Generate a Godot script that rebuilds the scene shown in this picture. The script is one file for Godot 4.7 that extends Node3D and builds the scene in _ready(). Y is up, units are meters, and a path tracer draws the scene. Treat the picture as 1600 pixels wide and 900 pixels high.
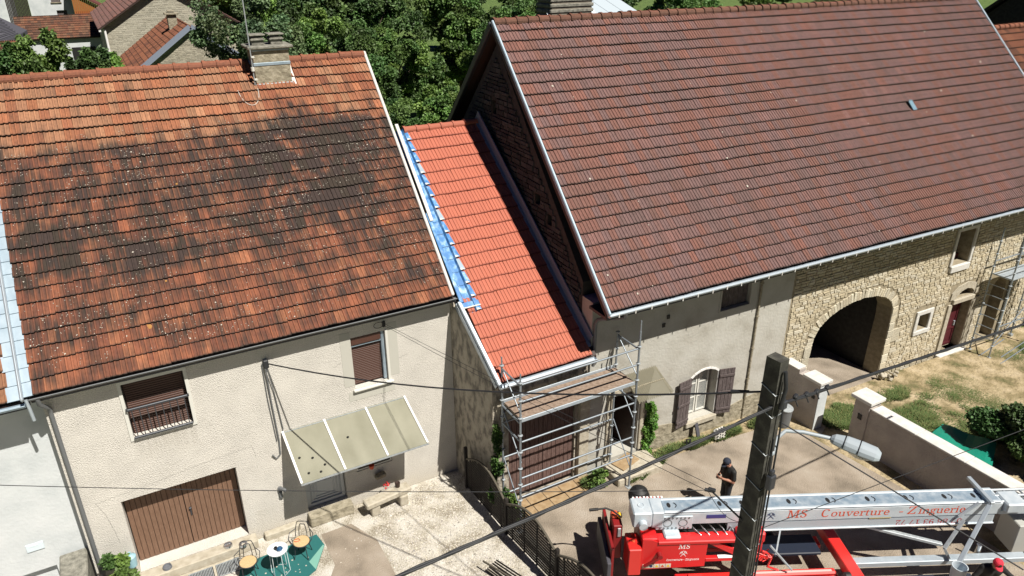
extends Node3D
# A village courtyard seen from above: three tiled houses, scaffolding, a lift trailer and a concrete pole.
# x runs along the house fronts, z towards the viewer, metres.

var rng := RandomNumberGenerator.new()
var cam: Camera3D
var M := {}
var used := {}
var nz := FastNoiseLite.new()
var nz2 := FastNoiseLite.new()

# ---------------------------------------------------------------- mesh building
class MB:
	var v := PackedVector3Array()
	var n := PackedVector3Array()
	var c := PackedColorArray()
	var col := Color(1, 1, 1)
	func tri(a: Vector3, b: Vector3, d: Vector3, na: Vector3, nb: Vector3, nd: Vector3) -> void:
		if (b - a).cross(d - a).dot(na + nb + nd) > 0.0:
			v.append(a); v.append(d); v.append(b)
			n.append(na); n.append(nd); n.append(nb)
		else:
			v.append(a); v.append(b); v.append(d)
			n.append(na); n.append(nb); n.append(nd)
		c.append(col); c.append(col); c.append(col)
	func flat(a: Vector3, b: Vector3, d: Vector3) -> void:   # counter-clockwise from outside
		var nn = (b - a).cross(d - a)
		if nn.length_squared() < 1e-14: return
		nn = nn.normalized()
		tri(a, b, d, nn, nn, nn)
	func quad(a: Vector3, b: Vector3, d: Vector3, e: Vector3) -> void:
		flat(a, b, d)
		flat(a, d, e)
	func box(xf: Transform3D, s: Vector3, bev := 0.0) -> void:
		var h = s * 0.5
		bev = minf(bev, minf(h.x, minf(h.y, h.z)) * 0.9)
		if bev <= 0.0:
			var p = []
			for i in 8:
				p.append(xf * Vector3(h.x if i & 1 else -h.x, h.y if i & 2 else -h.y, h.z if i & 4 else -h.z))
			quad(p[4], p[5], p[7], p[6]); quad(p[1], p[0], p[2], p[3])
			quad(p[5], p[1], p[3], p[7]); quad(p[0], p[4], p[6], p[2])
			quad(p[6], p[7], p[3], p[2]); quad(p[0], p[1], p[5], p[4])
			return
		var px = []; var py = []; var pz = []
		for i in 8:
			var sg = Vector3(1.0 if i & 1 else -1.0, 1.0 if i & 2 else -1.0, 1.0 if i & 4 else -1.0)
			px.append(xf * (sg * (h - Vector3(0, bev, bev))))
			py.append(xf * (sg * (h - Vector3(bev, 0, bev))))
			pz.append(xf * (sg * (h - Vector3(bev, bev, 0))))
		quad(pz[4], pz[5], pz[7], pz[6]); quad(pz[1], pz[0], pz[2], pz[3])
		quad(px[5], px[1], px[3], px[7]); quad(px[0], px[4], px[6], px[2])
		quad(py[6], py[7], py[3], py[2]); quad(py[0], py[1], py[5], py[4])
		var ctr = xf.origin
		for e in [[0, 1], [2, 3], [4, 5], [6, 7]]: strip(py[e[0]], py[e[1]], pz[e[1]], pz[e[0]], ctr)
		for e in [[0, 2], [1, 3], [4, 6], [5, 7]]: strip(px[e[0]], px[e[1]], pz[e[1]], pz[e[0]], ctr)
		for e in [[0, 4], [1, 5], [2, 6], [3, 7]]: strip(px[e[0]], px[e[1]], py[e[1]], py[e[0]], ctr)
		for i in 8: away(px[i], py[i], pz[i], ctr)
	func away(a: Vector3, b: Vector3, d: Vector3, ctr: Vector3) -> void:
		if (b - a).cross(d - a).dot(a - ctr) < 0.0: flat(a, d, b)
		else: flat(a, b, d)
	func strip(a: Vector3, b: Vector3, d: Vector3, e: Vector3, ctr: Vector3) -> void:
		if (b - a).cross(d - a).dot(a + d - ctr * 2.0) < 0.0: quad(a, e, d, b)
		else: quad(a, b, d, e)
	func bx(x0, y0, z0, x1, y1, z1, bev := 0.0) -> void:
		box(Transform3D(Basis(), Vector3((x0 + x1) / 2.0, (y0 + y1) / 2.0, (z0 + z1) / 2.0)), Vector3(absf(x1 - x0), absf(y1 - y0), absf(z1 - z0)), bev)
	func bar(a: Vector3, b: Vector3, w: float, h: float, up := Vector3.UP, bev := 0.0) -> void:
		var d = b - a
		var z = d.normalized()
		if absf(z.dot(up)) > 0.98: up = Vector3(1, 0, 0)
		var x = up.cross(z).normalized()
		box(Transform3D(Basis(x, z.cross(x), z), (a + b) * 0.5), Vector3(w, h, d.length()), bev)
	func tube(p: Array, r: float, k := 8, r2 := -1.0, caps := true) -> void:
		if r2 < 0.0: r2 = r
		var rings = []
		var nrm = []
		var x := Vector3.ZERO
		for i in p.size():
			var a: Vector3 = p[maxi(i - 1, 0)]
			var b: Vector3 = p[mini(i + 1, p.size() - 1)]
			var t = (b - a).normalized()
			if i == 0:
				x = t.cross(Vector3.UP if absf(t.y) < 0.9 else Vector3.RIGHT).normalized()
			else:
				x = (x - t * x.dot(t)).normalized()
			var y = t.cross(x)
			var rr = lerpf(r, r2, float(i) / maxf(p.size() - 1, 1))
			var ring = []; var nr = []
			for j in k:
				var an = TAU * j / k
				var o = x * cos(an) + y * sin(an)
				ring.append(p[i] + o * rr); nr.append(o)
			rings.append(ring); nrm.append(nr)
		for i in p.size() - 1:
			for j in k:
				var j2 = (j + 1) % k
				tri(rings[i][j], rings[i][j2], rings[i + 1][j2], nrm[i][j], nrm[i][j2], nrm[i + 1][j2])
				tri(rings[i][j], rings[i + 1][j2], rings[i + 1][j], nrm[i][j], nrm[i + 1][j2], nrm[i + 1][j])
		if caps:
			for e in [0, p.size() - 1]:
				var q: Vector3 = p[e]
				var dirn = (q - p[1]).normalized() if e == 0 else (q - p[e - 1]).normalized()
				for j in k:
					tri(q, rings[e][j], rings[e][(j + 1) % k], dirn, dirn, dirn)
	func lathe(xf: Transform3D, prof: Array, k := 16) -> void:   # prof: Vector2(radius, height), bottom to top on the outside
		for i in prof.size() - 1:
			var a: Vector2 = prof[i]; var b: Vector2 = prof[i + 1]
			var t = b - a
			if t.length() < 1e-6: continue
			var nn = Vector2(t.y, -t.x).normalized()
			for j in k:
				var u = TAU * j / k; var w = TAU * (j + 1) / k
				var d0 = Vector3(cos(u), 0, sin(u)); var d1 = Vector3(cos(w), 0, sin(w))
				var n0 = (xf.basis * (d0 * nn.x + Vector3(0, nn.y, 0))).normalized(); var n1 = (xf.basis * (d1 * nn.x + Vector3(0, nn.y, 0))).normalized()
				var p0 = xf * (d0 * a.x + Vector3(0, a.y, 0)); var p1 = xf * (d1 * a.x + Vector3(0, a.y, 0))
				var q0 = xf * (d0 * b.x + Vector3(0, b.y, 0)); var q1 = xf * (d1 * b.x + Vector3(0, b.y, 0))
				if a.x > 1e-6: tri(p0, p1, q1, n0, n1, n1)
				if b.x > 1e-6: tri(p0, q1, q0, n0, n1, n0)
	# a flat panel with holes: polygons in x, y, extruded from z0 (front) back to z0 - th
	func panel(xf: Transform3D, outer: PackedVector2Array, holes: Array, th: float, back := true) -> void:
		var polys = [outer]
		polys.append_array(holes)
		var xs = []
		for p in polys:
			for q in p: xs.append(q.x)
		xs.sort()
		var ux = []
		for x in xs:
			if ux.is_empty() or x - ux[-1] > 1e-4: ux.append(x)
		for i in ux.size() - 1:
			var xa: float = ux[i]; var xb: float = ux[i + 1]
			var xm = (xa + xb) * 0.5
			var hit = []
			for p in polys:
				for j in p.size():
					var a: Vector2 = p[j]; var b: Vector2 = p[(j + 1) % p.size()]
					if a.x > b.x:
						var t = a; a = b; b = t
					if a.x < xm and b.x > xm:
						var s0 = (xa - a.x) / (b.x - a.x); var s1 = (xb - a.x) / (b.x - a.x)
						hit.append([lerpf(a.y, b.y, (s0 + s1) * 0.5), lerpf(a.y, b.y, s0), lerpf(a.y, b.y, s1)])
			hit.sort_custom(func(u, w): return u[0] < w[0])
			var h = 0
			while h + 1 < hit.size():
				var lo = hit[h]; var hi = hit[h + 1]
				quad(xf * Vector3(xa, lo[1], 0), xf * Vector3(xb, lo[2], 0), xf * Vector3(xb, hi[2], 0), xf * Vector3(xa, hi[1], 0))
				if back: quad(xf * Vector3(xb, lo[2], -th), xf * Vector3(xa, lo[1], -th), xf * Vector3(xa, hi[1], -th), xf * Vector3(xb, hi[2], -th))
				h += 2
		for k in polys.size():
			var p = polys[k]
			var area = 0.0
			for j in p.size(): area += p[j].cross(p[(j + 1) % p.size()])
			var ccw = area > 0.0
			for j in p.size():
				var a: Vector2 = p[j]; var b: Vector2 = p[(j + 1) % p.size()]
				if ccw != (k == 0):
					var t = a; a = b; b = t
				quad(xf * Vector3(a.x, a.y, 0), xf * Vector3(a.x, a.y, -th), xf * Vector3(b.x, b.y, -th), xf * Vector3(b.x, b.y, 0))
	func mesh(sub := Vector3.ZERO) -> ArrayMesh:
		var m := ArrayMesh.new()
		if v.is_empty(): return m
		var vv := v
		if sub != Vector3.ZERO:
			vv = PackedVector3Array()
			vv.resize(v.size())
			for i in v.size(): vv[i] = v[i] - sub
		var a = []
		a.resize(Mesh.ARRAY_MAX)
		a[Mesh.ARRAY_VERTEX] = vv
		a[Mesh.ARRAY_NORMAL] = n
		a[Mesh.ARRAY_COLOR] = c
		m.add_surface_from_arrays(Mesh.PRIMITIVE_TRIANGLES, a)
		return m

func numbered(called: String) -> String:
	var k: int = used.get(called, 0)
	used[called] = k + 1
	return called if k == 0 else "%s_%03d" % [called, k]

func tag(o: Node, label: String, category: String, group := "") -> void:
	o.set_meta("label", label)
	o.set_meta("category", category)
	if group != "": o.set_meta("group", group)

func thing(called: String, label: String, category: String, at := Vector3.ZERO, group := "", turn := 0.0) -> Node3D:
	var o := Node3D.new()
	o.name = numbered(called)
	add_child(o)
	o.position = at
	o.rotation.y = turn
	tag(o, label, category, group)
	return o

func base_of(p: Node) -> Vector3:
	var s := Vector3.ZERO
	while p != self and p is Node3D:
		s += p.position
		p = p.get_parent()
	return s

# vertices in the parent's own axes
func obj(called: String, mb: MB, m: Material, parent: Node = self) -> MeshInstance3D:
	return place(called, mb.mesh(), m, parent)

# vertices given in world positions (parents are not turned)
func wobj(called: String, mb: MB, m: Material, parent: Node = self, at := Vector3.INF) -> MeshInstance3D:
	if parent == self:
		var b := at
		if b == Vector3.INF:
			b = Vector3.ZERO
			if mb.v.size() > 0:
				var bb := AABB(mb.v[0], Vector3.ZERO)
				for p in mb.v: bb = bb.expand(p)
				b = Vector3(bb.get_center().x, bb.position.y, bb.get_center().z)
		var o := place(called, mb.mesh(b), m, self)
		o.position = b
		return o
	return place(called, mb.mesh(base_of(parent)), m, parent)

func place(called: String, mesh: Mesh, m: Material, parent: Node, xf := Transform3D()) -> MeshInstance3D:
	var o := MeshInstance3D.new()
	o.mesh = mesh
	if m: o.material_override = m
	o.cast_shadow = GeometryInstance3D.SHADOW_CASTING_SETTING_ON
	o.name = numbered(called) if parent == self else called
	o.transform = xf
	parent.add_child(o, true)
	return o

func stuff(o: Node) -> Node:
	o.set_meta("kind", "stuff")
	return o

func structure(o: Node) -> Node:
	o.set_meta("kind", "structure")
	return o

# ---------------------------------------------------------------- materials
func srgb(r: float, g: float, b: float) -> Color:       # linear base colour -> what albedo_color wants
	return Color(r, g, b).linear_to_srgb()

func mat(r: float, g: float, b: float, rough := 0.85, metal := 0.0) -> StandardMaterial3D:
	var m := StandardMaterial3D.new()
	m.albedo_color = srgb(r, g, b)
	m.roughness = rough
	m.metallic = metal
	return m

# a seamless texture: colours picked along a ramp by layered noise
func tex(size: int, seed_: int, freq: float, ramp: Array, oct := 5, kind := 0, freq2 := 0.0, amount2 := 0.0) -> ImageTexture:
	var f := FastNoiseLite.new()
	f.seed = seed_
	f.frequency = freq
	f.noise_type = FastNoiseLite.TYPE_SIMPLEX_SMOOTH if kind == 0 else FastNoiseLite.TYPE_CELLULAR
	f.fractal_octaves = oct
	var im := f.get_seamless_image(size, size)
	im.convert(Image.FORMAT_L8)
	var d := im.get_data()
	var d2 := PackedByteArray()
	if amount2 > 0.0:
		f.seed = seed_ + 11
		f.frequency = freq2
		f.noise_type = FastNoiseLite.TYPE_SIMPLEX
		var im2 := f.get_seamless_image(size, size)
		im2.convert(Image.FORMAT_L8)
		d2 = im2.get_data()
	var lut := PackedByteArray()
	for i in 256:
		var t := i / 255.0
		var k := 0
		while k < ramp.size() - 2 and t > ramp[k + 1][0]: k += 1
		var a = ramp[k]; var b = ramp[k + 1]
		var s = clampf((t - a[0]) / maxf(b[0] - a[0], 1e-5), 0, 1)
		var cc: Color = Color(a[1], a[2], a[3]).lerp(Color(b[1], b[2], b[3]), s).linear_to_srgb()
		lut.append(int(clampf(cc.r, 0, 1) * 255)); lut.append(int(clampf(cc.g, 0, 1) * 255)); lut.append(int(clampf(cc.b, 0, 1) * 255))
	var out := PackedByteArray()
	out.resize(size * size * 3)
	for i in size * size:
		var x: int = d[i]
		if amount2 > 0.0: x = clampi(int(x + (d2[i] - 128) * amount2), 0, 255)
		out[i * 3] = lut[x * 3]; out[i * 3 + 1] = lut[x * 3 + 1]; out[i * 3 + 2] = lut[x * 3 + 2]
	return ImageTexture.create_from_image(Image.create_from_data(size, size, false, Image.FORMAT_RGB8, out))

func bump(size: int, seed_: int, freq: float, strength: float, kind := 0, oct := 4) -> ImageTexture:
	var f := FastNoiseLite.new()
	f.seed = seed_
	f.frequency = freq
	f.noise_type = FastNoiseLite.TYPE_SIMPLEX if kind == 0 else FastNoiseLite.TYPE_CELLULAR
	f.fractal_octaves = oct
	var im := f.get_seamless_image(size, size)
	im.convert(Image.FORMAT_RGBA8)
	im.bump_map_to_normal_map(strength)
	return ImageTexture.create_from_image(im)

func tri(m: StandardMaterial3D, scale: float, world := true) -> StandardMaterial3D:
	m.uv1_triplanar = true
	m.uv1_world_triplanar = world
	m.uv1_scale = Vector3.ONE * scale
	return m

func texmat(t: Texture2D, scale: float, rough := 0.9, nrm: Texture2D = null, ns := 1.0, vcol := false) -> StandardMaterial3D:
	var m := StandardMaterial3D.new()
	m.albedo_texture = t
	m.roughness = rough
	if nrm:
		m.normal_enabled = true
		m.normal_texture = nrm
		m.normal_scale = ns
	m.vertex_color_use_as_albedo = vcol
	return tri(m, scale)

func make_materials() -> void:
	var fine := bump(512, 3, 0.06, 6.0)
	var coarse := bump(512, 5, 0.025, 8.0)
	# multiplied with the colour of each tile / stone
	var grain := tex(512, 21, 0.02, [[0.0, 0.55, 0.55, 0.55], [0.35, 0.75, 0.75, 0.75], [0.5, 0.92, 0.92, 0.92], [1.0, 1.0, 1.0, 1.0]], 5, 0, 0.14, 0.9)
	M.tile = texmat(grain, 0.9, 0.88, fine, 0.35, true)
	var newgrain := tex(256, 22, 0.03, [[0.0, 0.9, 0.9, 0.9], [1.0, 1.0, 1.0, 1.0]], 3, 0, 0.2, 0.5)
	M.new_tile = texmat(newgrain, 0.7, 0.75, null, 0.0, true)
	M.stone = texmat(tex(256, 23, 0.03, [[0.0, 0.72, 0.71, 0.69], [0.5, 0.93, 0.93, 0.92], [1.0, 1.0, 1.0, 1.0]], 4, 0, 0.15, 0.4), 1.3, 0.95, coarse, 0.6, true)
	M.mortar = texmat(tex(512, 31, 0.03, [[0.0, 0.33, 0.275, 0.19], [0.5, 0.45, 0.385, 0.275], [1.0, 0.53, 0.465, 0.35]], 5, 0, 0.15, 0.5), 0.6, 0.95, coarse, 0.8)
	# pebble-dash render of the left house
	var dash := tex(1024, 33, 0.006, [[0.0, 0.52, 0.475, 0.41], [0.35, 0.595, 0.56, 0.50], [0.6, 0.625, 0.59, 0.535], [1.0, 0.67, 0.64, 0.59]], 5, 0, 0.22, 0.35)
	M.dash = texmat(dash, 0.28, 0.95, bump(512, 9, 0.13, 5.0), 0.28)
	M.dash = facade_material(M.dash.normal_texture)
	M.grey_render = texmat(tex(512, 35, 0.008, [[0.0, 0.32, 0.305, 0.265], [0.4, 0.41, 0.40, 0.36], [1.0, 0.47, 0.465, 0.43]], 5, 0, 0.12, 0.12), 0.22, 0.93, fine, 0.10)
	M.white_render = texmat(tex(512, 36, 0.007, [[0.0, 0.46, 0.50, 0.52], [0.5, 0.55, 0.585, 0.605], [1.0, 0.60, 0.63, 0.65]], 4, 0, 0.1, 0.1), 0.25, 0.93, fine, 0.07)
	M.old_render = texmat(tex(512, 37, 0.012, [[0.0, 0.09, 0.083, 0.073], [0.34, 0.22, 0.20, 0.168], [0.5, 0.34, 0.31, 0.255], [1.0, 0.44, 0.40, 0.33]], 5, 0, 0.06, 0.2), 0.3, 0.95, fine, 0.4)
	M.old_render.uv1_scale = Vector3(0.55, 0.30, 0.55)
	M.plinth = texmat(tex(512, 38, 0.015, [[0.0, 0.16, 0.14, 0.10], [0.5, 0.30, 0.27, 0.20], [1.0, 0.40, 0.36, 0.28]], 5, 0, 0.1, 0.25), 0.5, 0.95, coarse, 0.5)
	M.garden_wall = texmat(tex(512, 39, 0.01, [[0.0, 0.33, 0.30, 0.28], [1.0, 0.44, 0.40, 0.37]], 4, 0, 0.1, 0.15), 0.3, 0.95, fine, 0.35)
	M.cut_stone = texmat(tex(512, 40, 0.015, [[0.0, 0.32, 0.285, 0.22], [0.5, 0.42, 0.385, 0.31], [1.0, 0.49, 0.46, 0.39]], 5, 0, 0.15, 0.25), 0.7, 0.9, fine, 0.3)
	M.coping = texmat(tex(256, 41, 0.02, [[0.0, 0.52, 0.51, 0.48], [1.0, 0.64, 0.64, 0.625]], 4, 0, 0.2, 0.2), 0.6, 0.85, fine, 0.2)
	M.concrete_cast = texmat(tex(512, 42, 0.015, [[0.0, 0.10, 0.10, 0.085], [0.45, 0.20, 0.195, 0.165], [1.0, 0.30, 0.29, 0.25]], 5, 0, 0.12, 0.3), 0.7, 0.92, fine, 0.5)
	# ground
	M.yard = texmat(tex(1024, 50, 0.005, [[0.0, 0.16, 0.135, 0.105], [0.35, 0.255, 0.215, 0.17], [0.55, 0.295, 0.25, 0.20], [0.8, 0.33, 0.285, 0.235], [1.0, 0.37, 0.33, 0.28]], 6, 0, 0.2, 0.25), 0.16, 0.93, bump(512, 57, 0.25, 4.0), 0.4)
	M.gravel = texmat(tex(1024, 51, 0.004, [[0.0, 0.22, 0.19, 0.145], [0.3, 0.37, 0.34, 0.275], [0.5, 0.48, 0.45, 0.39], [0.7, 0.53, 0.505, 0.455], [1.0, 0.60, 0.585, 0.545]], 4, 0, 0.06, 0.85), 0.30, 0.95, bump(512, 52, 0.3, 6.0), 0.5)
	M.dirt = texmat(tex(1024, 53, 0.007, [[0.0, 0.09, 0.095, 0.035], [0.36, 0.22, 0.175, 0.095], [0.5, 0.31, 0.25, 0.15], [0.7, 0.37, 0.30, 0.19], [1.0, 0.43, 0.36, 0.25]], 6, 0, 0.15, 0.35), 0.14, 0.97, bump(512, 54, 0.06, 6.0), 0.5)
	M.lawn = texmat(tex(512, 55, 0.012, [[0.0, 0.06, 0.11, 0.022], [0.5, 0.12, 0.20, 0.045], [1.0, 0.19, 0.26, 0.075]], 5, 0, 0.2, 0.6), 0.1, 0.98, bump(512, 56, 0.1, 12.0), 1.0)
	# metals, wood, paint
	M.zinc = texmat(tex(256, 60, 0.02, [[0.0, 0.25, 0.33, 0.40], [1.0, 0.37, 0.45, 0.52]], 4, 0, 0.1, 0.2), 0.6, 0.55, null, 0.0)
	M.zinc.metallic = 0.35
	M.bright_zinc = texmat(tex(256, 61, 0.02, [[0.0, 0.38, 0.45, 0.51], [1.0, 0.52, 0.58, 0.64]], 3, 0, 0.1, 0.2), 0.6, 0.42, null, 0.0)
	M.bright_zinc.metallic = 0.4
	M.blue_film = texmat(tex(256, 62, 0.018, [[0.0, 0.03, 0.13, 0.36], [0.52, 0.06, 0.21, 0.47], [0.66, 0.16, 0.34, 0.58], [1.0, 0.5, 0.64, 0.76]], 4, 0, 0.1, 0.25), 0.8, 0.4, null, 0.0)
	M.galv = texmat(tex(256, 63, 0.04, [[0.0, 0.30, 0.34, 0.37], [0.5, 0.42, 0.46, 0.49], [1.0, 0.56, 0.60, 0.63]], 4, 1, 0.1, 0.3), 1.2, 0.5, null, 0.0)
	M.galv.metallic = 0.45
	M.steel_tube = mat(0.27, 0.31, 0.35, 0.42, 0.5)
	M.plank = texmat(tex(512, 64, 0.02, [[0.0, 0.17, 0.12, 0.09], [0.5, 0.25, 0.185, 0.14], [1.0, 0.32, 0.25, 0.20]], 4, 0, 0.15, 0.3), 0.8, 0.85, fine, 0.3)
	M.garage_wood = texmat(tex(512, 65, 0.02, [[0.0, 0.145, 0.08, 0.05], [0.5, 0.18, 0.103, 0.066], [1.0, 0.21, 0.125, 0.083]], 4, 0, 0.1, 0.25), 0.8, 0.75, fine, 0.2)
	M.garage_wood.uv1_scale = Vector3(2.6, 0.35, 2.6)
	M.red_wood = texmat(tex(512, 66, 0.02, [[0.0, 0.06, 0.032, 0.028], [0.5, 0.12, 0.07, 0.06], [1.0, 0.19, 0.13, 0.115]], 4, 0, 0.1, 0.3), 0.8, 0.85, fine, 0.3)
	M.red_wood.uv1_scale = Vector3(3.0, 0.3, 3.0)
	M.shutter = texmat(tex(512, 67, 0.02, [[0.0, 0.05, 0.04, 0.04], [0.5, 0.095, 0.075, 0.075], [1.0, 0.17, 0.145, 0.145]], 4, 0, 0.1, 0.3), 0.8, 0.85, fine, 0.3)
	M.shutter.uv1_scale = Vector3(3.0, 0.4, 3.0)
	M.brown = mat(0.075, 0.032, 0.022, 0.55)
	M.dark_brown = mat(0.035, 0.02, 0.016, 0.6)
	M.maroon = mat(0.085, 0.016, 0.022, 0.4)
	M.white_paint = mat(0.78, 0.78, 0.78, 0.45)
	M.off_white = mat(0.62, 0.62, 0.58, 0.6)
	M.door_paint = mat(0.50, 0.53, 0.55, 0.5)
	M.black = mat(0.012, 0.012, 0.013, 0.6)
	M.cable = mat(0.02, 0.022, 0.026, 0.6)
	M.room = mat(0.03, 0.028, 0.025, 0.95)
	M.iron = mat(0.05, 0.055, 0.065, 0.45, 0.4)
	M.fence = texmat(tex(256, 68, 0.03, [[0.0, 0.010, 0.008, 0.007], [1.0, 0.028, 0.022, 0.018]], 4, 0, 0.1, 0.3), 0.9, 0.9, fine, 0.3)
	M.red = mat(0.55, 0.012, 0.014, 0.35)
	M.red.clearcoat_enabled = true
	M.red.clearcoat = 0.4
	M.boom = texmat(tex(512, 69, 0.012, [[0.0, 0.40, 0.47, 0.53], [0.5, 0.48, 0.545, 0.60], [1.0, 0.58, 0.63, 0.67]], 5, 0, 0.15, 0.25), 0.5, 0.45, null, 0.0)
	M.boom.metallic = 0.15
	M.boom_top = texmat(tex(512, 70, 0.012, [[0.0, 0.20, 0.29, 0.38], [0.5, 0.31, 0.39, 0.47], [1.0, 0.47, 0.54, 0.60]], 5, 0, 0.15, 0.3), 0.6, 0.42, null, 0.0)
	M.boom_top.metallic = 0.3
	M.rubber = mat(0.015, 0.015, 0.016, 0.85)
	M.navy = mat(0.012, 0.018, 0.035, 0.5)
	M.glass = mat(0.02, 0.025, 0.03, 0.08)
	M.glass.metallic = 0.0
	M.curtain = mat(0.13, 0.125, 0.10, 0.9)
	M.lichen = mat(0.46, 0.43, 0.37, 0.95)
	M.moss = mat(0.34, 0.17, 0.05, 0.95)
	M.teal = mat(0.012, 0.115, 0.115, 0.85)
	M.teal_pale = mat(0.16, 0.36, 0.30, 0.85)
	M.tarp = mat(0.005, 0.20, 0.14, 0.5)
	M.cane = texmat(tex(128, 71, 0.1, [[0.0, 0.42, 0.29, 0.14], [1.0, 0.60, 0.45, 0.25]], 3), 2.0, 0.8)
	M.slate = mat(0.07, 0.07, 0.085, 0.6)
	M.orange_wood = mat(0.30, 0.095, 0.02, 0.7)
	M.bark = mat(0.055, 0.04, 0.028, 0.95)
	M.leaf = leafmat(0.092, 0.175, 0.038)
	M.leaf_dark = leafmat(0.062, 0.125, 0.032)
	M.leaf_bright = leafmat(0.10, 0.18, 0.036)
	M.leaf_grey = leafmat(0.085, 0.14, 0.06)

# the render of the cream house: one picture laid over the front, with drips, splashed foot, hairline cracks
func facade_material(nrm: Texture2D) -> StandardMaterial3D:
	var n := 1024
	var side := 9.6
	var f := FastNoiseLite.new()
	f.seed = 33; f.frequency = 0.012; f.fractal_octaves = 4
	var big := f.get_seamless_image(n, n); big.convert(Image.FORMAT_L8)
	f.seed = 34; f.frequency = 0.33; f.fractal_octaves = 2
	var small := f.get_seamless_image(n, n); small.convert(Image.FORMAT_L8)
	var db := big.get_data(); var ds := small.get_data()
	var out := PackedByteArray(); out.resize(n * n * 3)
	# x0, x1, top y, length, strength of the drips under sills and ledges
	var drips = [[-0.9, 0.5, 3.9, 0.7, 0.30], [4.15, 5.3, 3.55, 0.5, 0.30], [-2.2, 6.9, 5.6, 0.5, 0.10], [5.4, 5.9, 1.2, 1.2, 0.12], [1.3, 2.3, 0.9, 0.8, 0.15]]
	var g := RandomNumberGenerator.new(); g.seed = 6
	var run := PackedFloat32Array(); run.resize(n)
	for i in n: run[i] = g.randf()
	for j in n:
		var y := (1.0 - float(j) / n) * side
		for i in n:
			var x := float(i) / n * side
			if x > 7.2: x -= side
			var k := j * n + i
			var v := 0.985 + (db[k] - 128) * 0.0006 + (ds[k] - 128) * 0.0018
			var warm := 0.0
			if y < 0.9:
				var s := (1.0 - y / 0.9); s = s * s * (0.5 + db[k] / 255.0)
				v -= 0.16 * s; warm += 0.35 * s
			for d in drips:
				if x > d[0] and x < d[1] and y < d[2] and y > d[2] - d[3]:
					var t: float = (d[2] - y) / d[3]
					var e: float = (1.0 - t) * clampf(minf(x - d[0], d[1] - x) / 0.12, 0, 1) * clampf(run[i] * 0.6 + db[k] / 255.0 - 0.35, 0, 1)
					v -= d[4] * e; warm += 0.2 * e
			var o := Vector3(0.600, 0.580, 0.538) * v
			out[k * 3] = int(clampf(pow(o.x, 1.0 / 2.2), 0, 1) * 255)
			out[k * 3 + 1] = int(clampf(pow(o.y * (1.0 - 0.10 * warm), 1.0 / 2.2), 0, 1) * 255)
			out[k * 3 + 2] = int(clampf(pow(o.z * (1.0 - 0.28 * warm), 1.0 / 2.2), 0, 1) * 255)
	# hairline cracks: polylines in metres
	for line in [[Vector2(-1.9, 2.55), Vector2(-0.6, 2.66), Vector2(0.4, 2.78), Vector2(1.55, 2.86)], [Vector2(-1.9, 2.55), Vector2(-1.78, 2.2), Vector2(-1.7, 1.7), Vector2(-1.66, 1.3)], [Vector2(5.3, 4.95), Vector2(5.55, 4.97), Vector2(5.72, 4.98)], [Vector2(5.42, 4.2), Vector2(5.7, 4.26)], [Vector2(3.75, 4.4), Vector2(3.95, 4.5)], [Vector2(4.9, 3.5), Vector2(4.92, 3.15)], [Vector2(1.55, 2.86), Vector2(1.6, 2.5)]]:
		for q in line.size() - 1:
			var l = (line[q + 1] - line[q]).length()
			var m := int(l * 200)
			for s in m:
				var p: Vector2 = line[q].lerp(line[q + 1], float(s) / m) + Vector2(0, 0.012 * sin(s * 0.31) + 0.008 * sin(s * 1.3))
				var i := int(fposmod(p.x, side) / side * n) % n; var j := int((1.0 - p.y / side) * n) % n
				for c in 3: out[(j * n + i) * 3 + c] = int(out[(j * n + i) * 3 + c] * 0.84)
	var m := StandardMaterial3D.new()
	m.albedo_texture = ImageTexture.create_from_image(Image.create_from_data(n, n, false, Image.FORMAT_RGB8, out))
	m.roughness = 0.95
	m.normal_enabled = true
	m.normal_texture = bump(1024, 19, 0.30, 4.0)
	m.normal_scale = 0.55
	m.uv1_triplanar = true
	m.uv1_world_triplanar = true
	m.uv1_scale = Vector3.ONE / side
	return m

func leafmat(r, g, b) -> StandardMaterial3D:
	var m := mat(r, g, b, 0.6)
	m.vertex_color_use_as_albedo = true
	m.albedo_color = Color(1, 1, 1)
	m.set_meta("tint", Color(r, g, b))
	m.cull_mode = BaseMaterial3D.CULL_DISABLED
	m.backlight_enabled = true
	m.backlight = Color(r * 0.9, g * 0.9, b * 0.6).linear_to_srgb()
	return m

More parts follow.
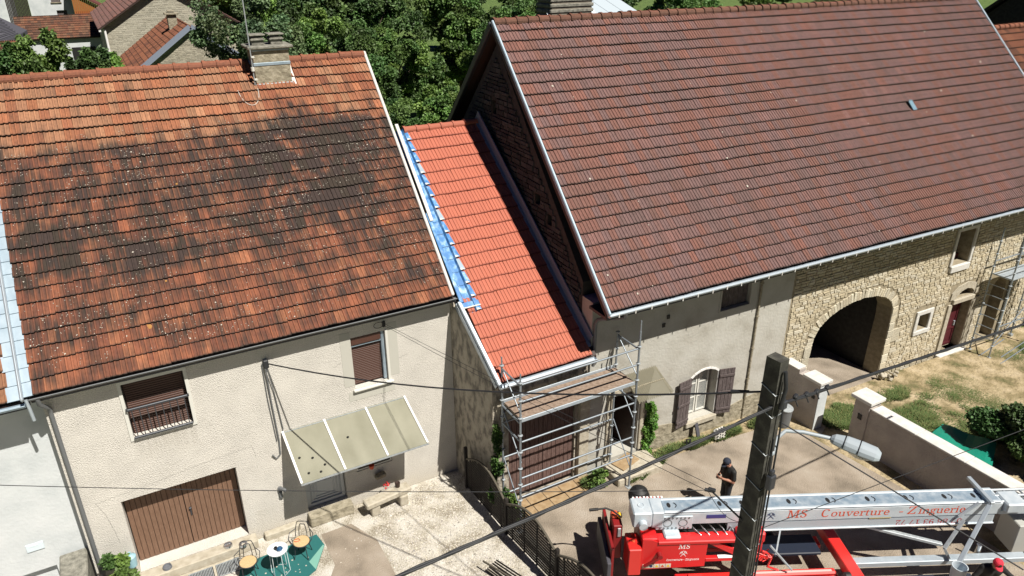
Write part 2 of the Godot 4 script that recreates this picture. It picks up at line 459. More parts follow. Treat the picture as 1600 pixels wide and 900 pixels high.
# ---------------------------------------------------------------- roofs of single tiles
# one tile: x 0..w along the roof, y off the roof, z 0 at its lower edge and negative up the slope
func tile_mesh(w: float, length: float, prof: Array, base: Color, groove: Color, lower: Color, lift := 0.048, th := 0.042, streak := 0.0, edge := Color(0.016, 0.012, 0.010)) -> ArrayMesh:
	var b := MB.new()
	var hi := 0.0
	for p in prof: hi = maxf(hi, p[1])
	var cu = []; var cl = []                      # colours at the upper and at the lower end of each rib and groove
	for p in prof:
		var t = clampf(p[1] / hi, 0, 1)
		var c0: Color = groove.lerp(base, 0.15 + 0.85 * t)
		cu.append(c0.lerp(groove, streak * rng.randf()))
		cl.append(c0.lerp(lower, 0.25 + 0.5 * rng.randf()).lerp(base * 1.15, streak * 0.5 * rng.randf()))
	var n := prof.size()
	for i in n - 1:
		var pts = []; var cs = []
		for q in [[i, 0.0], [i + 1, 0.0], [i + 1, 0.11], [i, 0.11], [i + 1, 1.0], [i, 1.0]]:
			var f: float = q[1]
			pts.append(Vector3(prof[q[0]][0] * w, lerpf(lift, 0.0, f) + prof[q[0]][1], -length * f))
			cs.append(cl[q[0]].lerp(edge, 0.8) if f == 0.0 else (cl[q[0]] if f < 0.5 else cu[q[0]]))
		var nn = (pts[1] - pts[0]).cross(pts[4] - pts[1]).normalized()
		for tr in [[0, 2, 1], [0, 3, 2], [3, 4, 2], [3, 5, 4]]:
			for k in tr:
				b.v.append(pts[k]); b.n.append(nn); b.c.append(cs[k])
		b.col = edge
		b.quad(pts[0] - Vector3(0, th, 0), pts[1] - Vector3(0, th, 0), pts[1], pts[0])
	b.col = base.lerp(lower, 0.5)
	b.quad(Vector3(0, 0, -length), Vector3(0, lift - th, 0), Vector3(0, lift + prof[0][1], 0), Vector3(0, prof[0][1], -length))
	b.quad(Vector3(w, lift - th, 0), Vector3(w, 0, -length), Vector3(w, prof[n - 1][1], -length), Vector3(w, lift + prof[n - 1][1], 0))
	return b.mesh()

# a tile whose weathering is its own: dirt(u across, f along) gives 0 clean .. 1 black at that spot
func weathered_tile(w: float, length: float, prof: Array, clay: Color, dark: Color, dirt: Callable, lift := 0.060, th := 0.056) -> ArrayMesh:
	var b := MB.new()
	var n := prof.size()
	var steps = [0.0, 0.09, 0.30, 0.55, 0.80, 1.0]
	var pts = []; var cs = []
	for j in steps.size():
		var f: float = steps[j]
		for i in n:
			pts.append(Vector3(prof[i][0] * w, lerpf(lift, 0.0, f) + prof[i][1], -length * f))
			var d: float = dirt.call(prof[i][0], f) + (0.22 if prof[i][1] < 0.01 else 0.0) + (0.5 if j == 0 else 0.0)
			cs.append(clay.lerp(dark, clampf(d, 0.0, 0.95)))
	for j in steps.size() - 1:
		for i in n - 1:
			var q = [j * n + i, j * n + i + 1, (j + 1) * n + i + 1, (j + 1) * n + i]
			var nn: Vector3 = (pts[q[1]] - pts[q[0]]).cross(pts[q[2]] - pts[q[1]]).normalized()
			for k in [q[0], q[2], q[1], q[0], q[3], q[2]]:
				b.v.append(pts[k]); b.n.append(nn); b.c.append(cs[k])
	b.col = Color(0.014, 0.011, 0.010)
	for i in n - 1:
		b.quad(pts[i] - Vector3(0, th, 0), pts[i + 1] - Vector3(0, th, 0), pts[i + 1], pts[i])
	b.col = clay.lerp(dark, 0.6)
	b.quad(Vector3(0, 0, -length), Vector3(0, lift - th, 0), Vector3(0, lift + prof[0][1], 0), Vector3(0, prof[0][1], -length))
	b.quad(Vector3(w, lift - th, 0), Vector3(w, 0, -length), Vector3(w, prof[n - 1][1], -length), Vector3(w, lift + prof[n - 1][1], 0))
	return b.mesh()

# rows of tiles: span(row) gives [x0, x1] along the eave, tone(row, col, n) the index of the tile's variant (-1: none)
func lay_tiles(parent: Node3D, frame: Transform3D, rows: int, gauge: float, w: float, span: Callable, tone: Callable, vars_: Array, material: Material, singles := 300, make = null) -> void:
	var list = []
	var wf: Transform3D = parent.global_transform * frame
	for r in rows:
		var s: Array = span.call(r)
		var n := maxi(1, int(round((s[1] - s[0]) / w)))
		var sc: float = (s[1] - s[0]) / (n * w)
		for k in n:
			var t: int = tone.call(r, k, n)
			if t < 0: continue
			var b := Basis(Vector3(1, rng.randf_range(-0.008, 0.008), 0), rng.randf_range(-0.012, 0.012))
			b = Basis(Vector3.UP, rng.randf_range(-0.012, 0.012)) * Basis(Vector3.RIGHT, rng.randf_range(-0.01, 0.012))
			b = b.scaled_local(Vector3(sc * 0.998, 1, 1))
			var px: float = s[0] + k * w * sc
			var p := Vector3(px, rng.randf_range(0, 0.006) + 0.02 * nz.get_noise_2d(px * 9.0, r * 6.0), -r * gauge + rng.randf_range(-0.008, 0.008) + 0.022 * nz.get_noise_2d(px * 12.0 + 70.0, r * 20.0))
			var g: Vector3 = wf * p
			var seen := cam.is_position_in_frustum(g)
			list.append([g.distance_to(cam.global_position) + (0.0 if seen else 1000.0), frame * Transform3D(b, p), make.call(r, px, t) if make != null else vars_[t]])
	list.sort_custom(func(a, b): return a[0] < b[0])
	var st := SurfaceTool.new()
	var rest := 0
	for i in list.size():
		if i < singles and list[i][0] < 900.0:
			place("tile", list[i][2], material, parent, list[i][1])
		else:
			st.append_from(list[i][2], 0, list[i][1])
			rest += 1
	if rest > 0:
		stuff(place("tile_field", st.commit(), material, parent))

func roof_frame(o: Vector3, pitch_deg: float) -> Transform3D:     # x along, y off the slope, z down the slope
	return Transform3D(Basis(Vector3.RIGHT, deg_to_rad(pitch_deg)), o)

func ridge_row(parent: Node3D, a: Vector3, b: Vector3, length: float, r: float, vars_: Array, material: Material, down := 0.35, called := "ridge_tile") -> void:
	var n := int(round((b - a).length() / length))
	var d := (b - a) / n
	var x := d.normalized()
	var z := x.cross(Vector3.UP).normalized()
	for i in n:
		var bs := Basis(x, z.cross(x), z)
		bs = bs * Basis(Vector3.UP, rng.randf_range(-0.02, 0.02)) * Basis(Vector3.BACK, rng.randf_range(0.0, 0.02))
		place(called, vars_[rng.randi() % vars_.size()], material, parent, Transform3D(bs, a + d * i + Vector3(0, rng.randf_range(-0.01, 0.01), 0)))

func ridge_mesh(length: float, r: float, base: Color, dirt: Color) -> ArrayMesh:
	var b := MB.new()
	var k := 8
	var st = [[0.0, r + 0.025], [0.07, r + 0.025], [0.07, r], [length + 0.02, r * 0.93]]
	for i in st.size() - 1:
		for j in k:
			var u0 = PI * (-0.08 + 1.16 * j / k); var u1 = PI * (-0.08 + 1.16 * (j + 1) / k)
			var p = func(q, u): return Vector3(q[0], sin(u) * q[1] * 0.85, cos(u) * q[1])
			b.col = base.lerp(dirt, 0.15 + 0.5 * absf(cos((u0 + u1) / 2)))
			b.quad(p.call(st[i], u1), p.call(st[i], u0), p.call(st[i + 1], u0), p.call(st[i + 1], u1))
	for j in k:
		var u0 = PI * (-0.08 + 1.16 * j / k); var u1 = PI * (-0.08 + 1.16 * (j + 1) / k)
		b.col = dirt
		b.flat(Vector3(0, 0, 0), Vector3(0, sin(u1) * (r + 0.025) * 0.85, cos(u1) * (r + 0.025)), Vector3(0, sin(u0) * (r + 0.025) * 0.85, cos(u0) * (r + 0.025)))
	return b.mesh()

# a half-round gutter open to the sky from a to b
func gutter(b: MB, a: Vector3, e: Vector3, r: float, out: Vector3) -> void:
	var k := 8
	for j in k:
		var u0 = PI * j / k; var u1 = PI * (j + 1) / k
		for s in [r, r - 0.012]:
			var o0 = out * (-cos(u0) * s) + Vector3(0, -sin(u0) * s, 0); var o1 = out * (-cos(u1) * s) + Vector3(0, -sin(u1) * s, 0)
			b.quad(a + o0, a + o1, e + o1, e + o0)
	b.tube([a + out * (r - 0.004), e + out * (r - 0.004)], 0.014, 6)
	for p in [a, e]:
		for j in k:
			var u0 = PI * j / k; var u1 = PI * (j + 1) / k
			b.flat(p, p + out * (-cos(u0) * r) + Vector3(0, -sin(u0) * r, 0), p + out * (-cos(u1) * r) + Vector3(0, -sin(u1) * r, 0))

# ---------------------------------------------------------------- stonework
var stone_vars := {}
func stone_variants(key: String, cols: Array, count: int, rough := 0.5) -> Array:
	if stone_vars.has(key): return stone_vars[key]
	var out = []
	for i in count:
		var b := MB.new()
		var base: Color = cols[i % cols.size()]
		b.col = base * rng.randf_range(0.85, 1.12)
		b.col.a = 1
		var back = []; var front = []
		for q in [Vector2(-0.5, -0.5), Vector2(0.5, -0.5), Vector2(0.5, 0.5), Vector2(-0.5, 0.5)]:
			var o = q + Vector2(rng.randf_range(-0.06, 0.02) * signf(q.x), rng.randf_range(-0.10, 0.05) * signf(q.y)) * rough * 1.6
			back.append(Vector3(o.x, o.y, -0.5))
			front.append(Vector3(o.x * rng.randf_range(0.92, 0.98), o.y * rng.randf_range(0.86, 0.96), rng.randf_range(0.75, 1.05)))
		b.quad(front[0], front[1], front[2], front[3])
		for j in 4:
			var j2 = (j + 1) % 4
			b.quad(back[j], back[j2], front[j2], front[j])
		out.append(b.mesh())
	stone_vars[key] = out
	return out

func rect(x0, y0, x1, y1) -> PackedVector2Array:
	return PackedVector2Array([Vector2(x0, y0), Vector2(x1, y0), Vector2(x1, y1), Vector2(x0, y1)])

func arch(x0: float, x1: float, y0: float, spring: float, top: float, k := 12) -> PackedVector2Array:
	var p := PackedVector2Array([Vector2(x0, y0), Vector2(x1, y0)])
	for i in k + 1:
		var u = PI * i / k
		p.append(Vector2((x0 + x1) / 2 + cos(u) * (x1 - x0) / 2, spring + sin(u) * (top - spring)))
	return p

func lay_stones(parent: Node3D, xf: Transform3D, outer: PackedVector2Array, holes: Array, vars_: Array, h0: float, h1: float, w0: float, w1: float, proud: float, singles: int, called := "stone", gap := 0.012) -> void:
	var lo := outer[0]; var hi := outer[0]
	for p in outer:
		lo = lo.min(p); hi = hi.max(p)
	var list = []
	var y := lo.y
	while y < hi.y:
		var h := minf(rng.randf_range(h0, h1), hi.y - y)
		if h < h0 * 0.5: break
		var x := lo.x - rng.randf() * w0
		while x < hi.x:
			var w := rng.randf_range(w0, w1) * (0.7 + 0.6 * rng.randf())
			var ok := false
			for attempt in 3:
				ok = true
				for q in [Vector2(x, y), Vector2(x + w, y), Vector2(x + w, y + h), Vector2(x, y + h), Vector2(x + w / 2, y + h), Vector2(x + w / 2, y), Vector2(x, y + h / 2), Vector2(x + w, y + h / 2)]:
					if not Geometry2D.is_point_in_polygon(q, outer): ok = false
					for hp in holes:
						if ok and Geometry2D.is_point_in_polygon(q, hp): ok = false
					if not ok: break
				if ok or w < w0 * 0.6: break
				w *= 0.62
			if ok:
				var sc := Vector3(w - gap, h - gap * rng.randf_range(0.6, 1.4), proud * rng.randf_range(0.6, 1.3))
				var t := Transform3D(Basis(Vector3.BACK, rng.randf_range(-0.06, 0.06)).scaled_local(sc), Vector3(x + w / 2, y + h / 2 + rng.randf_range(-0.008, 0.008), 0))
				list.append([0.0, xf * t, rng.randi() % vars_.size()])
				x += w
			else:
				x += maxf(w * 0.5, 0.05)
		y += h
	var g: Transform3D = parent.global_transform
	for e in list:
		var p: Vector3 = g * e[1].origin
		e[0] = p.distance_to(cam.global_position) + (0.0 if cam.is_position_in_frustum(p) else 1000.0)
	list.sort_custom(func(a, b): return a[0] < b[0])
	var rest := MB.new()
	var src = []
	for m in vars_: src.append(m.surface_get_arrays(0))
	for i in list.size():
		if i < singles: place(called, vars_[list[i][2]], M.stone, parent, list[i][1])
		else:
			var arr: Array = src[list[i][2]]
			var vs: PackedVector3Array = arr[Mesh.ARRAY_VERTEX]
			rest.col = arr[Mesh.ARRAY_COLOR][0]
			var xf2: Transform3D = list[i][1]
			for j in range(0, vs.size(), 3): rest.flat(xf2 * vs[j], xf2 * vs[j + 2], xf2 * vs[j + 1])
	if rest.v.size() > 0: stuff(place("stonework", rest.mesh(), M.stone, parent))

# ---------------------------------------------------------------- the left house
var tv := {}
func tile_variants() -> void:
	# two-ribbed clay tiles: [x, height]
	var prof = [[0.0, 0.004], [0.05, 0.026], [0.17, 0.026], [0.24, 0.004], [0.5, 0.004], [0.56, 0.024], [0.68, 0.024], [0.75, 0.004], [1.0, 0.004]]
	var flatp = [[0.0, 0.004], [0.04, 0.018], [0.46, 0.016], [0.49, 0.003], [0.54, 0.003], [0.57, 0.018], [0.95, 0.016], [1.0, 0.003]]
	tv.prof = prof
	var old = []
	for d in 10:                                        # from clean clay to black with lichen
		for h in 8:
			var t = d / 9.0
			var clay: Color = [Color(0.35, 0.13, 0.062), Color(0.28, 0.098, 0.05), Color(0.39, 0.18, 0.095), Color(0.24, 0.08, 0.042)][h % 4]
			var dark := Color(0.040, 0.032, 0.027)
			var base := clay.lerp(dark, pow(t, 0.9) * 0.9) * rng.randf_range(0.93, 1.07)
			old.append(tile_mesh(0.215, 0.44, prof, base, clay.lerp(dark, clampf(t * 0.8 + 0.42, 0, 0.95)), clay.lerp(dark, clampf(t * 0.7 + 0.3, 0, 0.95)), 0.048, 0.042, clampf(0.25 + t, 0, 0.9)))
	tv.old = old
	var fresh = []
	for h in 8:
		var cl := Color(0.44, 0.128, 0.078) * rng.randf_range(0.95, 1.05)
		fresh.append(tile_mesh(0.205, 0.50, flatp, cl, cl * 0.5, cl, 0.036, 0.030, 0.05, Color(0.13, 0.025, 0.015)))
	tv.fresh = fresh
	var barn = []
	for d in 6:
		for h in 6:
			var clay: Color = [Color(0.265, 0.137, 0.122), Color(0.245, 0.136, 0.127), Color(0.285, 0.128, 0.10), Color(0.235, 0.136, 0.13)][h % 4]
			var base := clay.lerp(Color(0.125, 0.085, 0.078), d / 5.0 * 0.75) * rng.randf_range(0.94, 1.06)
			barn.append(tile_mesh(0.21, 0.46, prof, base, base * 0.68, base * 0.6, 0.056, 0.052, 0.5))
	tv.barn = barn
	tv.ridge_old = []
	for i in 4: tv.ridge_old.append(ridge_mesh(0.36, 0.15, Color(0.33, 0.115, 0.06) * rng.randf_range(0.85, 1.1), Color(0.14, 0.06, 0.04)))
	tv.ridge_new = [ridge_mesh(0.42, 0.13, Color(0.42, 0.14, 0.09), Color(0.32, 0.09, 0.05))]
	tv.ridge_barn = []
	for i in 4: tv.ridge_barn.append(ridge_mesh(0.36, 0.15, Color(0.24, 0.085, 0.05) * rng.randf_range(0.8, 1.1), Color(0.07, 0.05, 0.04)))

func window_box(b: MB, x0, y0, x1, y1, z: float, w: float, d: float) -> void:   # a frame of four bars, butted
	b.bx(x0, y0, z - d, x1, y0 + w, z)
	b.bx(x0, y1 - w, z - d, x1, y1, z)
	b.bx(x0, y0 + w, z - d, x0 + w, y1 - w, z)
	b.bx(x1 - w, y0 + w, z - d, x1, y1 - w, z)

func left_house() -> void:
	var zf := -15.84
	var t := thing("cream_house", "cream pebble-dashed house with lichen-stained orange tile roof and brown garage doors", "house", Vector3(2.3, 0, zf))
	var b := MB.new()
	var outer := PackedVector2Array([Vector2(-2.28, -0.4), Vector2(6.95, -0.4), Vector2(6.95, 5.55), Vector2(-2.28, 5.55)])
	var gar := rect(-1.42, 0.27, 1.1, 2.40); var w1 := rect(-0.83, 3.95, 0.42, 5.40); var w2 := rect(4.24, 3.65, 5.13, 5.10)
	var door := rect(2.64, 0.34, 3.70, 2.40); var vent := rect(4.02, 1.08, 5.03, 1.95)
	b.panel(Transform3D(Basis(), Vector3(0, 0, zf)), outer, [gar, w1, w2, door, vent], 0.50)
	wobj("front_wall", b, M.dash, t)
	b = MB.new()
	b.panel(Transform3D(Basis(Vector3(0, 0, -1), Vector3.UP, Vector3(1, 0, 0)), Vector3(6.95, 0, zf)), PackedVector2Array([Vector2(0.502, -0.4), Vector2(12.0, -0.4), Vector2(12.0, 5.6), Vector2(6.0, 10.5), Vector2(0.502, 5.85)]), [], 0.35)
	b.panel(Transform3D(Basis(Vector3(0, 0, 1), Vector3.UP, Vector3(-1, 0, 0)), Vector3(-2.28, 0, zf)), PackedVector2Array([Vector2(-12.0, -0.4), Vector2(-0.502, -0.4), Vector2(-0.502, 5.85), Vector2(-6.0, 10.5), Vector2(-12.0, 5.6)]), [], 0.35)
	b.panel(Transform3D(Basis(Vector3(-1, 0, 0), Vector3.UP, Vector3(0, 0, -1)), Vector3(0, 0, zf - 12.02)), rect(-6.95, -0.4, 2.28, 5.6), [], 0.3)
	wobj("gable_wall", b, M.grey_render, t)
	b = MB.new()
	b.bx(-1.9, 2.9, zf - 11.9, 6.6, 3.1, zf - 0.55); b.bx(1.8, -0.3, zf - 11.9, 2.0, 2.88, zf - 0.55)
	wobj("inner_floor", b, M.room, t)
	# garage: planks of two leaves in the opening
	var n := 22
	for i in n:
		b = MB.new()
		var x0 = -1.40 + 2.48 * i / n; var x1 = -1.40 + 2.48 * (i + 1) / n
		b.bx(x0 + 0.004, 0.285, zf - 0.43, x1 - (0.004 if i != 10 else 0.014), 2.38, zf - 0.375 + 0.003 * (i % 2), 0.006)
		wobj("garage_plank", b, M.garage_wood, t)
	b = MB.new(); b.bx(-1.41, 0.28, zf - 0.49, 1.09, 2.39, zf - 0.44); wobj("garage_back", b, M.dark_brown, t)
	b = MB.new()
	b.bx(-0.10, 1.36, zf - 0.37, -0.04, 1.40, zf - 0.31, 0.008); b.bx(-0.085, 1.16, zf - 0.37, -0.055, 1.36, zf - 0.34)
	wobj("garage_handle", b, M.iron, t)
	b = MB.new(); b.bx(-1.55, 0.02, zf + 0.003, 1.25, 0.268, zf + 0.32, 0.02); wobj("garage_sill", b, M.concrete_cast, t)
	M.sill_light = texmat(M.cut_stone.albedo_texture, 0.5, 0.9)
	(t.get_node("garage_sill") as MeshInstance3D).material_override = M.sill_light
	# wide window: slatted roller shutter behind a balustrade
	for i in 26:
		b = MB.new()
		var y0 = 3.96 + 1.43 * i / 26.0
		b.bx(-0.80, y0 + 0.004, zf - 0.20, 0.39, y0 + 0.050, zf - 0.178 - 0.0, 0.008)
		wobj("shutter_slat", b, M.brown, t)
	b = MB.new(); b.bx(-0.82, 3.96, zf - 0.24, 0.41, 5.39, zf - 0.21); wobj("shutter_back", b, M.dark_brown, t)
	b = MB.new(); window_box(b, -0.90, 3.90, 0.49, 5.42, zf + 0.025, 0.07, 0.03); wobj("window_trim", b, M.off_white, t)
	var rail = wrail(t, zf)
	# narrow window: roller shutter drawn down, stone surround, white jamb and sill
	b = MB.new(); b.bx(4.26, 3.70, zf - 0.16, 5.02, 4.80, zf - 0.14); wobj("brown_blind", b, M.brown, t)
	for i in 22:
		b = MB.new(); b.bx(4.26, 3.70 + i * 0.05, zf - 0.139, 5.02, 3.744 + i * 0.05, zf - 0.128, 0.005); wobj("shutter_slat", b, M.brown, t)
	b = MB.new(); b.bx(4.25, 4.86, zf - 0.2, 5.03, 5.09, zf - 0.03, 0.02); wobj("shutter_box", b, M.brown, t)
	b = MB.new(); b.bx(4.25, 4.805, zf - 0.17, 5.03, 4.855, zf - 0.06, 0.01); b.bx(5.035, 3.68, zf - 0.18, 5.115, 5.09, zf - 0.05, 0.01); wobj("window_frame", b, M.zinc, t)
	b = MB.new(); b.bx(5.132, 3.62, zf + 0.001, 5.20, 5.12, zf + 0.02, 0.006); b.bx(4.18, 3.58, zf + 0.001, 5.25, 3.645, zf + 0.09, 0.015); wobj("window_sill", b, M.off_white, t)
	for e in [[3.97, 3.75, 4.235, 5.28], [5.202, 3.75, 5.45, 5.28], [4.05, 3.30, 5.28, 3.575]]:
		b = MB.new(); b.bx(e[0], e[1], zf + 0.0005, e[2], e[3], zf + 0.006, 0.003); wobj("window_surround", b, M.patch_render, t)
	# front door under the canopy
	b = MB.new(); b.bx(2.655, 0.35, zf - 0.22, 3.685, 2.39, zf - 0.17); var dr = wobj("door", b, M.door_paint, t)
	b = MB.new(); window_box(b, 2.66, 0.36, 3.68, 2.38, zf - 0.12, 0.09, 0.049); wobj("door_frame", b, M.door_paint, dr)
	for e in [[0.50, 1.22], [1.32, 2.24]]:
		b = MB.new()
		window_box(b, 2.80, e[0], 3.54, e[1], zf - 0.145, 0.035, 0.025); window_box(b, 2.88, e[0] + 0.08, 3.46, e[1] - 0.08, zf - 0.15, 0.03, 0.02)
		b.bx(2.95, e[0] + 0.15, zf - 0.17, 3.39, e[1] - 0.15, zf - 0.155, 0.01)
		wobj("door_moulding", b, M.door_paint, dr)
	b = MB.new(); b.bx(2.60, 0.02, zf + 0.002, 3.76, 0.335, zf + 0.30, 0.015); wobj("door_step", b, M.plinth, t)
	b = MB.new(); b.bx(1.45, 0.0, zf + 0.002, 2.35, 0.20, zf + 0.20, 0.02); wobj("footing_stone", b, M.cut_stone, t)
	# low window to the right of the door, dark, with a stone lintel course
	b = MB.new(); b.bx(4.03, 1.09, zf - 0.30, 5.02, 1.94, zf - 0.27); wobj("cellar_window", b, M.dark_brown, t)
	b = MB.new(); window_box(b, 4.03, 1.09, 5.02, 1.94, zf - 0.02, 0.04, 0.05); wobj("cellar_window_frame", b, M.off_white, t)
	# eave: soffit, fascia, gutter, downpipe
	b = MB.new(); b.bx(-2.4, 5.552, zf - 0.38, 7.02, 5.59, zf + 0.26); wobj("soffit", b, M.iron, t)
	b = MB.new(); gutter(b, Vector3(-2.42, 5.70, zf + 0.33), Vector3(7.0, 5.70, zf + 0.33), 0.055, Vector3(0, 0, 1)); wobj("gutter", b, M.galv_dark, t)
	b = MB.new()
	b.tube([Vector3(-2.28, 5.66, zf + 0.33), Vector3(-2.28, 5.50, zf + 0.30), Vector3(-2.17, 5.25, zf + 0.07), Vector3(-2.17, 5.1, zf + 0.06), Vector3(-2.17, 0.0, zf + 0.06)], 0.045, 10)
	wobj("downpipe", b, M.galv_dark, t)
	# roof
	var pitch := 39.65
	var rf := roof_frame(Vector3(0, 5.74, zf + 0.34), pitch)
	var up := Vector3(0, sin(deg_to_rad(pitch)), -cos(deg_to_rad(pitch)))
	b = MB.new()
	var slope := 8.22
	for s in [0, 1]:
		var e0 = Vector3(0, 5.70, zf + 0.30); var rg = e0 + up * slope
		var e1 = Vector3(0, 5.70, 2 * rg.z - e0.z)
		var a = e0 if s == 0 else e1
		b.quad(Vector3(-2.4, a.y, a.z), Vector3(6.93, a.y, a.z), Vector3(7.22, rg.y, rg.z), Vector3(-2.4, rg.y, rg.z))
		b.quad(Vector3(-2.4, a.y - 0.1, a.z), Vector3(-2.4, rg.y - 0.1, rg.z), Vector3(7.22, rg.y - 0.1, rg.z), Vector3(6.93, a.y - 0.1, a.z))
		b.quad(Vector3(6.93, a.y - 0.1, a.z), Vector3(7.22, rg.y - 0.1, rg.z), Vector3(7.22, rg.y, rg.z), Vector3(6.93, a.y, a.z))
		b.quad(Vector3(-2.4, a.y - 0.1, a.z), Vector3(6.93, a.y - 0.1, a.z), Vector3(6.93, a.y, a.z), Vector3(-2.4, a.y, a.z))
	var roof := wobj("roof", b, M.dark_brown, t)
	var inv := Transform3D(Basis(), -base_of(roof))
	var rows := 24
	var gauge := slope / rows
	var blob := [[5.35, 0.67, 1.25, 0.15], [4.9, 0.44, 1.2, 0.13], [3.6, 0.62, 0.9, 0.1], [4.3, 0.78, 0.35, 0.08], [2.9, 0.55, 0.5, 0.05], [-1.4, 0.40, 0.7, 0.10], [0.5, 0.34, 0.8, 0.05], [6.2, 0.10, 0.35, 0.04]]
	lay_tiles(roof, inv * rf, rows, gauge, 0.215,
		func(r): return [-2.33, 6.86 + 0.30 * r / rows],
		func(r, k, nn):
			var x = -2.33 + 9.3 * (k + 0.5) / nn
			var s = (r + 0.5) / rows
			if s > 0.72: return ([2, 0, 2, 0] if x < 3.8 else [0, 0, 2, 1])[rng.randi() % 4]
			return [1, 1, 3, 0, 1][rng.randi() % 5],
		[], M.tile, 300,
		func(r, px, hue):
			var clay: Color = [Color(0.36, 0.14, 0.07), Color(0.30, 0.105, 0.054), Color(0.39, 0.19, 0.105), Color(0.25, 0.085, 0.046)][hue]
			clay = clay * rng.randf_range(0.9, 1.1)
			var own = rng.randf_range(-0.07, 0.07) + (0.22 if rng.randf() < 0.04 else 0.0) - (0.3 if rng.randf() < 0.04 else 0.0)
			var dirt = func(u, f):
				var x = px + u * 0.215
				var s = (r + f * 1.28) / rows
				var yy = s * slope
				var d = 0.43 + 0.30 * nz.get_noise_2d(x * 34.0, yy * 26.0) + 0.42 * nz2.get_noise_2d(x * 120.0, yy * 60.0) + 0.30 * nz2.get_noise_2d(x * 620.0, yy * 50.0) + 0.16 * nz.get_noise_2d(x * 260.0, yy * 12.0)
				d += 0.13 * smoothstep(0.15, 0.4, s)
				d -= 0.70 * smoothstep(0.69, 0.80, s + 0.05 * nz.get_noise_1d(x * 40.0))
				d -= 0.16 * (1.0 - smoothstep(0.06, 0.25, s))
				for q in blob:
					var e = Vector2((x - q[0]) / q[2], (s - q[1]) / q[3]).length()
					if e < 1.9: d += 0.52 * (1.0 - smoothstep(0.3, 1.3, e + 0.75 * nz2.get_noise_2d(x * 110.0, yy * 70.0)))
				return clampf(d, 0.0, 1.0) + own
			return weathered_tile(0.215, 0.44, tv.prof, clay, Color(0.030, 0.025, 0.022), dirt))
	var ra := Vector3(-2.35, 5.74, zf + 0.34) + up * (slope + 0.02)
	ridge_row(roof, ra - base_of(roof) + Vector3(0, -0.02, 0), Vector3(3.75, ra.y - 0.02, ra.z) - base_of(roof), 0.36, 0.15, tv.ridge_old, M.tile)
	ridge_row(roof, Vector3(4.95, ra.y - 0.02, ra.z) - base_of(roof), Vector3(7.16, ra.y - 0.02, ra.z) - base_of(roof), 0.36, 0.15, tv.ridge_old, M.tile)
	# lichen spots and a few orange moss patches
	for kind in 2:
		b = MB.new()
		for i in (4600 if kind == 0 else 4):
			var x = rng.randf_range(-2.25, 6.9); var s = rng.randf() if kind == 1 else 0.05 + 0.72 * rng.randf()
			if kind == 0 and nz.get_noise_2d(x * 30.0, s * 190.0) + nz2.get_noise_2d(x * 80, s * 500.0) < rng.randf_range(-0.45, 0.25): continue
			var rr = rng.randf_range(0.005, 0.011) if kind == 0 else rng.randf_range(0.025, 0.06)
			if kind == 0 and rng.randf() < 0.05: rr *= 1.8
			var zz = -s * slope
			var fr = fposmod(-zz / gauge, 1.0)
			var p = Vector3(x, 0.089 - 0.054 * fr, zz)
			var q = []
			for j in 6: q.append(rf * (p + Vector3(cos(TAU * j / 6) * rr * rng.randf_range(0.6, 1.3), 0, sin(TAU * j / 6) * rr * rng.randf_range(0.6, 1.3))))
			for j in 6: b.flat(rf * (p + Vector3(0, rr * 0.25, 0)), q[(j + 1) % 6], q[j])
		stuff(wobj("lichen" if kind == 0 else "moss", b, M.lichen if kind == 0 else M.moss, roof))
	# zinc verge on the right, zinc valley on the left
	b = MB.new()
	var e0 = Vector3(6.90, 5.80, zf + 0.36); var e1 = Vector3(7.20, 5.80, zf + 0.36) + up * (slope + 0.05)
	b.bar(e0, e1, 0.08, 0.08, rf.basis.y, 0.02)
	var vg = wobj("verge_flashing", b, M.coping, roof)
	for i in 26:
		b = MB.new()
		var s0 = -i * slope / 26.0; var s1 = -(i + 1.08) * slope / 26.0
		var xa = -2.50; var xb = -2.31
		b.quad(rf * Vector3(xa, 0.055, s0), rf * Vector3(xb, 0.055, s0), rf * Vector3(xb, 0.03, s1), rf * Vector3(xa, 0.03, s1))
		b.quad(rf * Vector3(xa, 0.03, s0), rf * Vector3(xb, 0.03, s0), rf * Vector3(xb, 0.055, s0), rf * Vector3(xa, 0.055, s0))
		wobj("flashing_sheet", b, M.zinc, roof)
	b = MB.new()
	b.bar(rf * Vector3(-2.51, 0.10, 0.1), rf * Vector3(-2.53, 0.10, -slope), 0.06, 0.12, rf.basis.y, 0.025)
	wobj("flashing_cap", b, M.bright_zinc, roof)

func wrail(t: Node3D, zf: float) -> Node3D:
	var b := MB.new()
	b.bx(-0.82, 4.70, zf + 0.05, 0.41, 4.76, zf + 0.10, 0.01)
	b.bx(-0.85, 4.71, zf + 0.0, -0.82, 4.75, zf + 0.09); b.bx(0.41, 4.71, zf + 0.0, 0.44, 4.75, zf + 0.09)
	var r := wobj("window_railing", b, M.iron, t)
	b = MB.new(); b.bx(-0.82, 3.98, zf + 0.05, 0.41, 4.03, zf + 0.10, 0.01); wobj("bottom_rail", b, M.iron, r)
	for i in 8:
		b = MB.new()
		var x = -0.74 + 1.07 * i / 7.0
		b.bx(x - 0.010, 4.03, zf + 0.065, x + 0.010, 4.70, zf + 0.085)
		wobj("baluster", b, M.iron, r)
	return r

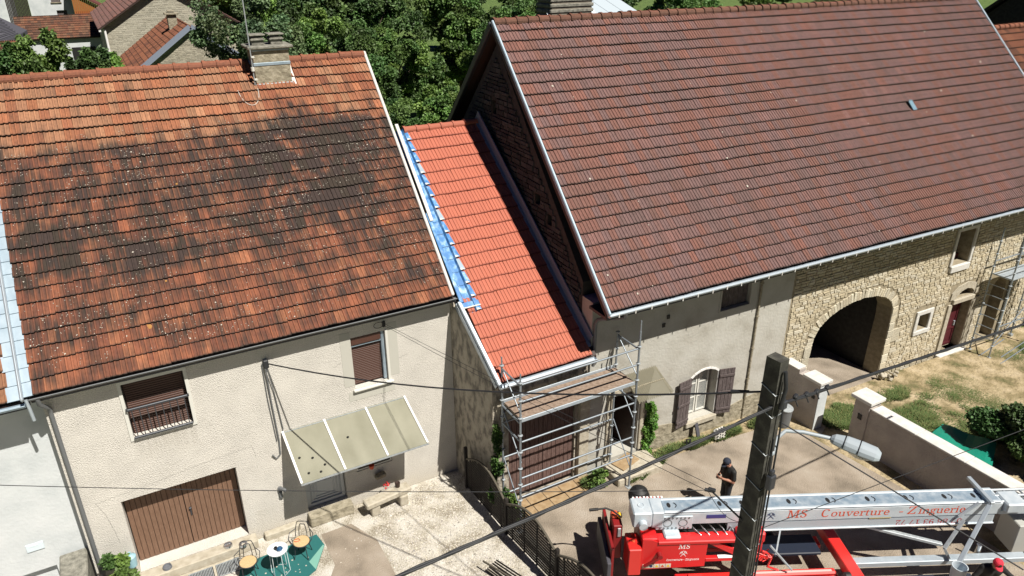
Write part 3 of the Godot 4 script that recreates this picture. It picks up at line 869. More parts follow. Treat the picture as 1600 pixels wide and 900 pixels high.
func chimney_and_mast() -> void:
	var z0 := -21.2; var z1 := -21.95
	var t := thing("chimney", "squat rendered chimney with two capped flues on the orange ridge", "chimney", Vector3(4.36, 10.3, -21.6))
	var b := MB.new()
	b.bx(3.90, 10.2, z1, 4.86, 10.98, z0, 0.01); b.bx(3.90, 11.04, z1, 4.86, 11.36, z0, 0.01)
	wobj("stack", b, M.plinth, t)
	b = MB.new(); b.bx(3.885, 10.965, z1 - 0.015, 4.875, 11.05, z0 + 0.015, 0.01); b.bx(3.885, 11.345, z1 - 0.015, 4.875, 11.40, z0 + 0.015, 0.01)
	wobj("metal_band", b, M.zinc, t)
	b = MB.new(); b.bx(3.78, 11.40, z1 - 0.1, 4.98, 11.48, z0 + 0.1, 0.02); wobj("cap_slab", b, M.concrete_cast, t)
	for x in [4.12, 4.62]:
		b = MB.new(); b.bx(x - 0.16, 11.48, z1 + 0.2, x + 0.16, 11.68, z0 - 0.2, 0.01); var f = wobj("flue", b, M.concrete_cast, t)
		for i in 2:
			b = MB.new(); b.bx(x - 0.19 - 0.02 * i, 11.60 + i * 0.12, z1 + 0.16, x + 0.19 + 0.02 * i, 11.64 + i * 0.12, z0 - 0.16, 0.01); wobj("flue_slab", b, M.concrete_cast, f)
	b = MB.new()
	b.bx(3.86, 10.36, z0, 4.92, 10.50, z0 + 0.03, 0.005)
	b.bar(Vector3(4.39, 10.40, z0 + 0.03), Vector3(4.39, 10.40 - 0.15, z0 + 0.22), 1.12, 0.02)
	wobj("flashing", b, M.bright_zinc, t)
	b = MB.new()
	b.bar(Vector3(4.91, 10.42, z0 + 0.1), Vector3(4.91, 11.05, z0 - 0.6), 0.09, 0.03); wobj("side_flashing", b, M.coping, t)
	b = MB.new()
	b.tube([Vector3(3.84, 10.5, -21.12), Vector3(3.84, 11.5, -21.12), Vector3(3.83, 15.5, -21.12)], 0.018, 6)
	var m := wobj("aerial_mast", b, M.galv)
	tag(m, "thin grey aerial mast strapped to the chimney on the orange roof", "mast")
	b = MB.new(); b.lathe(Transform3D(Basis(), Vector3(3.84, 10.86, -21.12)), [Vector2(0, 0), Vector2(0.05, 0.0), Vector2(0.05, 0.1), Vector2(0, 0.1)], 8)
	b.bx(3.84, 10.62, -21.16, 3.92, 10.66, -21.08); b.bx(3.84, 11.2, -21.16, 3.92, 11.24, -21.08)
	wobj("clamp", b, M.off_white, m)
	b = MB.new()
	var pts = []
	for i in 14:
		var u = PI * i / 13.0
		var q = Vector3(3.62 - 0.26 * cos(u + PI), 0, 0)
		var zz = -21.05 + 0.42 * sin(u)
		pts.append(Vector3(q.x, 5.74 + 0.829 * (-15.5 - zz) + 0.07, zz))
	b.tube(pts, 0.008, 5)
	tag(wobj("aerial_cable", b, M.off_white), "pale loop of aerial cable lying on tiles below the chimney", "cable")

# ---------------------------------------------------------------- the low link house with the new roof
func link_house() -> void:
	var zf := -13.92
	var t := thing("link_house", "narrow link house with smooth new orange tile roof and dark plank doors", "house", Vector3(8.6, 0, zf))
	var pitch := 36.6
	var up := Vector3(0, sin(deg_to_rad(pitch)), -cos(deg_to_rad(pitch)))
	var rf := roof_frame(Vector3(0, 4.10, -13.60), pitch)
	var slope := 8.22
	var rows := 20
	var gauge := slope / rows
	# walls
	var b := MB.new()
	var op := rect(7.62, -0.02, 9.72, 2.72)
	b.panel(Transform3D(Basis(), Vector3(0, 0, zf)), PackedVector2Array([Vector2(7.16, -0.3), Vector2(10.12, -0.3), Vector2(10.12, 4.02), Vector2(7.16, 4.02)]), [op], 0.35)
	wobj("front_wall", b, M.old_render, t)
	b = MB.new()
	# side wall seen beside the cream house: its top follows the roof
	var sx := Vector3(0.20, 0, 1.91).normalized()
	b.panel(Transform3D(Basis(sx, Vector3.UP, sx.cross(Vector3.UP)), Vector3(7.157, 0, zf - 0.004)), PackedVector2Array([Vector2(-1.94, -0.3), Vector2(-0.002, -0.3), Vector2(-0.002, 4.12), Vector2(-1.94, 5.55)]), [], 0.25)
	wobj("side_wall", b, M.old_render, t)
	b = MB.new()
	b.bx(9.80, -0.1, zf + 0.002, 10.12, 3.2, zf + 0.14, 0.01)
	wobj("pillar", b, M.cut_stone, t)
	b = MB.new(); b.bx(7.40, 2.735, zf + 0.002, 9.78, 3.02, zf + 0.05, 0.01); wobj("lintel", b, M.concrete_cast, t)
	# plank doors
	for i in 15:
		b = MB.new()
		var x0 = 7.63 + 2.08 * i / 15.0; var x1 = 7.63 + 2.08 * (i + 1) / 15.0
		b.bx(x0 + 0.004, 0.03, zf - 0.13, x1 - (0.004 if i != 7 else 0.012), 2.70, zf - 0.09 + 0.004 * (i % 3), 0.006)
		wobj("door_plank", b, M.red_wood, t)
	b = MB.new(); b.bx(7.62, 0.0, zf - 0.2, 9.72, 2.71, zf - 0.14); wobj("door_back", b, M.black, t)
	# roof deck
	b = MB.new()
	var e0 := Vector3(0, 4.07, -13.62); var rg := e0 + up * (slope - 0.02)
	b.quad(Vector3(7.12, e0.y, e0.z), Vector3(10.12, e0.y, e0.z), Vector3(10.12, rg.y, rg.z), Vector3(7.0, rg.y, rg.z))
	b.quad(Vector3(7.12, e0.y - 0.1, e0.z), Vector3(7.0, rg.y - 0.1, rg.z), Vector3(10.12, rg.y - 0.1, rg.z), Vector3(10.12, e0.y - 0.1, e0.z))
	b.quad(Vector3(7.12, e0.y - 0.1, e0.z), Vector3(10.12, e0.y - 0.1, e0.z), Vector3(10.12, e0.y, e0.z), Vector3(7.12, e0.y, e0.z))
	b.quad(Vector3(7.0, rg.y, rg.z), Vector3(10.12, rg.y, rg.z), Vector3(10.12, 4.0, rg.z * 2 - e0.z), Vector3(7.0, 4.0, rg.z * 2 - e0.z))
	var roof := wobj("roof", b, M.dark_brown, t)
	var inv := Transform3D(Basis(), -base_of(roof))
	lay_tiles(roof, inv * rf, rows, gauge, 0.205,
		func(r):
			var z = -13.6 - (r + 0.5) * gauge * cos(deg_to_rad(pitch))
			return [7.20 if z > -15.45 else 7.50 + 0.19 * clampf((-15.6 - z) / 4.6, 0, 1), 9.97],
		func(r, k, nn): return rng.randi() % 8, tv.fresh, M.new_tile, 300)
	var rtop := rf * Vector3(0, 0, -slope)
	ridge_row(roof, Vector3(7.62, rtop.y, rtop.z) - base_of(roof), Vector3(9.98, rtop.y, rtop.z) - base_of(roof), 0.40, 0.13, tv.ridge_new, M.new_tile)
	# blue-filmed zinc gutter between this roof and the cream house
	var i0 := int(2.35 / gauge)
	for r in range(5, rows):
		b = MB.new()
		var s0 = -r * gauge + 0.03; var s1 = -(r + 1) * gauge
		var x1 = 7.52 + 0.19 * (r - 5) / 15.0
		b.quad(rf * Vector3(x1 - 0.32, 0.02, s0), rf * Vector3(x1 - 0.04, 0.02, s0), rf * Vector3(x1 - 0.04, 0.02, s1), rf * Vector3(x1 - 0.32, 0.02, s1))
		b.quad(rf * Vector3(x1 - 0.13, 0.02, s0), rf * Vector3(x1 - 0.10, 0.10, s0), rf * Vector3(x1 - 0.10, 0.10, s1), rf * Vector3(x1 - 0.13, 0.02, s1))
		b.quad(rf * Vector3(x1 - 0.10, 0.10, s0), rf * Vector3(x1 - 0.08, 0.02, s0), rf * Vector3(x1 - 0.08, 0.02, s1), rf * Vector3(x1 - 0.10, 0.10, s1))
		wobj("valley_sheet", b, M.blue_film, roof)
		b = MB.new()
		# lead flap dressed over the tiles, its lower edge turned up
		b.quad(rf * Vector3(x1 - 0.09, 0.075, s0 - 0.02), rf * Vector3(x1 + 0.045, 0.075, s0 - 0.02), rf * Vector3(x1 + 0.01, 0.05, s1 + 0.05), rf * Vector3(x1 - 0.09, 0.05, s1 + 0.05))
		wobj("flashing_flap", b, M.blue_film if r % 4 != 0 else M.zinc, roof)
		b = MB.new()
		b.quad(rf * Vector3(x1 - 0.09, 0.08, s0 - 0.02), rf * Vector3(x1 + 0.02, 0.10, s0 - 0.02), rf * Vector3(x1 - 0.03, 0.08, s0 - 0.08), rf * Vector3(x1 - 0.09, 0.08, s0 - 0.08))
		wobj("turned_edge", b, M.coping, roof)
	b = MB.new()
	b.bar(rf * Vector3(7.12, 0.06, -2.35), rf * Vector3(7.22, 0.10, -5.2), 0.10, 0.05, rf.basis.y, 0.01)
	wobj("upstand", b, M.blue_film, roof)
	b = MB.new()
	b.bar(rf * Vector3(7.24, 0.14, -4.9), rf * Vector3(7.42, 0.20, -slope - 0.1), 0.10, 0.05, rf.basis.y, 0.01)
	wobj("upstand_cover", b, M.coping, roof)
	b = MB.new()
	b.bar(rf * Vector3(7.08, 0.055, -2.26), rf * Vector3(7.58, 0.055, -2.26), 0.16, 0.03, rf.basis.y, 0.01)
	wobj("gutter_outlet", b, M.blue_film, roof)
	b = MB.new()
	b.bar(rf * Vector3(7.10, 0.085, -2.17), rf * Vector3(7.58, 0.085, -2.17), 0.03, 0.02, rf.basis.y)
	wobj("outlet_edge", b, M.coping, roof)
	# white verge over the side wall
	b = MB.new()
	b.bar(rf * Vector3(7.18, 0.03, 0.06), rf * Vector3(7.06, 0.03, -2.4), 0.10, 0.10, rf.basis.y, 0.015)
	b.bar(rf * Vector3(7.125, -0.09, 0.04), rf * Vector3(7.0, -0.09, -2.4), 0.02, 0.14, rf.basis.y)
	wobj("verge_flashing", b, M.bright_zinc, roof)
	# zinc soaker against the big gable
	b = MB.new()
	b.bar(rf * Vector3(10.06, 0.16, -0.4), rf * Vector3(10.06, 0.16, -slope - 0.15), 0.03, 0.30, rf.basis.y)
	b.bar(rf * Vector3(10.01, 0.03, -0.25), rf * Vector3(10.01, 0.03, -slope), 0.10, 0.03, rf.basis.y)
	wobj("wall_flashing", b, M.slate_blue, roof)  # darker than the other zinc: the shadow here is put into the colour
	b = MB.new()
	gutter(b, Vector3(7.16, 4.07, -13.50), Vector3(10.02, 4.07, -13.50), 0.085, Vector3(0, 0, 1))
	wobj("gutter", b, M.bright_zinc, t)
	b = MB.new()
	b.tube([Vector3(10.02, 3.97, -13.5), Vector3(10.07, 3.85, -13.6), Vector3(10.09, 3.7, -13.72)], 0.045, 8)
	wobj("gutter_elbow", b, M.bright_zinc, t)
	b = MB.new(); b.bx(7.2, 3.86, -13.66, 10.05, 4.0, -13.62); wobj("fascia", b, M.dark_brown, t)

# ---------------------------------------------------------------- the big barn-house on the right
func big_house() -> void:
	var t := thing("barn_house", "long stone and render barn house with a huge brown tile roof and arched porch", "house", Vector3(10.1, 0, -13.85), "", deg_to_rad(-1.7))
	var I := Transform3D()
	var b := MB.new()
	var loft := rect(4.45, 4.20, 5.58, 4.88)
	var win := PackedVector2Array([Vector2(3.66, 0.62), Vector2(4.68, 0.62), Vector2(4.68, 2.14), Vector2(4.56, 2.23), Vector2(4.36, 2.31), Vector2(4.17, 2.335), Vector2(3.98, 2.31), Vector2(3.78, 2.23), Vector2(3.66, 2.14)])
	var door := rect(0.84, 0.26, 1.76, 2.36)
	b.panel(I, PackedVector2Array([Vector2(0.0, -0.3), Vector2(7.36, -0.3), Vector2(7.36, 5.5), Vector2(0, 5.5)]), [loft, win, door], 0.5)
	var rw := obj("rendered_wall", b, M.grey_render, t)
	b = MB.new()
	b.panel(Transform3D(Basis(), Vector3(0, 0, 0.025)), PackedVector2Array([Vector2(2.05, -0.3), Vector2(7.355, -0.3), Vector2(7.355, 0.92), Vector2(6.0, 0.78), Vector2(4.8, 0.55), Vector2(4.7, 0.45), Vector2(3.6, 0.45), Vector2(3.3, 0.72), Vector2(2.5, 0.85), Vector2(2.05, 0.8)]), [], 0.024, false)
	obj("damp_plinth", b, M.plinth, t)
	# stone half
	var ar := PackedVector2Array([Vector2(8.66, -0.4), Vector2(12.5, -0.4)])
	for q in [Vector2(12.52, 1.0), Vector2(12.55, 1.96), Vector2(12.5, 2.42), Vector2(12.3, 2.74), Vector2(11.98, 2.95), Vector2(11.5, 3.12), Vector2(10.85, 3.19), Vector2(10.27, 3.15), Vector2(9.73, 3.03), Vector2(9.27, 2.84), Vector2(8.91, 2.56), Vector2(8.72, 2.2), Vector2(8.67, 1.5)]: ar.append(q)
	var sw := rect(14.13, 1.12, 14.74, 1.76)
	var dr := rect(15.98, -0.30, 17.14, 1.78)
	var tr := PackedVector2Array([Vector2(16.12, 1.98), Vector2(17.10, 1.98), Vector2(17.1, 2.12), Vector2(16.95, 2.24), Vector2(16.65, 2.30), Vector2(16.35, 2.24), Vector2(16.12, 2.08)])
	var uw := rect(15.28, 3.46, 16.22, 4.76)
	var a2 := arch(18.35, 19.25, -0.4, 1.75, 2.3)
	b = MB.new()
	b.panel(I, PackedVector2Array([Vector2(7.36, -0.7), Vector2(21.4, -0.7), Vector2(21.4, 5.5), Vector2(7.36, 5.5)]), [ar, sw, dr, tr, uw, a2], 0.6)
	var stw := obj("stone_wall", b, M.barn_mortar, t)
	var cream = [Color(0.55, 0.49, 0.365), Color(0.59, 0.535, 0.415), Color(0.50, 0.435, 0.31), Color(0.61, 0.565, 0.46), Color(0.53, 0.47, 0.345), Color(0.44, 0.385, 0.28)]
	var sv := stone_variants("cream", cream, 24)
	var keep: Array = []
	keep.append(grow(ar, 0.36, Vector2(10.6, 1.0)))
	keep.append(rect(13.86, 0.95, 15.0, 2.04)); keep.append(rect(15.68, -0.7, 17.52, 2.60)); keep.append(rect(15.08, 3.2, 16.42, 4.9)); keep.append(rect(18.1, -0.7, 19.5, 2.6)); keep.append(rect(12.45, 0.95, 13.05, 1.62))
	lay_stones(stw, Transform3D(), PackedVector2Array([Vector2(7.45, -0.6), Vector2(21.3, -0.6), Vector2(21.3, 5.42), Vector2(7.38, 5.42)]), keep, sv, 0.065, 0.125, 0.12, 0.36, 0.028, 300, "stone", 0.018)
	# voussoirs of the porch arch and its jamb stones
	var pale := stone_variants("pale", [Color(0.58, 0.53, 0.42), Color(0.54, 0.485, 0.37), Color(0.61, 0.57, 0.46)], 9, 0.25)
	var mid := Vector2(10.6, 1.5)
	var ap = []
	for i in range(3, ar.size()): ap.append(ar[i])
	var tot := 0.0
	for i in ap.size() - 1: tot += ap[i].distance_to(ap[i + 1])
	var nv := 46
	for i in nv:
		var want := tot * (i + 0.5) / nv
		var p := Vector2.ZERO; var dirv := Vector2.RIGHT
		for j in ap.size() - 1:
			var l = ap[j].distance_to(ap[j + 1])
			if want <= l:
				p = ap[j].lerp(ap[j + 1], want / l); dirv = (ap[j + 1] - ap[j]).normalized(); break
			want -= l
		var out := Vector2(dirv.y, -dirv.x)
		if out.dot(p - mid) < 0: out = -out
		var ln = rng.randf_range(0.27, 0.36)
		var bs := Basis(Vector3(-out.y, out.x, 0), Vector3(out.x, out.y, 0), Vector3(0, 0, 1)).scaled_local(Vector3(tot / nv * 0.94, ln, 0.035))
		place("voussoir", pale[rng.randi() % pale.size()], M.stone, stw, Transform3D(bs, Vector3(p.x + out.x * (ln / 2 + 0.005), p.y + out.y * (ln / 2 + 0.005), 0)))
	for s in [0, 1]:
		var y = -0.5
		while y < 1.85:
			var h = rng.randf_range(0.26, 0.42)
			var w = rng.randf_range(0.24, 0.36)
			var x = 8.65 - w / 2 if s == 0 else 12.52 + w / 2
			place("jamb_stone", pale[rng.randi() % pale.size()], M.stone, stw, Transform3D(Basis().scaled(Vector3(w, h - 0.015, 0.035)), Vector3(x, y + h / 2, 0)))
			y += h
	place("mailbox_stone", pale[0], M.stone, stw, Transform3D(Basis().scaled(Vector3(0.52, 0.55, 0.03)), Vector3(12.95, 1.28, 0)))
	# porch passage behind the arch
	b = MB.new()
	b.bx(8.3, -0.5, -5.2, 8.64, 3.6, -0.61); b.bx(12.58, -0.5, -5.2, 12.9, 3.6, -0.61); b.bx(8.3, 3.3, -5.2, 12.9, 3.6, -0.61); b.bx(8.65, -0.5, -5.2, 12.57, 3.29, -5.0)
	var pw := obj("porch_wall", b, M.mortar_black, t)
	lay_stones(pw, Transform3D(Basis(), Vector3(0, 0, -5.0)), rect(8.66, -0.4, 12.5, 3.25), [], stone_variants("grey", [Color(0.05, 0.045, 0.038), Color(0.04, 0.036, 0.03), Color(0.06, 0.053, 0.043), Color(0.03, 0.028, 0.025)], 16), 0.10, 0.17, 0.2, 0.42, 0.03, 0)  # passage stones darkened: the gloom inside is part of their colour
	b = MB.new()
	for i in 9: b.bx(9.3 + i * 0.27, 0.05, -4.6, 9.55 + i * 0.27, 1.5 + 0.1 * (i % 2), -4.55, 0.01)
	obj("porch_gate", b, M.dark_brown, t)
	# loft opening with dark doors
	b = MB.new(); b.bx(4.46, 4.21, -0.2, 5.57, 4.87, -0.14); obj("loft_shutter", b, M.dark_brown, t)
	for i in 6:
		b = MB.new(); b.bx(4.47 + i * 0.183, 4.22, -0.14, 4.645 + i * 0.183, 4.86, -0.11, 0.006); obj("loft_plank", b, M.shutter, t)
	b = MB.new(); window_box(b, 4.40, 4.15, 5.63, 4.93, 0.02, 0.05, 0.019); obj("loft_frame", b, M.grey_render, t)
	# shuttered window: frame, panes, curtain, stone sill
	b = MB.new(); b.bx(3.67, 0.63, -0.36, 4.67, 2.33, -0.33); obj("curtain", b, M.curtain, t)
	for e in [[3.74, 4.15], [4.19, 4.60]]:
		for k in 3:
			b = MB.new(); b.bx(e[0] + 0.045, 0.74 + k * 0.5, -0.295, e[1] - 0.045, 1.19 + k * 0.5, -0.285); obj("pane", b, M.glass_clear, t)
		b = MB.new(); window_box(b, e[0], 0.67, e[1], 2.30, -0.27, 0.05, 0.05)
		for k in 2: b.bx(e[0] + 0.05, 1.20 + k * 0.5, -0.31, e[1] - 0.05, 1.235 + k * 0.5, -0.275)
		obj("window_frame", b, M.off_white, t)
	b = MB.new()
	for i in win.size() - 2:
		var p = win[i + 1]; var q = win[i + 2]
		var mid2 := Vector2(4.17, 1.4)
		var o = (Vector2((q - p).y, -(q - p).x)).normalized()
		if o.dot((p + q) / 2 - mid2) < 0: o = -o
		b.bar(Vector3(p.x + o.x * 0.03, p.y + o.y * 0.03, 0.012), Vector3(q.x + o.x * 0.03, q.y + o.y * 0.03, 0.012), 0.022, 0.06, Vector3(o.x, o.y, 0))
	obj("window_surround", b, M.white_paint, t)
	b = MB.new(); b.bx(3.55, 0.44, -0.02, 4.75, 0.615, 0.12, 0.02); obj("window_sill", b, M.cut_stone, t)
	for e in [[3.10, 3.62, 8.0], [4.71, 5.23, -14.0]]:
		var hx: float = e[1] if e[0] < 4.0 else e[0]
		var sgn = -1.0 if e[0] < 4.0 else 1.0
		var hinge := Transform3D(Basis(Vector3.UP, deg_to_rad(e[2])), Vector3(hx, 0, 0.04))
		b = MB.new(); b.box(hinge * Transform3D(Basis(), Vector3(sgn * 0.26, 1.40, 0.0)), Vector3(0.52, 1.60, 0.012)); var sh := obj("shutter", b, M.shutter, t)
		for i in 4:
			b = MB.new(); b.box(hinge * Transform3D(Basis(), Vector3(sgn * (0.067 + 0.129 * i), 1.40, 0.022)), Vector3(0.124, 1.62, 0.03), 0.006); obj("shutter_plank", b, M.shutter, sh)
		for y in [0.78, 1.38, 1.98]:
			b = MB.new(); b.box(hinge * Transform3D(Basis(), Vector3(sgn * 0.26, y, 0.05)), Vector3(0.50, 0.09, 0.026), 0.008); obj("shutter_batten", b, M.shutter_pale, sh)
		b = MB.new(); b.box(hinge * Transform3D(Basis(), Vector3(sgn * 0.52, 1.38, 0.05)), Vector3(0.03, 0.05, 0.05), 0.006); obj("shutter_latch", b, M.iron, sh)
	# left door, open and dark, with a stone step
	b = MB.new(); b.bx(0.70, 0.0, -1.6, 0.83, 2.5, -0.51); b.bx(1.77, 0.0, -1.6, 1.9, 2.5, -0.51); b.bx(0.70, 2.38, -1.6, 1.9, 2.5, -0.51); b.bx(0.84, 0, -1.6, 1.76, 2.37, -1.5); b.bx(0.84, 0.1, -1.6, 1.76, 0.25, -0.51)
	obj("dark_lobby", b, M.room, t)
	b = MB.new(); b.box(Transform3D(Basis(Vector3.UP, deg_to_rad(-80)), Vector3(1.70, 1.3, -0.12)) * Transform3D(Basis(), Vector3(-0.36, 0, 0)), Vector3(0.78, 2.04, 0.045), 0.006)
	obj("open_door", b, M.dark_brown, t)
	b = MB.new(); b.bx(0.62, 0.25, 0.003, 0.80, 2.5, 0.06, 0.015); b.bx(1.80, 0.25, 0.003, 1.96, 2.45, 0.06, 0.015); b.bx(0.62, 2.46, 0.062, 1.96, 2.62, 0.10, 0.015)
	obj("door_surround", b, M.cut_stone, t)
	# white-framed openings of the stone half
	for e in [[sw, 0.16, M.coping, "small_window_surround"], [dr, 0.22, M.cut_stone, "door_surround"], [uw, 0.13, M.coping, "upper_window_surround"]]:
		b = MB.new()
		var lo: Vector2 = e[0][0]; var hi: Vector2 = e[0][2]; var g: float = e[1]
		b.bx(lo.x - g, lo.y, -0.1, lo.x - 0.002, hi.y, 0.055, 0.01); b.bx(hi.x + 0.002, lo.y, -0.1, hi.x + g, hi.y, 0.055, 0.01)
		if e[3] != "door_surround": b.bx(lo.x - g, hi.y + 0.002, -0.1, hi.x + g, hi.y + g, 0.055, 0.01)
		if e[3] == "small_window_surround": b.bx(lo.x - g, lo.y - g, -0.1, hi.x + g, lo.y - 0.002, 0.07, 0.01)
		obj(e[3], b, e[2], t)
	b = MB.new(); b.bx(15.22, 3.20, -0.25, 16.28, 3.45, 0.10, 0.02); obj("upper_window_sill", b, M.coping, t)
	b = MB.new(); b.bx(15.30, 3.47, -0.5, 16.2, 4.75, -0.45); b.bx(15.3, 3.47, -0.44, 16.2, 3.66, -0.36, 0.01); obj("upper_window", b, M.maroon, t)
	b = MB.new(); b.bx(15.36, 3.70, -0.445, 16.14, 4.70, -0.43); obj("upper_pane", b, M.glass, t)
	b = MB.new(); b.bx(14.14, 1.13, -0.4, 14.73, 1.75, -0.36); obj("small_window", b, M.maroon, t)
	b = MB.new(); b.bx(14.20, 1.19, -0.357, 14.67, 1.69, -0.35); obj("small_pane", b, M.glass, t)
	# panelled red door with a light, transom stone, arched fanlight, threshold
	b = MB.new(); b.bx(16.0, -0.29, -0.36, 17.12, 1.77, -0.30); var rd := obj("front_door", b, M.maroon, t)
	b = MB.new()
	window_box(b, 16.05, -0.25, 17.08, 1.73, -0.27, 0.10, 0.029)
	b.bx(16.15, 0.42, -0.3, 16.98, 0.52, -0.27); b.bx(16.25, -0.05, -0.3, 16.9, 0.35, -0.285, 0.008)
	obj("door_moulding", b, M.maroon, rd)
	b = MB.new(); b.bx(16.18, 0.56, -0.3, 16.55, 1.6, -0.29); obj("door_glass", b, M.pale_glass, rd)
	b = MB.new(); b.bx(16.92, 0.55, -0.3, 16.97, 0.75, -0.24, 0.008); obj("door_handle", b, M.bright_zinc, rd)
	b = MB.new(); b.bx(15.94, 1.785, -0.3, 17.18, 1.975, 0.10, 0.02); obj("transom_stone", b, M.cut_stone, t)
	b = MB.new(); b.bx(16.1, 1.98, -0.42, 17.12, 2.32, -0.38); obj("fanlight", b, M.glass, t)
	b = MB.new()
	b.panel(Transform3D(Basis(), Vector3(0, 0, 0.045)), PackedVector2Array([Vector2(15.76, 1.98), Vector2(17.40, 1.98), Vector2(17.40, 2.2), Vector2(17.15, 2.45), Vector2(16.65, 2.58), Vector2(16.1, 2.48), Vector2(15.8, 2.25)]), [PackedVector2Array([Vector2(16.1, 1.979), Vector2(17.12, 1.979), Vector2(17.12, 2.12), Vector2(16.95, 2.25), Vector2(16.65, 2.32), Vector2(16.35, 2.25), Vector2(16.1, 2.08)])], 0.04, false)
	obj("arch_surround", b, M.cut_stone, t)
	b = MB.new(); b.bx(15.76, -0.55, -0.3, 17.36, -0.30, 0.22, 0.02); obj("threshold", b, M.coping, t)
	b = MB.new()
	for i in 5: b.bx(17.38, -0.28 + i * 0.42, 0.001, 17.62 + 0.12 * (i % 2), 0.12 + i * 0.42, 0.05, 0.012)
	obj("quoin", b, M.cut_stone, t)
	b = MB.new(); b.bx(18.36, -0.4, -0.5, 19.24, 2.3, -0.45); obj("cellar_door", b, M.dark_brown, t)
	b = MB.new(); b.tube([Vector3(19.5, 5.4, 0.06), Vector3(19.5, -0.45, 0.06)], 0.05, 8); obj("downpipe", b, M.zinc, t)
	b = MB.new(); b.tube([Vector3(5.95, 5.35, 0.05), Vector3(5.95, 0.0, 0.05)], 0.035, 8)
	for y in [0.4, 1.5, 2.6, 3.7, 4.8]: b.bx(5.905, y, 0.0, 5.995, y + 0.03, 0.09)
	obj("thin_downpipe", b, M.plinth, t)
	b = MB.new()
	for p in [[2.54, 4.49], [2.40, 4.26]]: b.bx(p[0] - 0.05, p[1] - 0.06, 0.001, p[0] + 0.05, p[1] + 0.06, 0.02)
	obj("vent_cap", b, M.black, t)
	# gable on the left, in shade
	b = MB.new()
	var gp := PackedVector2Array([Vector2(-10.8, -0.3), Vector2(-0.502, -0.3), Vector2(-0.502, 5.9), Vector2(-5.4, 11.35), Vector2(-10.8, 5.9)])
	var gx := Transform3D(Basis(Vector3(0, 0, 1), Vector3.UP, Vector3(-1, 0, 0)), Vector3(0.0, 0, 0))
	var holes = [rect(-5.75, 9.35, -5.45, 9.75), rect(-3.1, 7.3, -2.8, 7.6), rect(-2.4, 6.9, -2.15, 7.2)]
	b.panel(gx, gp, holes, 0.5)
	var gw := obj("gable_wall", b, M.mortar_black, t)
	var grey := stone_variants("gable_shade", [Color(0.045, 0.050, 0.053), Color(0.034, 0.038, 0.041), Color(0.060, 0.064, 0.066), Color(0.027, 0.030, 0.033)], 16)  # near-black stones: the shade on the gable is put into their colour
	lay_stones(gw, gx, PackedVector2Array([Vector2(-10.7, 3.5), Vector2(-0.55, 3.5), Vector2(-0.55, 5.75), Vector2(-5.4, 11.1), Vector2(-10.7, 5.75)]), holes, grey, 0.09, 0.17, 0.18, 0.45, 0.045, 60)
	b = MB.new()
	b.panel(Transform3D(Basis(Vector3(0, 0, -1), Vector3.UP, Vector3(1, 0, 0)), Vector3(21.4, 0, 0)), PackedVector2Array([Vector2(0.602, -0.7), Vector2(10.8, -0.7), Vector2(10.8, 5.9), Vector2(5.4, 11.35), Vector2(0.602, 5.9)]), [], 0.5)
	b.panel(Transform3D(Basis(Vector3(-1, 0, 0), Vector3.UP, Vector3(0, 0, -1)), Vector3(0, 0, -10.802)), rect(-21.4, -0.7, 0.0, 5.9), [], 0.5)
	obj("far_wall", b, M.mortar_dark, t)
	b = MB.new(); b.bx(0.51, 3.62, -10.2, 21.3, 3.8, -0.62); b.bx(2.2, -0.4, -10.2, 2.4, 3.6, -0.52); b.bx(13.2, -0.5, -10.2, 13.4, 3.6, -0.62); b.bx(17.4, -0.5, -10.2, 17.6, 3.6, -0.62); obj("inner_floor", b, M.room, t)
	# roof
	var pitch := 45.0
	var slope := 8.90
	var rows := 25
	var gauge := slope / rows
	var up := Vector3(0, sin(PI / 4), -cos(PI / 4))
	var rf := roof_frame(Vector3(0, 5.64, 0.86), pitch)
	b = MB.new()
	var e0 := Vector3(0, 5.60, 0.84); var rg := e0 + up * (slope - 0.01)
	var zb := 2 * rg.z - e0.z
	b.quad(Vector3(-0.16, e0.y, e0.z), Vector3(21.48, e0.y, e0.z), Vector3(21.48, rg.y, rg.z), Vector3(-0.16, rg.y, rg.z))
	b.quad(Vector3(-0.16, e0.y, zb), Vector3(-0.16, rg.y, rg.z), Vector3(21.48, rg.y, rg.z), Vector3(21.48, e0.y, zb))
	b.quad(Vector3(-0.16, e0.y - 0.14, e0.z), Vector3(-0.16, rg.y - 0.14, rg.z), Vector3(21.48, rg.y - 0.14, rg.z), Vector3(21.48, e0.y - 0.14, e0.z))
	b.quad(Vector3(-0.16, e0.y - 0.14, zb), Vector3(21.48, e0.y - 0.14, zb), Vector3(21.48, rg.y - 0.14, rg.z), Vector3(-0.16, rg.y - 0.14, rg.z))
	b.quad(Vector3(-0.16, e0.y - 0.14, e0.z), Vector3(21.48, e0.y - 0.14, e0.z), Vector3(21.48, e0.y, e0.z), Vector3(-0.16, e0.y, e0.z))
	for x in [-0.16, 21.48]:
		for zz in [e0.z, zb]:
			b.quad(Vector3(x, e0.y - 0.14, zz), Vector3(x, e0.y, zz), Vector3(x, rg.y, rg.z), Vector3(x, rg.y - 0.14, rg.z))
	var roof := obj("roof", b, M.dark_brown, t)
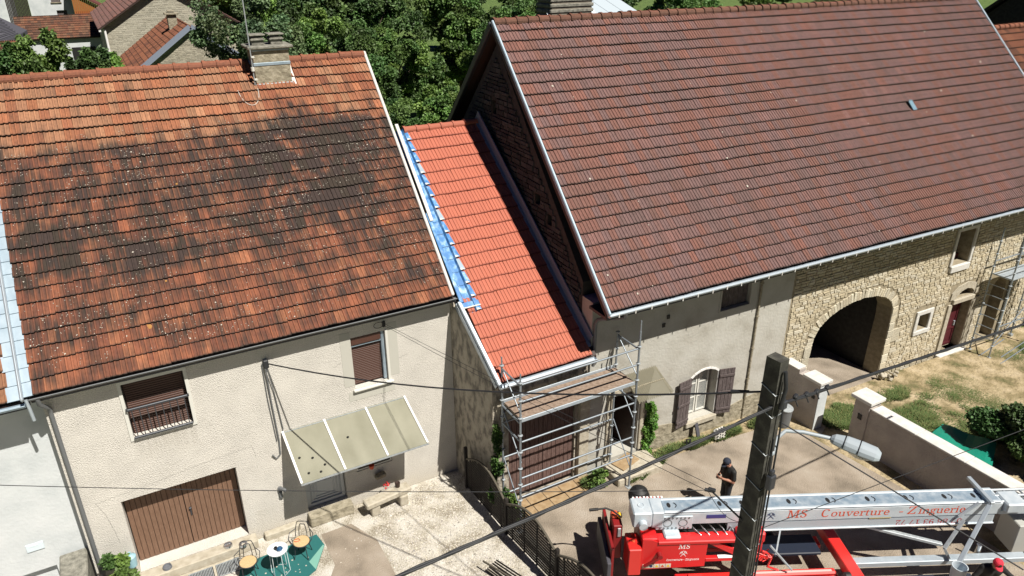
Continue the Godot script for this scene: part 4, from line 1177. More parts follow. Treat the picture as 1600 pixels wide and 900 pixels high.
	lay_tiles(roof, rf, rows, gauge, 0.21, func(r): return [-0.08, 21.42],
		func(r, k, nn):
			var x = 21.48 * k / nn; var s = (r + 0.5) / rows
			if r == 12 and k == int(nn * 14.53 / 21.5): return -1
			var d = 0.45 + 0.35 * nz.get_noise_2d(x * 21.48 + 500, s * 160.0) + 0.3 * nz2.get_noise_2d(x * 60 + 90, s * 420.0) + 0.14 * (0.5 - s)
			d -= 0.25 * (1.0 - smoothstep(0.0, 2.5, x)) * smoothstep(0.2, 1.0, s)
			var hue = rng.randi() % 4
			if nz.get_noise_2d(x * 14, s * 90 + 300) > 0.25 and rng.randf() < 0.6: hue = 2
			return clampi(int((d + rng.randf_range(-0.12, 0.12)) * 5.0), 0, 5) * 6 + hue + (4 if hue < 2 and rng.randf() < 0.5 else 0),
		tv.barn, M.tile)
	var rp := rf * Vector3(0, 0, -slope - 0.03)
	ridge_row(roof, Vector3(-0.1, rp.y - 0.03, rp.z), Vector3(21.44, rp.y - 0.03, rp.z), 0.36, 0.15, tv.ridge_barn, M.tile)
	b = MB.new()
	for i in 60:
		var x = rng.randf_range(0.1, 21.3); var s = rng.randf()
		var rr = rng.randf_range(0.010, 0.02) * (2.4 if rng.randf() < 0.15 else 1.0)
		var zz = -s * slope
		var p = Vector3(x, 0.084 - 0.048 * fposmod(-zz / gauge, 1.0), zz)
		for j in 6: b.flat(rf * (p + Vector3(0, rr * 0.2, 0)), rf * (p + Vector3(cos(TAU * (j + 1) / 6), 0, sin(TAU * (j + 1) / 6)) * rr), rf * (p + Vector3(cos(TAU * j / 6), 0, sin(TAU * j / 6)) * rr))
	stuff(obj("lichen", b, M.lichen, roof))
	b = MB.new()
	b.box(rf * Transform3D(Basis(), Vector3(14.47, 0.055, -12 * gauge - 0.19)), Vector3(0.205, 0.03, 0.42), 0.005)
	obj("glass_tile", b, M.glass_tile, roof)
	for s in [0, 1]:
		b = MB.new()
		var x = -0.13 if s == 0 else 21.46
		b.bar(rf * Vector3(x, 0.02, 0.10), rf * Vector3(x, 0.03, -slope - 0.02), 0.075, 0.13, rf.basis.y, 0.02)
		obj("verge_flashing", b, M.zinc, roof)
	b = MB.new()
	var bu := Vector3(0, sin(PI / 4), cos(PI / 4))
	b.bar(Vector3(-0.13, e0.y, zb), Vector3(-0.13, rg.y, rg.z) , 0.13, 0.2, Vector3(0, 1, -1).normalized(), 0.02)
	obj("rear_verge", b, M.iron, roof)
	b = MB.new(); gutter(b, Vector3(-0.14, 5.58, 0.92), Vector3(21.48, 5.58, 0.92), 0.075, Vector3(0, 0, 1))
	var gt := obj("gutter", b, M.bright_zinc, t)
	for i in 44:
		b = MB.new(); b.bx(0.1 + i * 0.5, 5.50, 0.992, 0.13 + i * 0.5, 5.595, 1.006); obj("gutter_bracket", b, M.coping, gt)
	b = MB.new(); b.tube([Vector3(0.38, 5.52, 0.92), Vector3(0.38, 5.38, 0.88), Vector3(0.10, 5.05, 0.12), Vector3(0.06, 4.9, 0.07), Vector3(0.06, 4.0, 0.07)], 0.05, 10); obj("gutter_pipe", b, M.galv_dark, t)
	b = MB.new(); b.bx(-0.1, 5.36, -0.02, 21.44, 5.44, 0.78); obj("soffit", b, M.iron, t)

func grow(p: PackedVector2Array, d: float, mid: Vector2) -> PackedVector2Array:
	var o := PackedVector2Array()
	for q in p:
		var v := q - mid
		o.append(q + v.normalized() * d)
	return o

# ---------------------------------------------------------------- the pale house at the left edge
func pale_house() -> void:
	var zf := -16.2
	var t := thing("pale_house", "pale bluish-white rendered house cut off by the left edge of the photo", "house", Vector3(-5, 0, zf))
	var b := MB.new()
	b.panel(Transform3D(Basis(), Vector3(0, 0, zf)), rect(-9.0, -0.4, -2.285, 5.45), [rect(-3.95, -0.1, -3.02, 0.98)], 0.35)
	b.panel(Transform3D(Basis(Vector3(-1, 0, 0), Vector3.UP, Vector3(0, 0, -1)), Vector3(0, 0, zf - 11.5)), rect(2.285, -0.4, 9.0, 5.45), [], 0.3)
	b.panel(Transform3D(Basis(Vector3(0, 0, 1), Vector3.UP, Vector3(-1, 0, 0)), Vector3(-9.0, 0, zf)), rect(-11.5, -0.4, -0.352, 5.45), [], 0.3)
	wobj("wall", b, M.white_render, t)
	b = MB.new(); b.bx(-3.94, -0.1, zf - 0.2, -3.03, 0.97, zf - 0.15); wobj("lower_door", b, M.white_render, t)
	b = MB.new(); b.tube([Vector3(-3.45, 0.90, zf - 0.12), Vector3(-3.05, 0.93, zf - 0.10)], 0.02, 6); wobj("bolt", b, M.galv, t)
	b = MB.new(); b.bx(-3.46, 1.56, zf + 0.001, -3.12, 1.76, zf + 0.025, 0.005); b.bx(-3.40, 1.69, zf + 0.025, -3.22, 1.72, zf + 0.03); wobj("wall_plate", b, M.plate, t)
	var pitch := 39.65
	var up := Vector3(0, sin(deg_to_rad(pitch)), -cos(deg_to_rad(pitch)))
	var rf := roof_frame(Vector3(0, 5.70, -15.5), pitch)
	b = MB.new()
	var slope := 8.2
	for s in [0, 1]:
		var e0 = Vector3(0, 5.66, -15.54); var rg = e0 + up * slope
		var a = e0 if s == 0 else Vector3(0, 5.66, 2 * rg.z - e0.z)
		b.quad(Vector3(-9.2, a.y, a.z), Vector3(-2.42, a.y, a.z), Vector3(-2.42, rg.y, rg.z), Vector3(-9.2, rg.y, rg.z))
		b.quad(Vector3(-9.2, a.y - 0.12, a.z), Vector3(-9.2, rg.y - 0.12, rg.z), Vector3(-2.42, rg.y - 0.12, rg.z), Vector3(-2.42, a.y - 0.12, a.z))
		b.quad(Vector3(-9.2, a.y - 0.12, a.z), Vector3(-2.42, a.y - 0.12, a.z), Vector3(-2.42, a.y, a.z), Vector3(-9.2, a.y, a.z))
	var roof := wobj("roof", b, M.dark_brown, t)
	lay_tiles(roof, Transform3D(Basis(), -base_of(roof)) * rf, 24, slope / 24, 0.25, func(r): return [-5.6, -2.66], func(r, k, nn): return clampi(int(rng.randf_range(0, 3.2)), 0, 9) * 8 + [0, 2][rng.randi() % 2], tv.old, M.tile, 30)
	for i in 25:
		b = MB.new()
		var s0 = -i * slope / 25.0; var s1 = -(i + 1.08) * slope / 25.0
		var xa = -2.72 - (0.05 if i % 2 == 0 else 0.0); var xb = -2.535
		b.quad(rf * Vector3(xa, 0.07, s0), rf * Vector3(xb, 0.07, s0), rf * Vector3(xb, 0.045, s1), rf * Vector3(xa, 0.045, s1))
		b.quad(rf * Vector3(xa, 0.045, s0), rf * Vector3(xb, 0.045, s0), rf * Vector3(xb, 0.07, s0), rf * Vector3(xa, 0.07, s0))
		wobj("flashing_sheet", b, M.zinc, roof)
	b = MB.new(); gutter(b, Vector3(-9.2, 5.62, -15.46), Vector3(-2.5, 5.62, -15.46), 0.065, Vector3(0, 0, 1)); wobj("gutter", b, M.zinc, t)
	b = MB.new(); b.bx(-9.1, 5.46, zf - 0.3, -2.5, 5.50, -15.56); wobj("soffit", b, M.iron, t)
	b = MB.new(); b.tube([Vector3(-2.47, 5.7, -15.5), Vector3(-2.45, 5.5, -15.48), Vector3(-2.44, 5.2, -15.5)], 0.035, 8); wobj("gutter_spout", b, M.bright_zinc, t)
	# stone block beside the wall with a stained sloping top
	b = MB.new()
	b.bx(-2.92, -0.1, zf + 0.003, -2.36, 1.22, -15.0, 0.03)
	var k := wobj("stone_block", b, M.concrete_cast)
	tag(k, "weathered grey stone block standing against the pale house wall", "stone block")

# ---------------------------------------------------------------- the ground
func height(x: float, z: float) -> float:
	return -0.056 * clampf(x - 17.5, 0, 9.5)

func sheet(called: String, poly: PackedVector2Array, y: float, m: Material, slope := false, step := 1.0) -> MeshInstance3D:
	# poly in (x, z)
	var b := MB.new()
	var holder := MB.new()
	var flipped := PackedVector2Array()
	for p in poly: flipped.append(Vector2(p.x, -p.y))
	holder.panel(Transform3D(Basis(Vector3.RIGHT, -PI / 2), Vector3.ZERO), flipped, [], 0.03)
	if slope:
		for i in holder.v.size():
			var q = holder.v[i]
			holder.v[i] = Vector3(q.x, q.y + y + height(q.x, q.z), q.z)
	else:
		for i in holder.v.size(): holder.v[i].y += y
	var o := wobj(called, holder, m, self, Vector3(0, 0, 0))
	structure(o)
	return o

func ground() -> void:
	# one big sheet reaching far out
	var b := MB.new()
	var xs = [-900.0, -200, -60, -20, 0, 17.5, 27, 40, 80, 200, 900]
	var zs = [300.0, 40, 10, 0, -8, -14, -22, -30, -60, -120, -250, -900]
	for i in xs.size() - 1:
		for j in zs.size() - 1:
			var p = func(x, z): return Vector3(x, -0.10 + height(x, z), z)
			b.quad(p.call(xs[i], zs[j]), p.call(xs[i + 1], zs[j]), p.call(xs[i + 1], zs[j + 1]), p.call(xs[i], zs[j + 1]))
	structure(wobj("ground", b, M.lawn, self, Vector3.ZERO))
	sheet("gravel_court", PackedVector2Array([Vector2(-12, 6), Vector2(-12, -16.1), Vector2(-2.3, -16.0), Vector2(-2.29, -15.83), Vector2(6.96, -15.83), Vector2(7.1, -13.9), Vector2(7.35, -11), Vector2(7.6, 6)]), 0.02, M.gravel)
	sheet("concrete_path", PackedVector2Array([Vector2(2.75, -15.2), Vector2(3.55, -15.2), Vector2(3.95, -14.3), Vector2(3.95, -12.4), Vector2(3.7, -10), Vector2(2.2, -10), Vector2(2.3, -13.3), Vector2(2.75, -14.0)]), 0.024, M.yard)
	sheet("threshold_paving", PackedVector2Array([Vector2(-2.2, -15.83), Vector2(-2.2, -15.1), Vector2(0.7, -15.0), Vector2(0.75, -15.83)]), 0.026, M.cut_stone)
	sheet("concrete_yard", PackedVector2Array([Vector2(7.11, -13.9), Vector2(10.1, -13.9), Vector2(10.1, -13.55), Vector2(12.3, -13.3), Vector2(16.2, -12.95), Vector2(17.2, -12.0), Vector2(17.5, -9), Vector2(17.5, 6), Vector2(7.61, 6), Vector2(7.36, -11)]), 0.0, M.yard)
	sheet("garden_soil", PackedVector2Array([Vector2(16.2, -12.94), Vector2(17.5, -13.3), Vector2(32.0, -13.2), Vector2(45, -10), Vector2(45, 5), Vector2(17.51, 5), Vector2(17.51, -9), Vector2(17.21, -12.0)]), -0.03, M.dirt, true)
	sheet("porch_path", PackedVector2Array([Vector2(17.6, -11.8), Vector2(19.3, -12.6), Vector2(21.4, -12.75), Vector2(22.6, -13.3), Vector2(22.6, -18.5), Vector2(18.8, -18.5), Vector2(18.8, -13.6), Vector2(17.6, -13.0)]), -0.012, M.yard, true)
	sheet("soil_strip", PackedVector2Array([Vector2(11.9, -13.80), Vector2(17.4, -13.60), Vector2(17.3, -12.9), Vector2(16.2, -12.95), Vector2(12.3, -13.3), Vector2(11.9, -13.35)]), 0.006, M.dirt)
	# sandstone pavers in front of the plank doors
	var t := thing("paver_strip", "strip of orange sandstone pavers in front of the plank doors", "paving", Vector3(8.7, 0, -13.6))
	for r in 2:
		for k in 5:
			b = MB.new()
			var w := 0.52
			b.bx(7.55 + k * w + 0.03 * r, -0.02, -13.78 + r * 0.33, 7.55 + (k + 1) * w - 0.02 + 0.03 * r, 0.022 + rng.randf() * 0.006, -13.47 + r * 0.33, 0.008)
			wobj("paver", b, M.sandstone, t)

# loose pebbles over the gravel court, one object
func pebbles() -> void:
	var b := MB.new()
	b.quad(Vector3(-0.35, 0.5, 0.3), Vector3(0.3, 0.55, 0.35), Vector3(0.35, 0.5, -0.3), Vector3(-0.3, 0.45, -0.35))
	var lo = [Vector3(-0.5, 0, 0.45), Vector3(0.48, 0, 0.5), Vector3(0.5, 0, -0.45), Vector3(-0.46, 0, -0.5)]
	var hi = [Vector3(-0.35, 0.5, 0.3), Vector3(0.3, 0.55, 0.35), Vector3(0.35, 0.5, -0.3), Vector3(-0.3, 0.45, -0.35)]
	for j in 4: b.quad(lo[j], lo[(j + 1) % 4], hi[(j + 1) % 4], hi[j])
	var mm := MultiMesh.new()
	mm.transform_format = MultiMesh.TRANSFORM_3D
	mm.use_colors = true
	mm.mesh = b.mesh()
	var g := RandomNumberGenerator.new()
	g.seed = 12
	var tf = []; var cl = []
	while tf.size() < 14000:
		var p := Vector2(g.randf_range(2.4, 7.2), g.randf_range(-15.75, -10.5))
		if p.x < 4.0 and p.y < -12.2 and p.x > 2.7 and g.randf() < 0.99: continue
		if p.x < 2.8 and p.y < -13.6: continue
		var r := g.randf_range(0.012, 0.034) * (1.8 if g.randf() < 0.04 else 1.0)
		tf.append(Transform3D(Basis(Vector3.UP, g.randf() * TAU).scaled(Vector3(r, r * 0.6, r * g.randf_range(0.6, 1.0))), Vector3(p.x, 0.02, p.y)))
		var v := g.randf_range(0.22, 0.66)
		cl.append(Color(v, v * 0.94, v * g.randf_range(0.78, 0.9)))
	mm.instance_count = tf.size()
	for i in tf.size():
		mm.set_instance_transform(i, tf[i]); mm.set_instance_color(i, cl[i])
	var o := MultiMeshInstance3D.new()
	o.multimesh = mm
	o.material_override = M.pebble
	o.name = "gravel"
	add_child(o)
	tag(o, "loose pale pebbles scattered over the courtyard of the cream house", "gravel")
	stuff(o)

# a patch of grass: many blades in one object
func grass(called: String, label: String, spots: Array, blades: int, hgt: float, seed_: int, y0 := -0.03) -> void:
	var mm := MultiMesh.new()
	mm.transform_format = MultiMesh.TRANSFORM_3D
	mm.use_colors = true
	var b := MB.new()
	for i in 5:
		var a = TAU * i / 5.0 + 0.3; var r = 0.05
		var d = Vector3(cos(a), 0, sin(a)); var s = Vector3(-d.z, 0, d.x) * 0.014
		var mid = d * r * 0.7 + Vector3(0, 0.6, 0); var tip = d * r * 2.6 + Vector3(0, 1.0, 0)
		b.quad(-s, s, mid + s * 0.8, mid - s * 0.8); b.flat(mid - s * 0.8, mid + s * 0.8, tip)
	mm.mesh = b.mesh()
	var g := RandomNumberGenerator.new()
	g.seed = seed_
	var tf = []; var cl = []
	for s in spots:
		var n = int(blades * s[4])
		for i in n:
			var a = g.randf() * TAU; var r = sqrt(g.randf())
			var x = s[0] + cos(a) * r * s[2]; var z = s[1] + sin(a) * r * s[3]
			if nz2.get_noise_2d(x * 45, z * 45) + 0.25 < r * 0.5 and g.randf() < 0.85: continue
			var h = hgt * g.randf_range(0.5, 1.3)
			tf.append(Transform3D(Basis(Vector3.UP, g.randf() * TAU).scaled(Vector3(1.2, h, 1.2)), Vector3(x, height(x, z) + y0, z)))
			var dry = g.randf()
			cl.append(Color(0.06, 0.115, 0.025).lerp(Color(0.17, 0.17, 0.06), dry * dry))
	mm.instance_count = tf.size()
	for i in tf.size():
		mm.set_instance_transform(i, tf[i]); mm.set_instance_color(i, cl[i])
	var o := MultiMeshInstance3D.new()
	o.multimesh = mm
	o.material_override = M.blade
	o.name = numbered(called)
	add_child(o)
	tag(o, label, "grass")
	stuff(o)

# ---------------------------------------------------------------- courtyard of the cream house
func canopy() -> void:
	var t := thing("door_canopy", "translucent olive canopy on white bars over the pale front door", "canopy", Vector3(3.95, 2.1, -15.2))
	var wy := 3.02; var fy := 2.13; var wz := -15.83; var fz := -14.76
	var wx = [2.30, 3.34, 4.43, 5.50]; var fx = [2.40, 3.48, 4.59, 5.68]
	for i in 3:
		var b := MB.new()
		var a = Vector3(wx[i], wy, wz); var d = Vector3(wx[i + 1], wy, wz); var e = Vector3(fx[i + 1], fy, fz); var f = Vector3(fx[i], fy, fz)
		b.quad(f, e, d, a)
		var dn = Vector3(0, -0.008, 0)
		b.quad(a + dn, d + dn, e + dn, f + dn); b.quad(f + dn, e + dn, e, f)
		wobj("panel", b, M.poly, t)
	for i in 4:
		var b := MB.new()
		b.bar(Vector3(wx[i], wy + 0.015, wz + 0.01), Vector3(fx[i], fy + 0.015, fz), 0.055, 0.035, Vector3.UP, 0.008)
		wobj("bar", b, M.white_paint, t)
	var b := MB.new()
	b.bar(Vector3(2.38, fy - 0.03, fz + 0.0), Vector3(5.70, fy - 0.03, fz + 0.0), 0.03, 0.04); b.bar(Vector3(2.28, wy - 0.035, wz + 0.02), Vector3(5.52, wy - 0.035, wz + 0.02), 0.03, 0.05)
	wobj("rail", b, M.galv, t)
	b = MB.new()
	for p in [[0.15, 0.55], [0.42, 0.62], [0.62, 0.80], [0.22, 0.86], [0.48, 0.9], [1.35, 0.45]]:
		var u: float = p[0]; var w: float = p[1]
		var x = lerpf(lerpf(wx[0], wx[1], u), lerpf(fx[0], fx[1], u), w)
		var q = Vector3(x, lerpf(wy, fy, w) + 0.012, lerpf(wz, fz, w))
		b.lathe(Transform3D(Basis(), q), [Vector2(0.0, 0.0), Vector2(0.035, 0.0), Vector2(0.03, 0.012), Vector2(0.0, 0.016)], 7)
	wobj("fallen_cone", b, M.black, t)

func bistro_chair(called: String, label: String, at: Vector3, turn: float, group: String) -> Node3D:
	var t := thing(called, label, "chair", at, group, turn)
	var b := MB.new()
	b.lathe(Transform3D(Basis(), Vector3(0, 0.435, 0)), [Vector2(0, 0), Vector2(0.19, 0), Vector2(0.20, 0.012), Vector2(0.19, 0.026), Vector2(0, 0.03)], 22)
	obj("seat", b, M.cane, t)
	b = MB.new()
	var ring = []
	for i in 25: ring.append(Vector3(cos(TAU * i / 24) * 0.205, 0.44, sin(TAU * i / 24) * 0.205))
	b.tube(ring, 0.011, 6, -1, false)
	obj("seat_ring", b, M.iron, t)
	for a in [45, 135, 225, 315]:
		b = MB.new()
		var c = cos(deg_to_rad(a)); var s = sin(deg_to_rad(a))
		b.tube([Vector3(c * 0.18, 0.44, s * 0.18), Vector3(c * 0.2, 0.2, s * 0.2), Vector3(c * 0.245, 0.0, s * 0.245)], 0.011, 6)
		obj("leg", b, M.iron, t)
	for e in [[0.19, 0.44], [0.10, 0.36]]:
		b = MB.new()
		var p = []
		for i in 15:
			var u = PI * i / 14
			var y = 0.44 + e[1] * minf(1.0, sin(u) * 1.25)
			p.append(Vector3(cos(u) * e[0], y, -0.17 - 0.06 * (y - 0.44) / 0.44))
		b.tube(p, 0.010, 6)
		obj("backrest_hoop", b, M.iron, t)
	for sgn in [-1, 1]:
		b = MB.new()
		b.tube([Vector3(sgn * 0.18, 0.66, -0.20), Vector3(sgn * 0.29, 0.64, -0.08), Vector3(sgn * 0.29, 0.58, 0.08), Vector3(sgn * 0.20, 0.44, 0.10)], 0.010, 6)
		obj("armrest", b, M.iron, t)
	return t

func courtyard() -> void:
	var b := MB.new()
	# rug
	var y := 0.042
	var rug := sheet_thing([Vector2(0.72, -15.12), Vector2(2.64, -15.25), Vector2(2.72, -14.78), Vector2(2.30, -14.06), Vector2(1.85, -13.85), Vector2(0.5, -13.75), Vector2(0.55, -14.6)], y)
	tag(rug, "teal outdoor rug with a pale corner under the bistro set", "rug")
	b = MB.new()
	b.quad(Vector3(2.22, y + 0.004, -14.40), Vector3(2.30, y + 0.004, -14.07), Vector3(2.71, y + 0.004, -14.77), Vector3(2.68, y + 0.004, -14.80))
	wobj("pale_corner", b, M.teal_pale, rug)
	b = MB.new()
	for i in 26:
		var c = Vector3(rng.randf_range(0.8, 2.3), y + 0.004, rng.randf_range(-14.7, -13.95))
		var r = rng.randf_range(0.012, 0.028)
		for j in 5: b.flat(c, c + Vector3(cos(TAU * (j + 1) / 5), 0, -sin(TAU * (j + 1) / 5)) * -r * Vector3(1, 1, 1), c + Vector3(cos(TAU * j / 5), 0, -sin(TAU * j / 5)) * -r)
	stuff(wobj("petals", b, M.lichen, rug))
	bistro_chair("bistro_chair", "black metal bistro chair with cane seat left of the white round table", Vector3(0.87, 0.045, -14.66), deg_to_rad(-14), "chairs round the bistro table")
	bistro_chair("bistro_chair", "black metal bistro chair with cane seat right of the white round table", Vector3(2.16, 0.045, -14.70), deg_to_rad(-30), "chairs round the bistro table")
	var glasses := MB.new()
	glasses.tube([Vector3(2.0, 0.522, -14.74), Vector3(2.06, 0.524, -14.70), Vector3(2.14, 0.522, -14.72), Vector3(2.12, 0.522, -14.79), Vector3(2.02, 0.522, -14.80)], 0.008, 5)
	tag(wobj("strap", glasses, M.coral), "small coral strap lying on the right bistro chair seat", "strap")
	var t := thing("bistro_table", "small round white tray table between the two bistro chairs", "table", Vector3(1.55, 0.045, -14.45))
	b = MB.new()
	b.lathe(Transform3D(Basis(), Vector3(0, 0.66, 0)), [Vector2(0, 0), Vector2(0.23, 0), Vector2(0.245, 0.035), Vector2(0.235, 0.035), Vector2(0.22, 0.010), Vector2(0, 0.010)], 28)
	obj("table_top", b, M.white_cool, t)
	for k in 3:
		b = MB.new()
		var a = TAU * k / 3.0 + 0.4
		var u = Vector3(cos(a), 0, sin(a)); var w = Vector3(cos(a + 1.0), 0, sin(a + 1.0))
		b.tube([u * 0.20 + Vector3(0, 0.66, 0), u * 0.22 + Vector3(0, 0.01, 0), w * 0.22 + Vector3(0, 0.01, 0), w * 0.20 + Vector3(0, 0.66, 0)], 0.008, 6)
		obj("leg", b, M.white_cool, t)
	b = MB.new(); b.lathe(Transform3D(Basis(), Vector3(1.60, 0.716, -14.41)), [Vector2(0, 0), Vector2(0.05, 0), Vector2(0.075, 0.05), Vector2(0.05, 0.09), Vector2(0.03, 0.10), Vector2(0, 0.1)], 14)
	tag(wobj("blue_pot", b, M.blue_glaze), "glossy blue round pot standing on the white tray table", "pot")
	b = MB.new(); b.lathe(Transform3D(Basis(), Vector3(1.52, 0.716, -14.48)), [Vector2(0, 0), Vector2(0.035, 0), Vector2(0.04, 0.07), Vector2(0.03, 0.07), Vector2(0.028, 0.01), Vector2(0, 0.01)], 12)
	tag(wobj("dark_cup", b, M.black), "small dark cup behind the blue pot on the tray table", "cup")
	# bowls and lids along the garage threshold
	var bowls = [[-0.85, 0.27, -15.67, "grey plastic bowl lid lying by the garage door's left leaf", false], [0.56, 0.27, -15.68, "shiny steel pet bowl at the right end of the garage sill", true], [0.90, 0.25, -15.56, "shiny steel pet bowl seen through the left bistro chair's back", true]]
	for e in bowls:
		b = MB.new()
		b.lathe(Transform3D(Basis(), Vector3(e[0], e[1], e[2])), [Vector2(0, 0), Vector2(0.11, 0), Vector2(0.10, 0.055), Vector2(0.085, 0.06), Vector2(0.07, 0.02), Vector2(0, 0.015)], 20)
		tag(wobj("pet_bowl", b, M.chrome if e[4] else M.grey_plastic), e[3], "bowl", "bowls by the garage door")
	for k in 2:
		var x0 = -0.45 + k * 0.62
		var g := thing("drain_grate", ["slotted metal drain grate on the left, nearer the plastic lid", "slotted metal drain grate on the right, next to the left bistro chair"][k], "grate", Vector3(x0 + 0.27, 0.03, -15.2), "drain grates before the garage")
		b = MB.new(); b.bx(x0, 0.028, -15.42, x0 + 0.56, 0.034, -15.0); wobj("pit", b, M.black, g)
		for i in 16:
			b = MB.new(); b.bx(x0 + 0.01 + i * 0.034, 0.034, -15.41, x0 + 0.03 + i * 0.034, 0.05, -15.01, 0.004); wobj("slat", b, M.galv, g)
		b = MB.new(); b.bx(x0, 0.034, -15.425, x0 + 0.56, 0.052, -15.41); b.bx(x0, 0.034, -15.01, x0 + 0.56, 0.052, -14.995); wobj("frame", b, M.galv, g)
	# stone bench with blocks under it
	t = thing("stone_bench", "pale stone bench slab on low blocks under the cellar window", "bench", Vector3(4.6, 0.02, -15.35))
	b = MB.new(); b.bar(Vector3(3.98, 0.42, -15.24), Vector3(5.28, 0.42, -15.38), 0.32, 0.17, Vector3.UP, 0.03); wobj("seat", b, M.cut_stone, t)
	for x in [4.25, 5.05]:
		b = MB.new(); b.bx(x - 0.12, 0.02, -15.45, x + 0.12, 0.335, -15.15, 0.02); wobj("support", b, M.cut_stone, t)
	b = MB.new()
	b.box(Transform3D(Basis(Vector3.UP, 0.1), Vector3(4.62, 0.82, -15.72)), Vector3(0.30, 0.13, 0.17), 0.03)
	var tr := wobj("wall_trough", b, M.plinth); tag(tr, "small stone trough fixed to the wall below the cellar window", "trough")
	b = MB.new(); b.lathe(Transform3D(Basis(), Vector3(4.42, 1.09, -15.78)), [Vector2(0, 0), Vector2(0.05, 0), Vector2(0.075, 0.11), Vector2(0.06, 0.11), Vector2(0, 0.09)], 12)
	tag(wobj("terracotta_pot", b, M.coral), "small orange pot on the cellar window ledge", "pot")
	b = MB.new(); b.lathe(Transform3D(Basis(), Vector3(4.98, 0.505, -15.42)), [Vector2(0, 0), Vector2(0.06, 0), Vector2(0.075, 0.14), Vector2(0.06, 0.14), Vector2(0, 0.12)], 12)
	tag(wobj("dark_pot", b, M.dark_brown), "small dark pot standing on the stone bench", "pot")
	b = MB.new()
	for i in 16:
		var c = Vector3(4.72 + rng.randf_range(-0.12, 0.12), 0.56 + rng.randf() * 0.14, -15.5 + rng.randf_range(-0.08, 0.08))
		b.box(Transform3D(Basis(Vector3(1, 1, 0).normalized(), rng.randf() * 6), c), Vector3(0.05, 0.006, 0.04))
	tag(wobj("red_flowers", b, M.flower), "little bunch of red flowers on the stone bench", "flowers")
	b = MB.new()
	b.lathe(Transform3D(Basis(Vector3.RIGHT, PI / 2), Vector3(2.02, 1.38, -15.83)), [Vector2(0, 0), Vector2(0.06, 0), Vector2(0.06, 0.05), Vector2(0, 0.06)], 12)
	b.bx(1.98, 1.12, -15.83, 2.06, 1.30, -15.76, 0.01)
	b.tube([Vector3(2.02, 1.38, -15.78), Vector3(2.06, 1.45, -15.68), Vector3(2.13, 1.42, -15.6)], 0.045, 8)
	tag(wobj("wall_spotlight", b, M.galv_dark), "small grey sensor spotlight on the cream wall left of the canopy", "wall light")
	b = MB.new()
	b.tube([Vector3(2.13, 5.02, -15.81), Vector3(2.15, 5.0, -15.76), Vector3(2.16, 4.0, -15.81), Vector3(2.19, 2.8, -15.81), Vector3(2.17, 2.4, -15.81), Vector3(2.06, 2.32, -15.80), Vector3(1.98, 2.45, -15.80)], 0.018, 5)
	b.tube([Vector3(2.17, 5.0, -15.76), Vector3(2.26, 4.2, -15.80), Vector3(2.33, 3.1, -15.80)], 0.012, 5)
	b.tube([Vector3(2.09, 5.02, -15.81), Vector3(2.09, 4.0, -15.82), Vector3(2.14, 2.8, -15.82)], 0.012, 5)
	tag(wobj("wall_cable", b, M.galv_dark), "grey service cables running down the cream wall beside the canopy", "cable")
	b = MB.new(); b.bx(2.12, 4.90, -15.835, 2.24, 5.12, -15.74, 0.02); tag(wobj("cable_bracket", b, M.cable), "dark cable bracket under the eave of the cream house", "bracket")
	b = MB.new()
	var lp = []
	for i in 13: lp.append(Vector3(4.98 + 0.13 * cos(TAU * i / 12), 5.30 + 0.08 * sin(TAU * i / 12), -15.80))
	b.tube(lp, 0.008, 4, -1, false); b.bx(5.08, 5.22, -15.83, 5.15, 5.36, -15.78)
	tag(wobj("cable_loop", b, M.cable), "loop of thin cable above the narrow upper window", "cable")
	# climbing potted shrub at the seam of the two left houses
	shrub("potted_shrub", "round green shrub in front of the left garage door edge", Vector3(-1.78, 0.02, -15.30), Vector3(0.55, 0.75, 0.42), 1900, M.leaf_bright, 0.085, 71)
	b = MB.new(); b.lathe(Transform3D(Basis(), Vector3(-1.52, 0.72, -15.62)), [Vector2(0, 0), Vector2(0.10, 0), Vector2(0.12, 0.28), Vector2(0.04, 0.34), Vector2(0.03, 0.40), Vector2(0, 0.4)], 12)
	tag(wobj("watering_can", b, M.pale_blue), "pale blue plastic can half hidden behind the green shrub", "can")

func sheet_thing(pts: Array, y: float) -> Node3D:
	var b := MB.new()
	var poly := PackedVector2Array()
	for p in pts: poly.append(Vector2(p.x, -p.y))
	b.panel(Transform3D(Basis(Vector3.RIGHT, -PI / 2), Vector3(0, y, 0)), poly, [], 0.012)
	return wobj("outdoor_rug", b, M.teal)

func shrub(called: String, label: String, at: Vector3, r: Vector3, n: int, m: StandardMaterial3D, leaf: float, seed_: int, category := "shrub", group := "", shape := 0) -> Node3D:
	var t := thing(called, label, category, at, group)
	var g := RandomNumberGenerator.new()
	g.seed = seed_
	var b := MB.new()
	for i in 7:
		var a = g.randf() * TAU
		var e = Vector3(cos(a) * r.x * 0.6, r.y * g.randf_range(0.9, 1.5), sin(a) * r.z * 0.6)
		b.tube([Vector3(cos(a) * 0.05, 0, sin(a) * 0.05), e * 0.5 + Vector3(0, 0.1, 0), e], 0.02, 5, 0.006)
	obj("stem", b, M.bark, t)
	var o := MultiMeshInstance3D.new()
	o.multimesh = leaf_cloud(g, [[Vector3(0, r.y * 1.05, 0), r]], n, leaf, m.get_meta("tint"), 9)
	o.material_override = m
	o.name = "foliage"
	stuff(o)
	t.add_child(o, true)
	return t

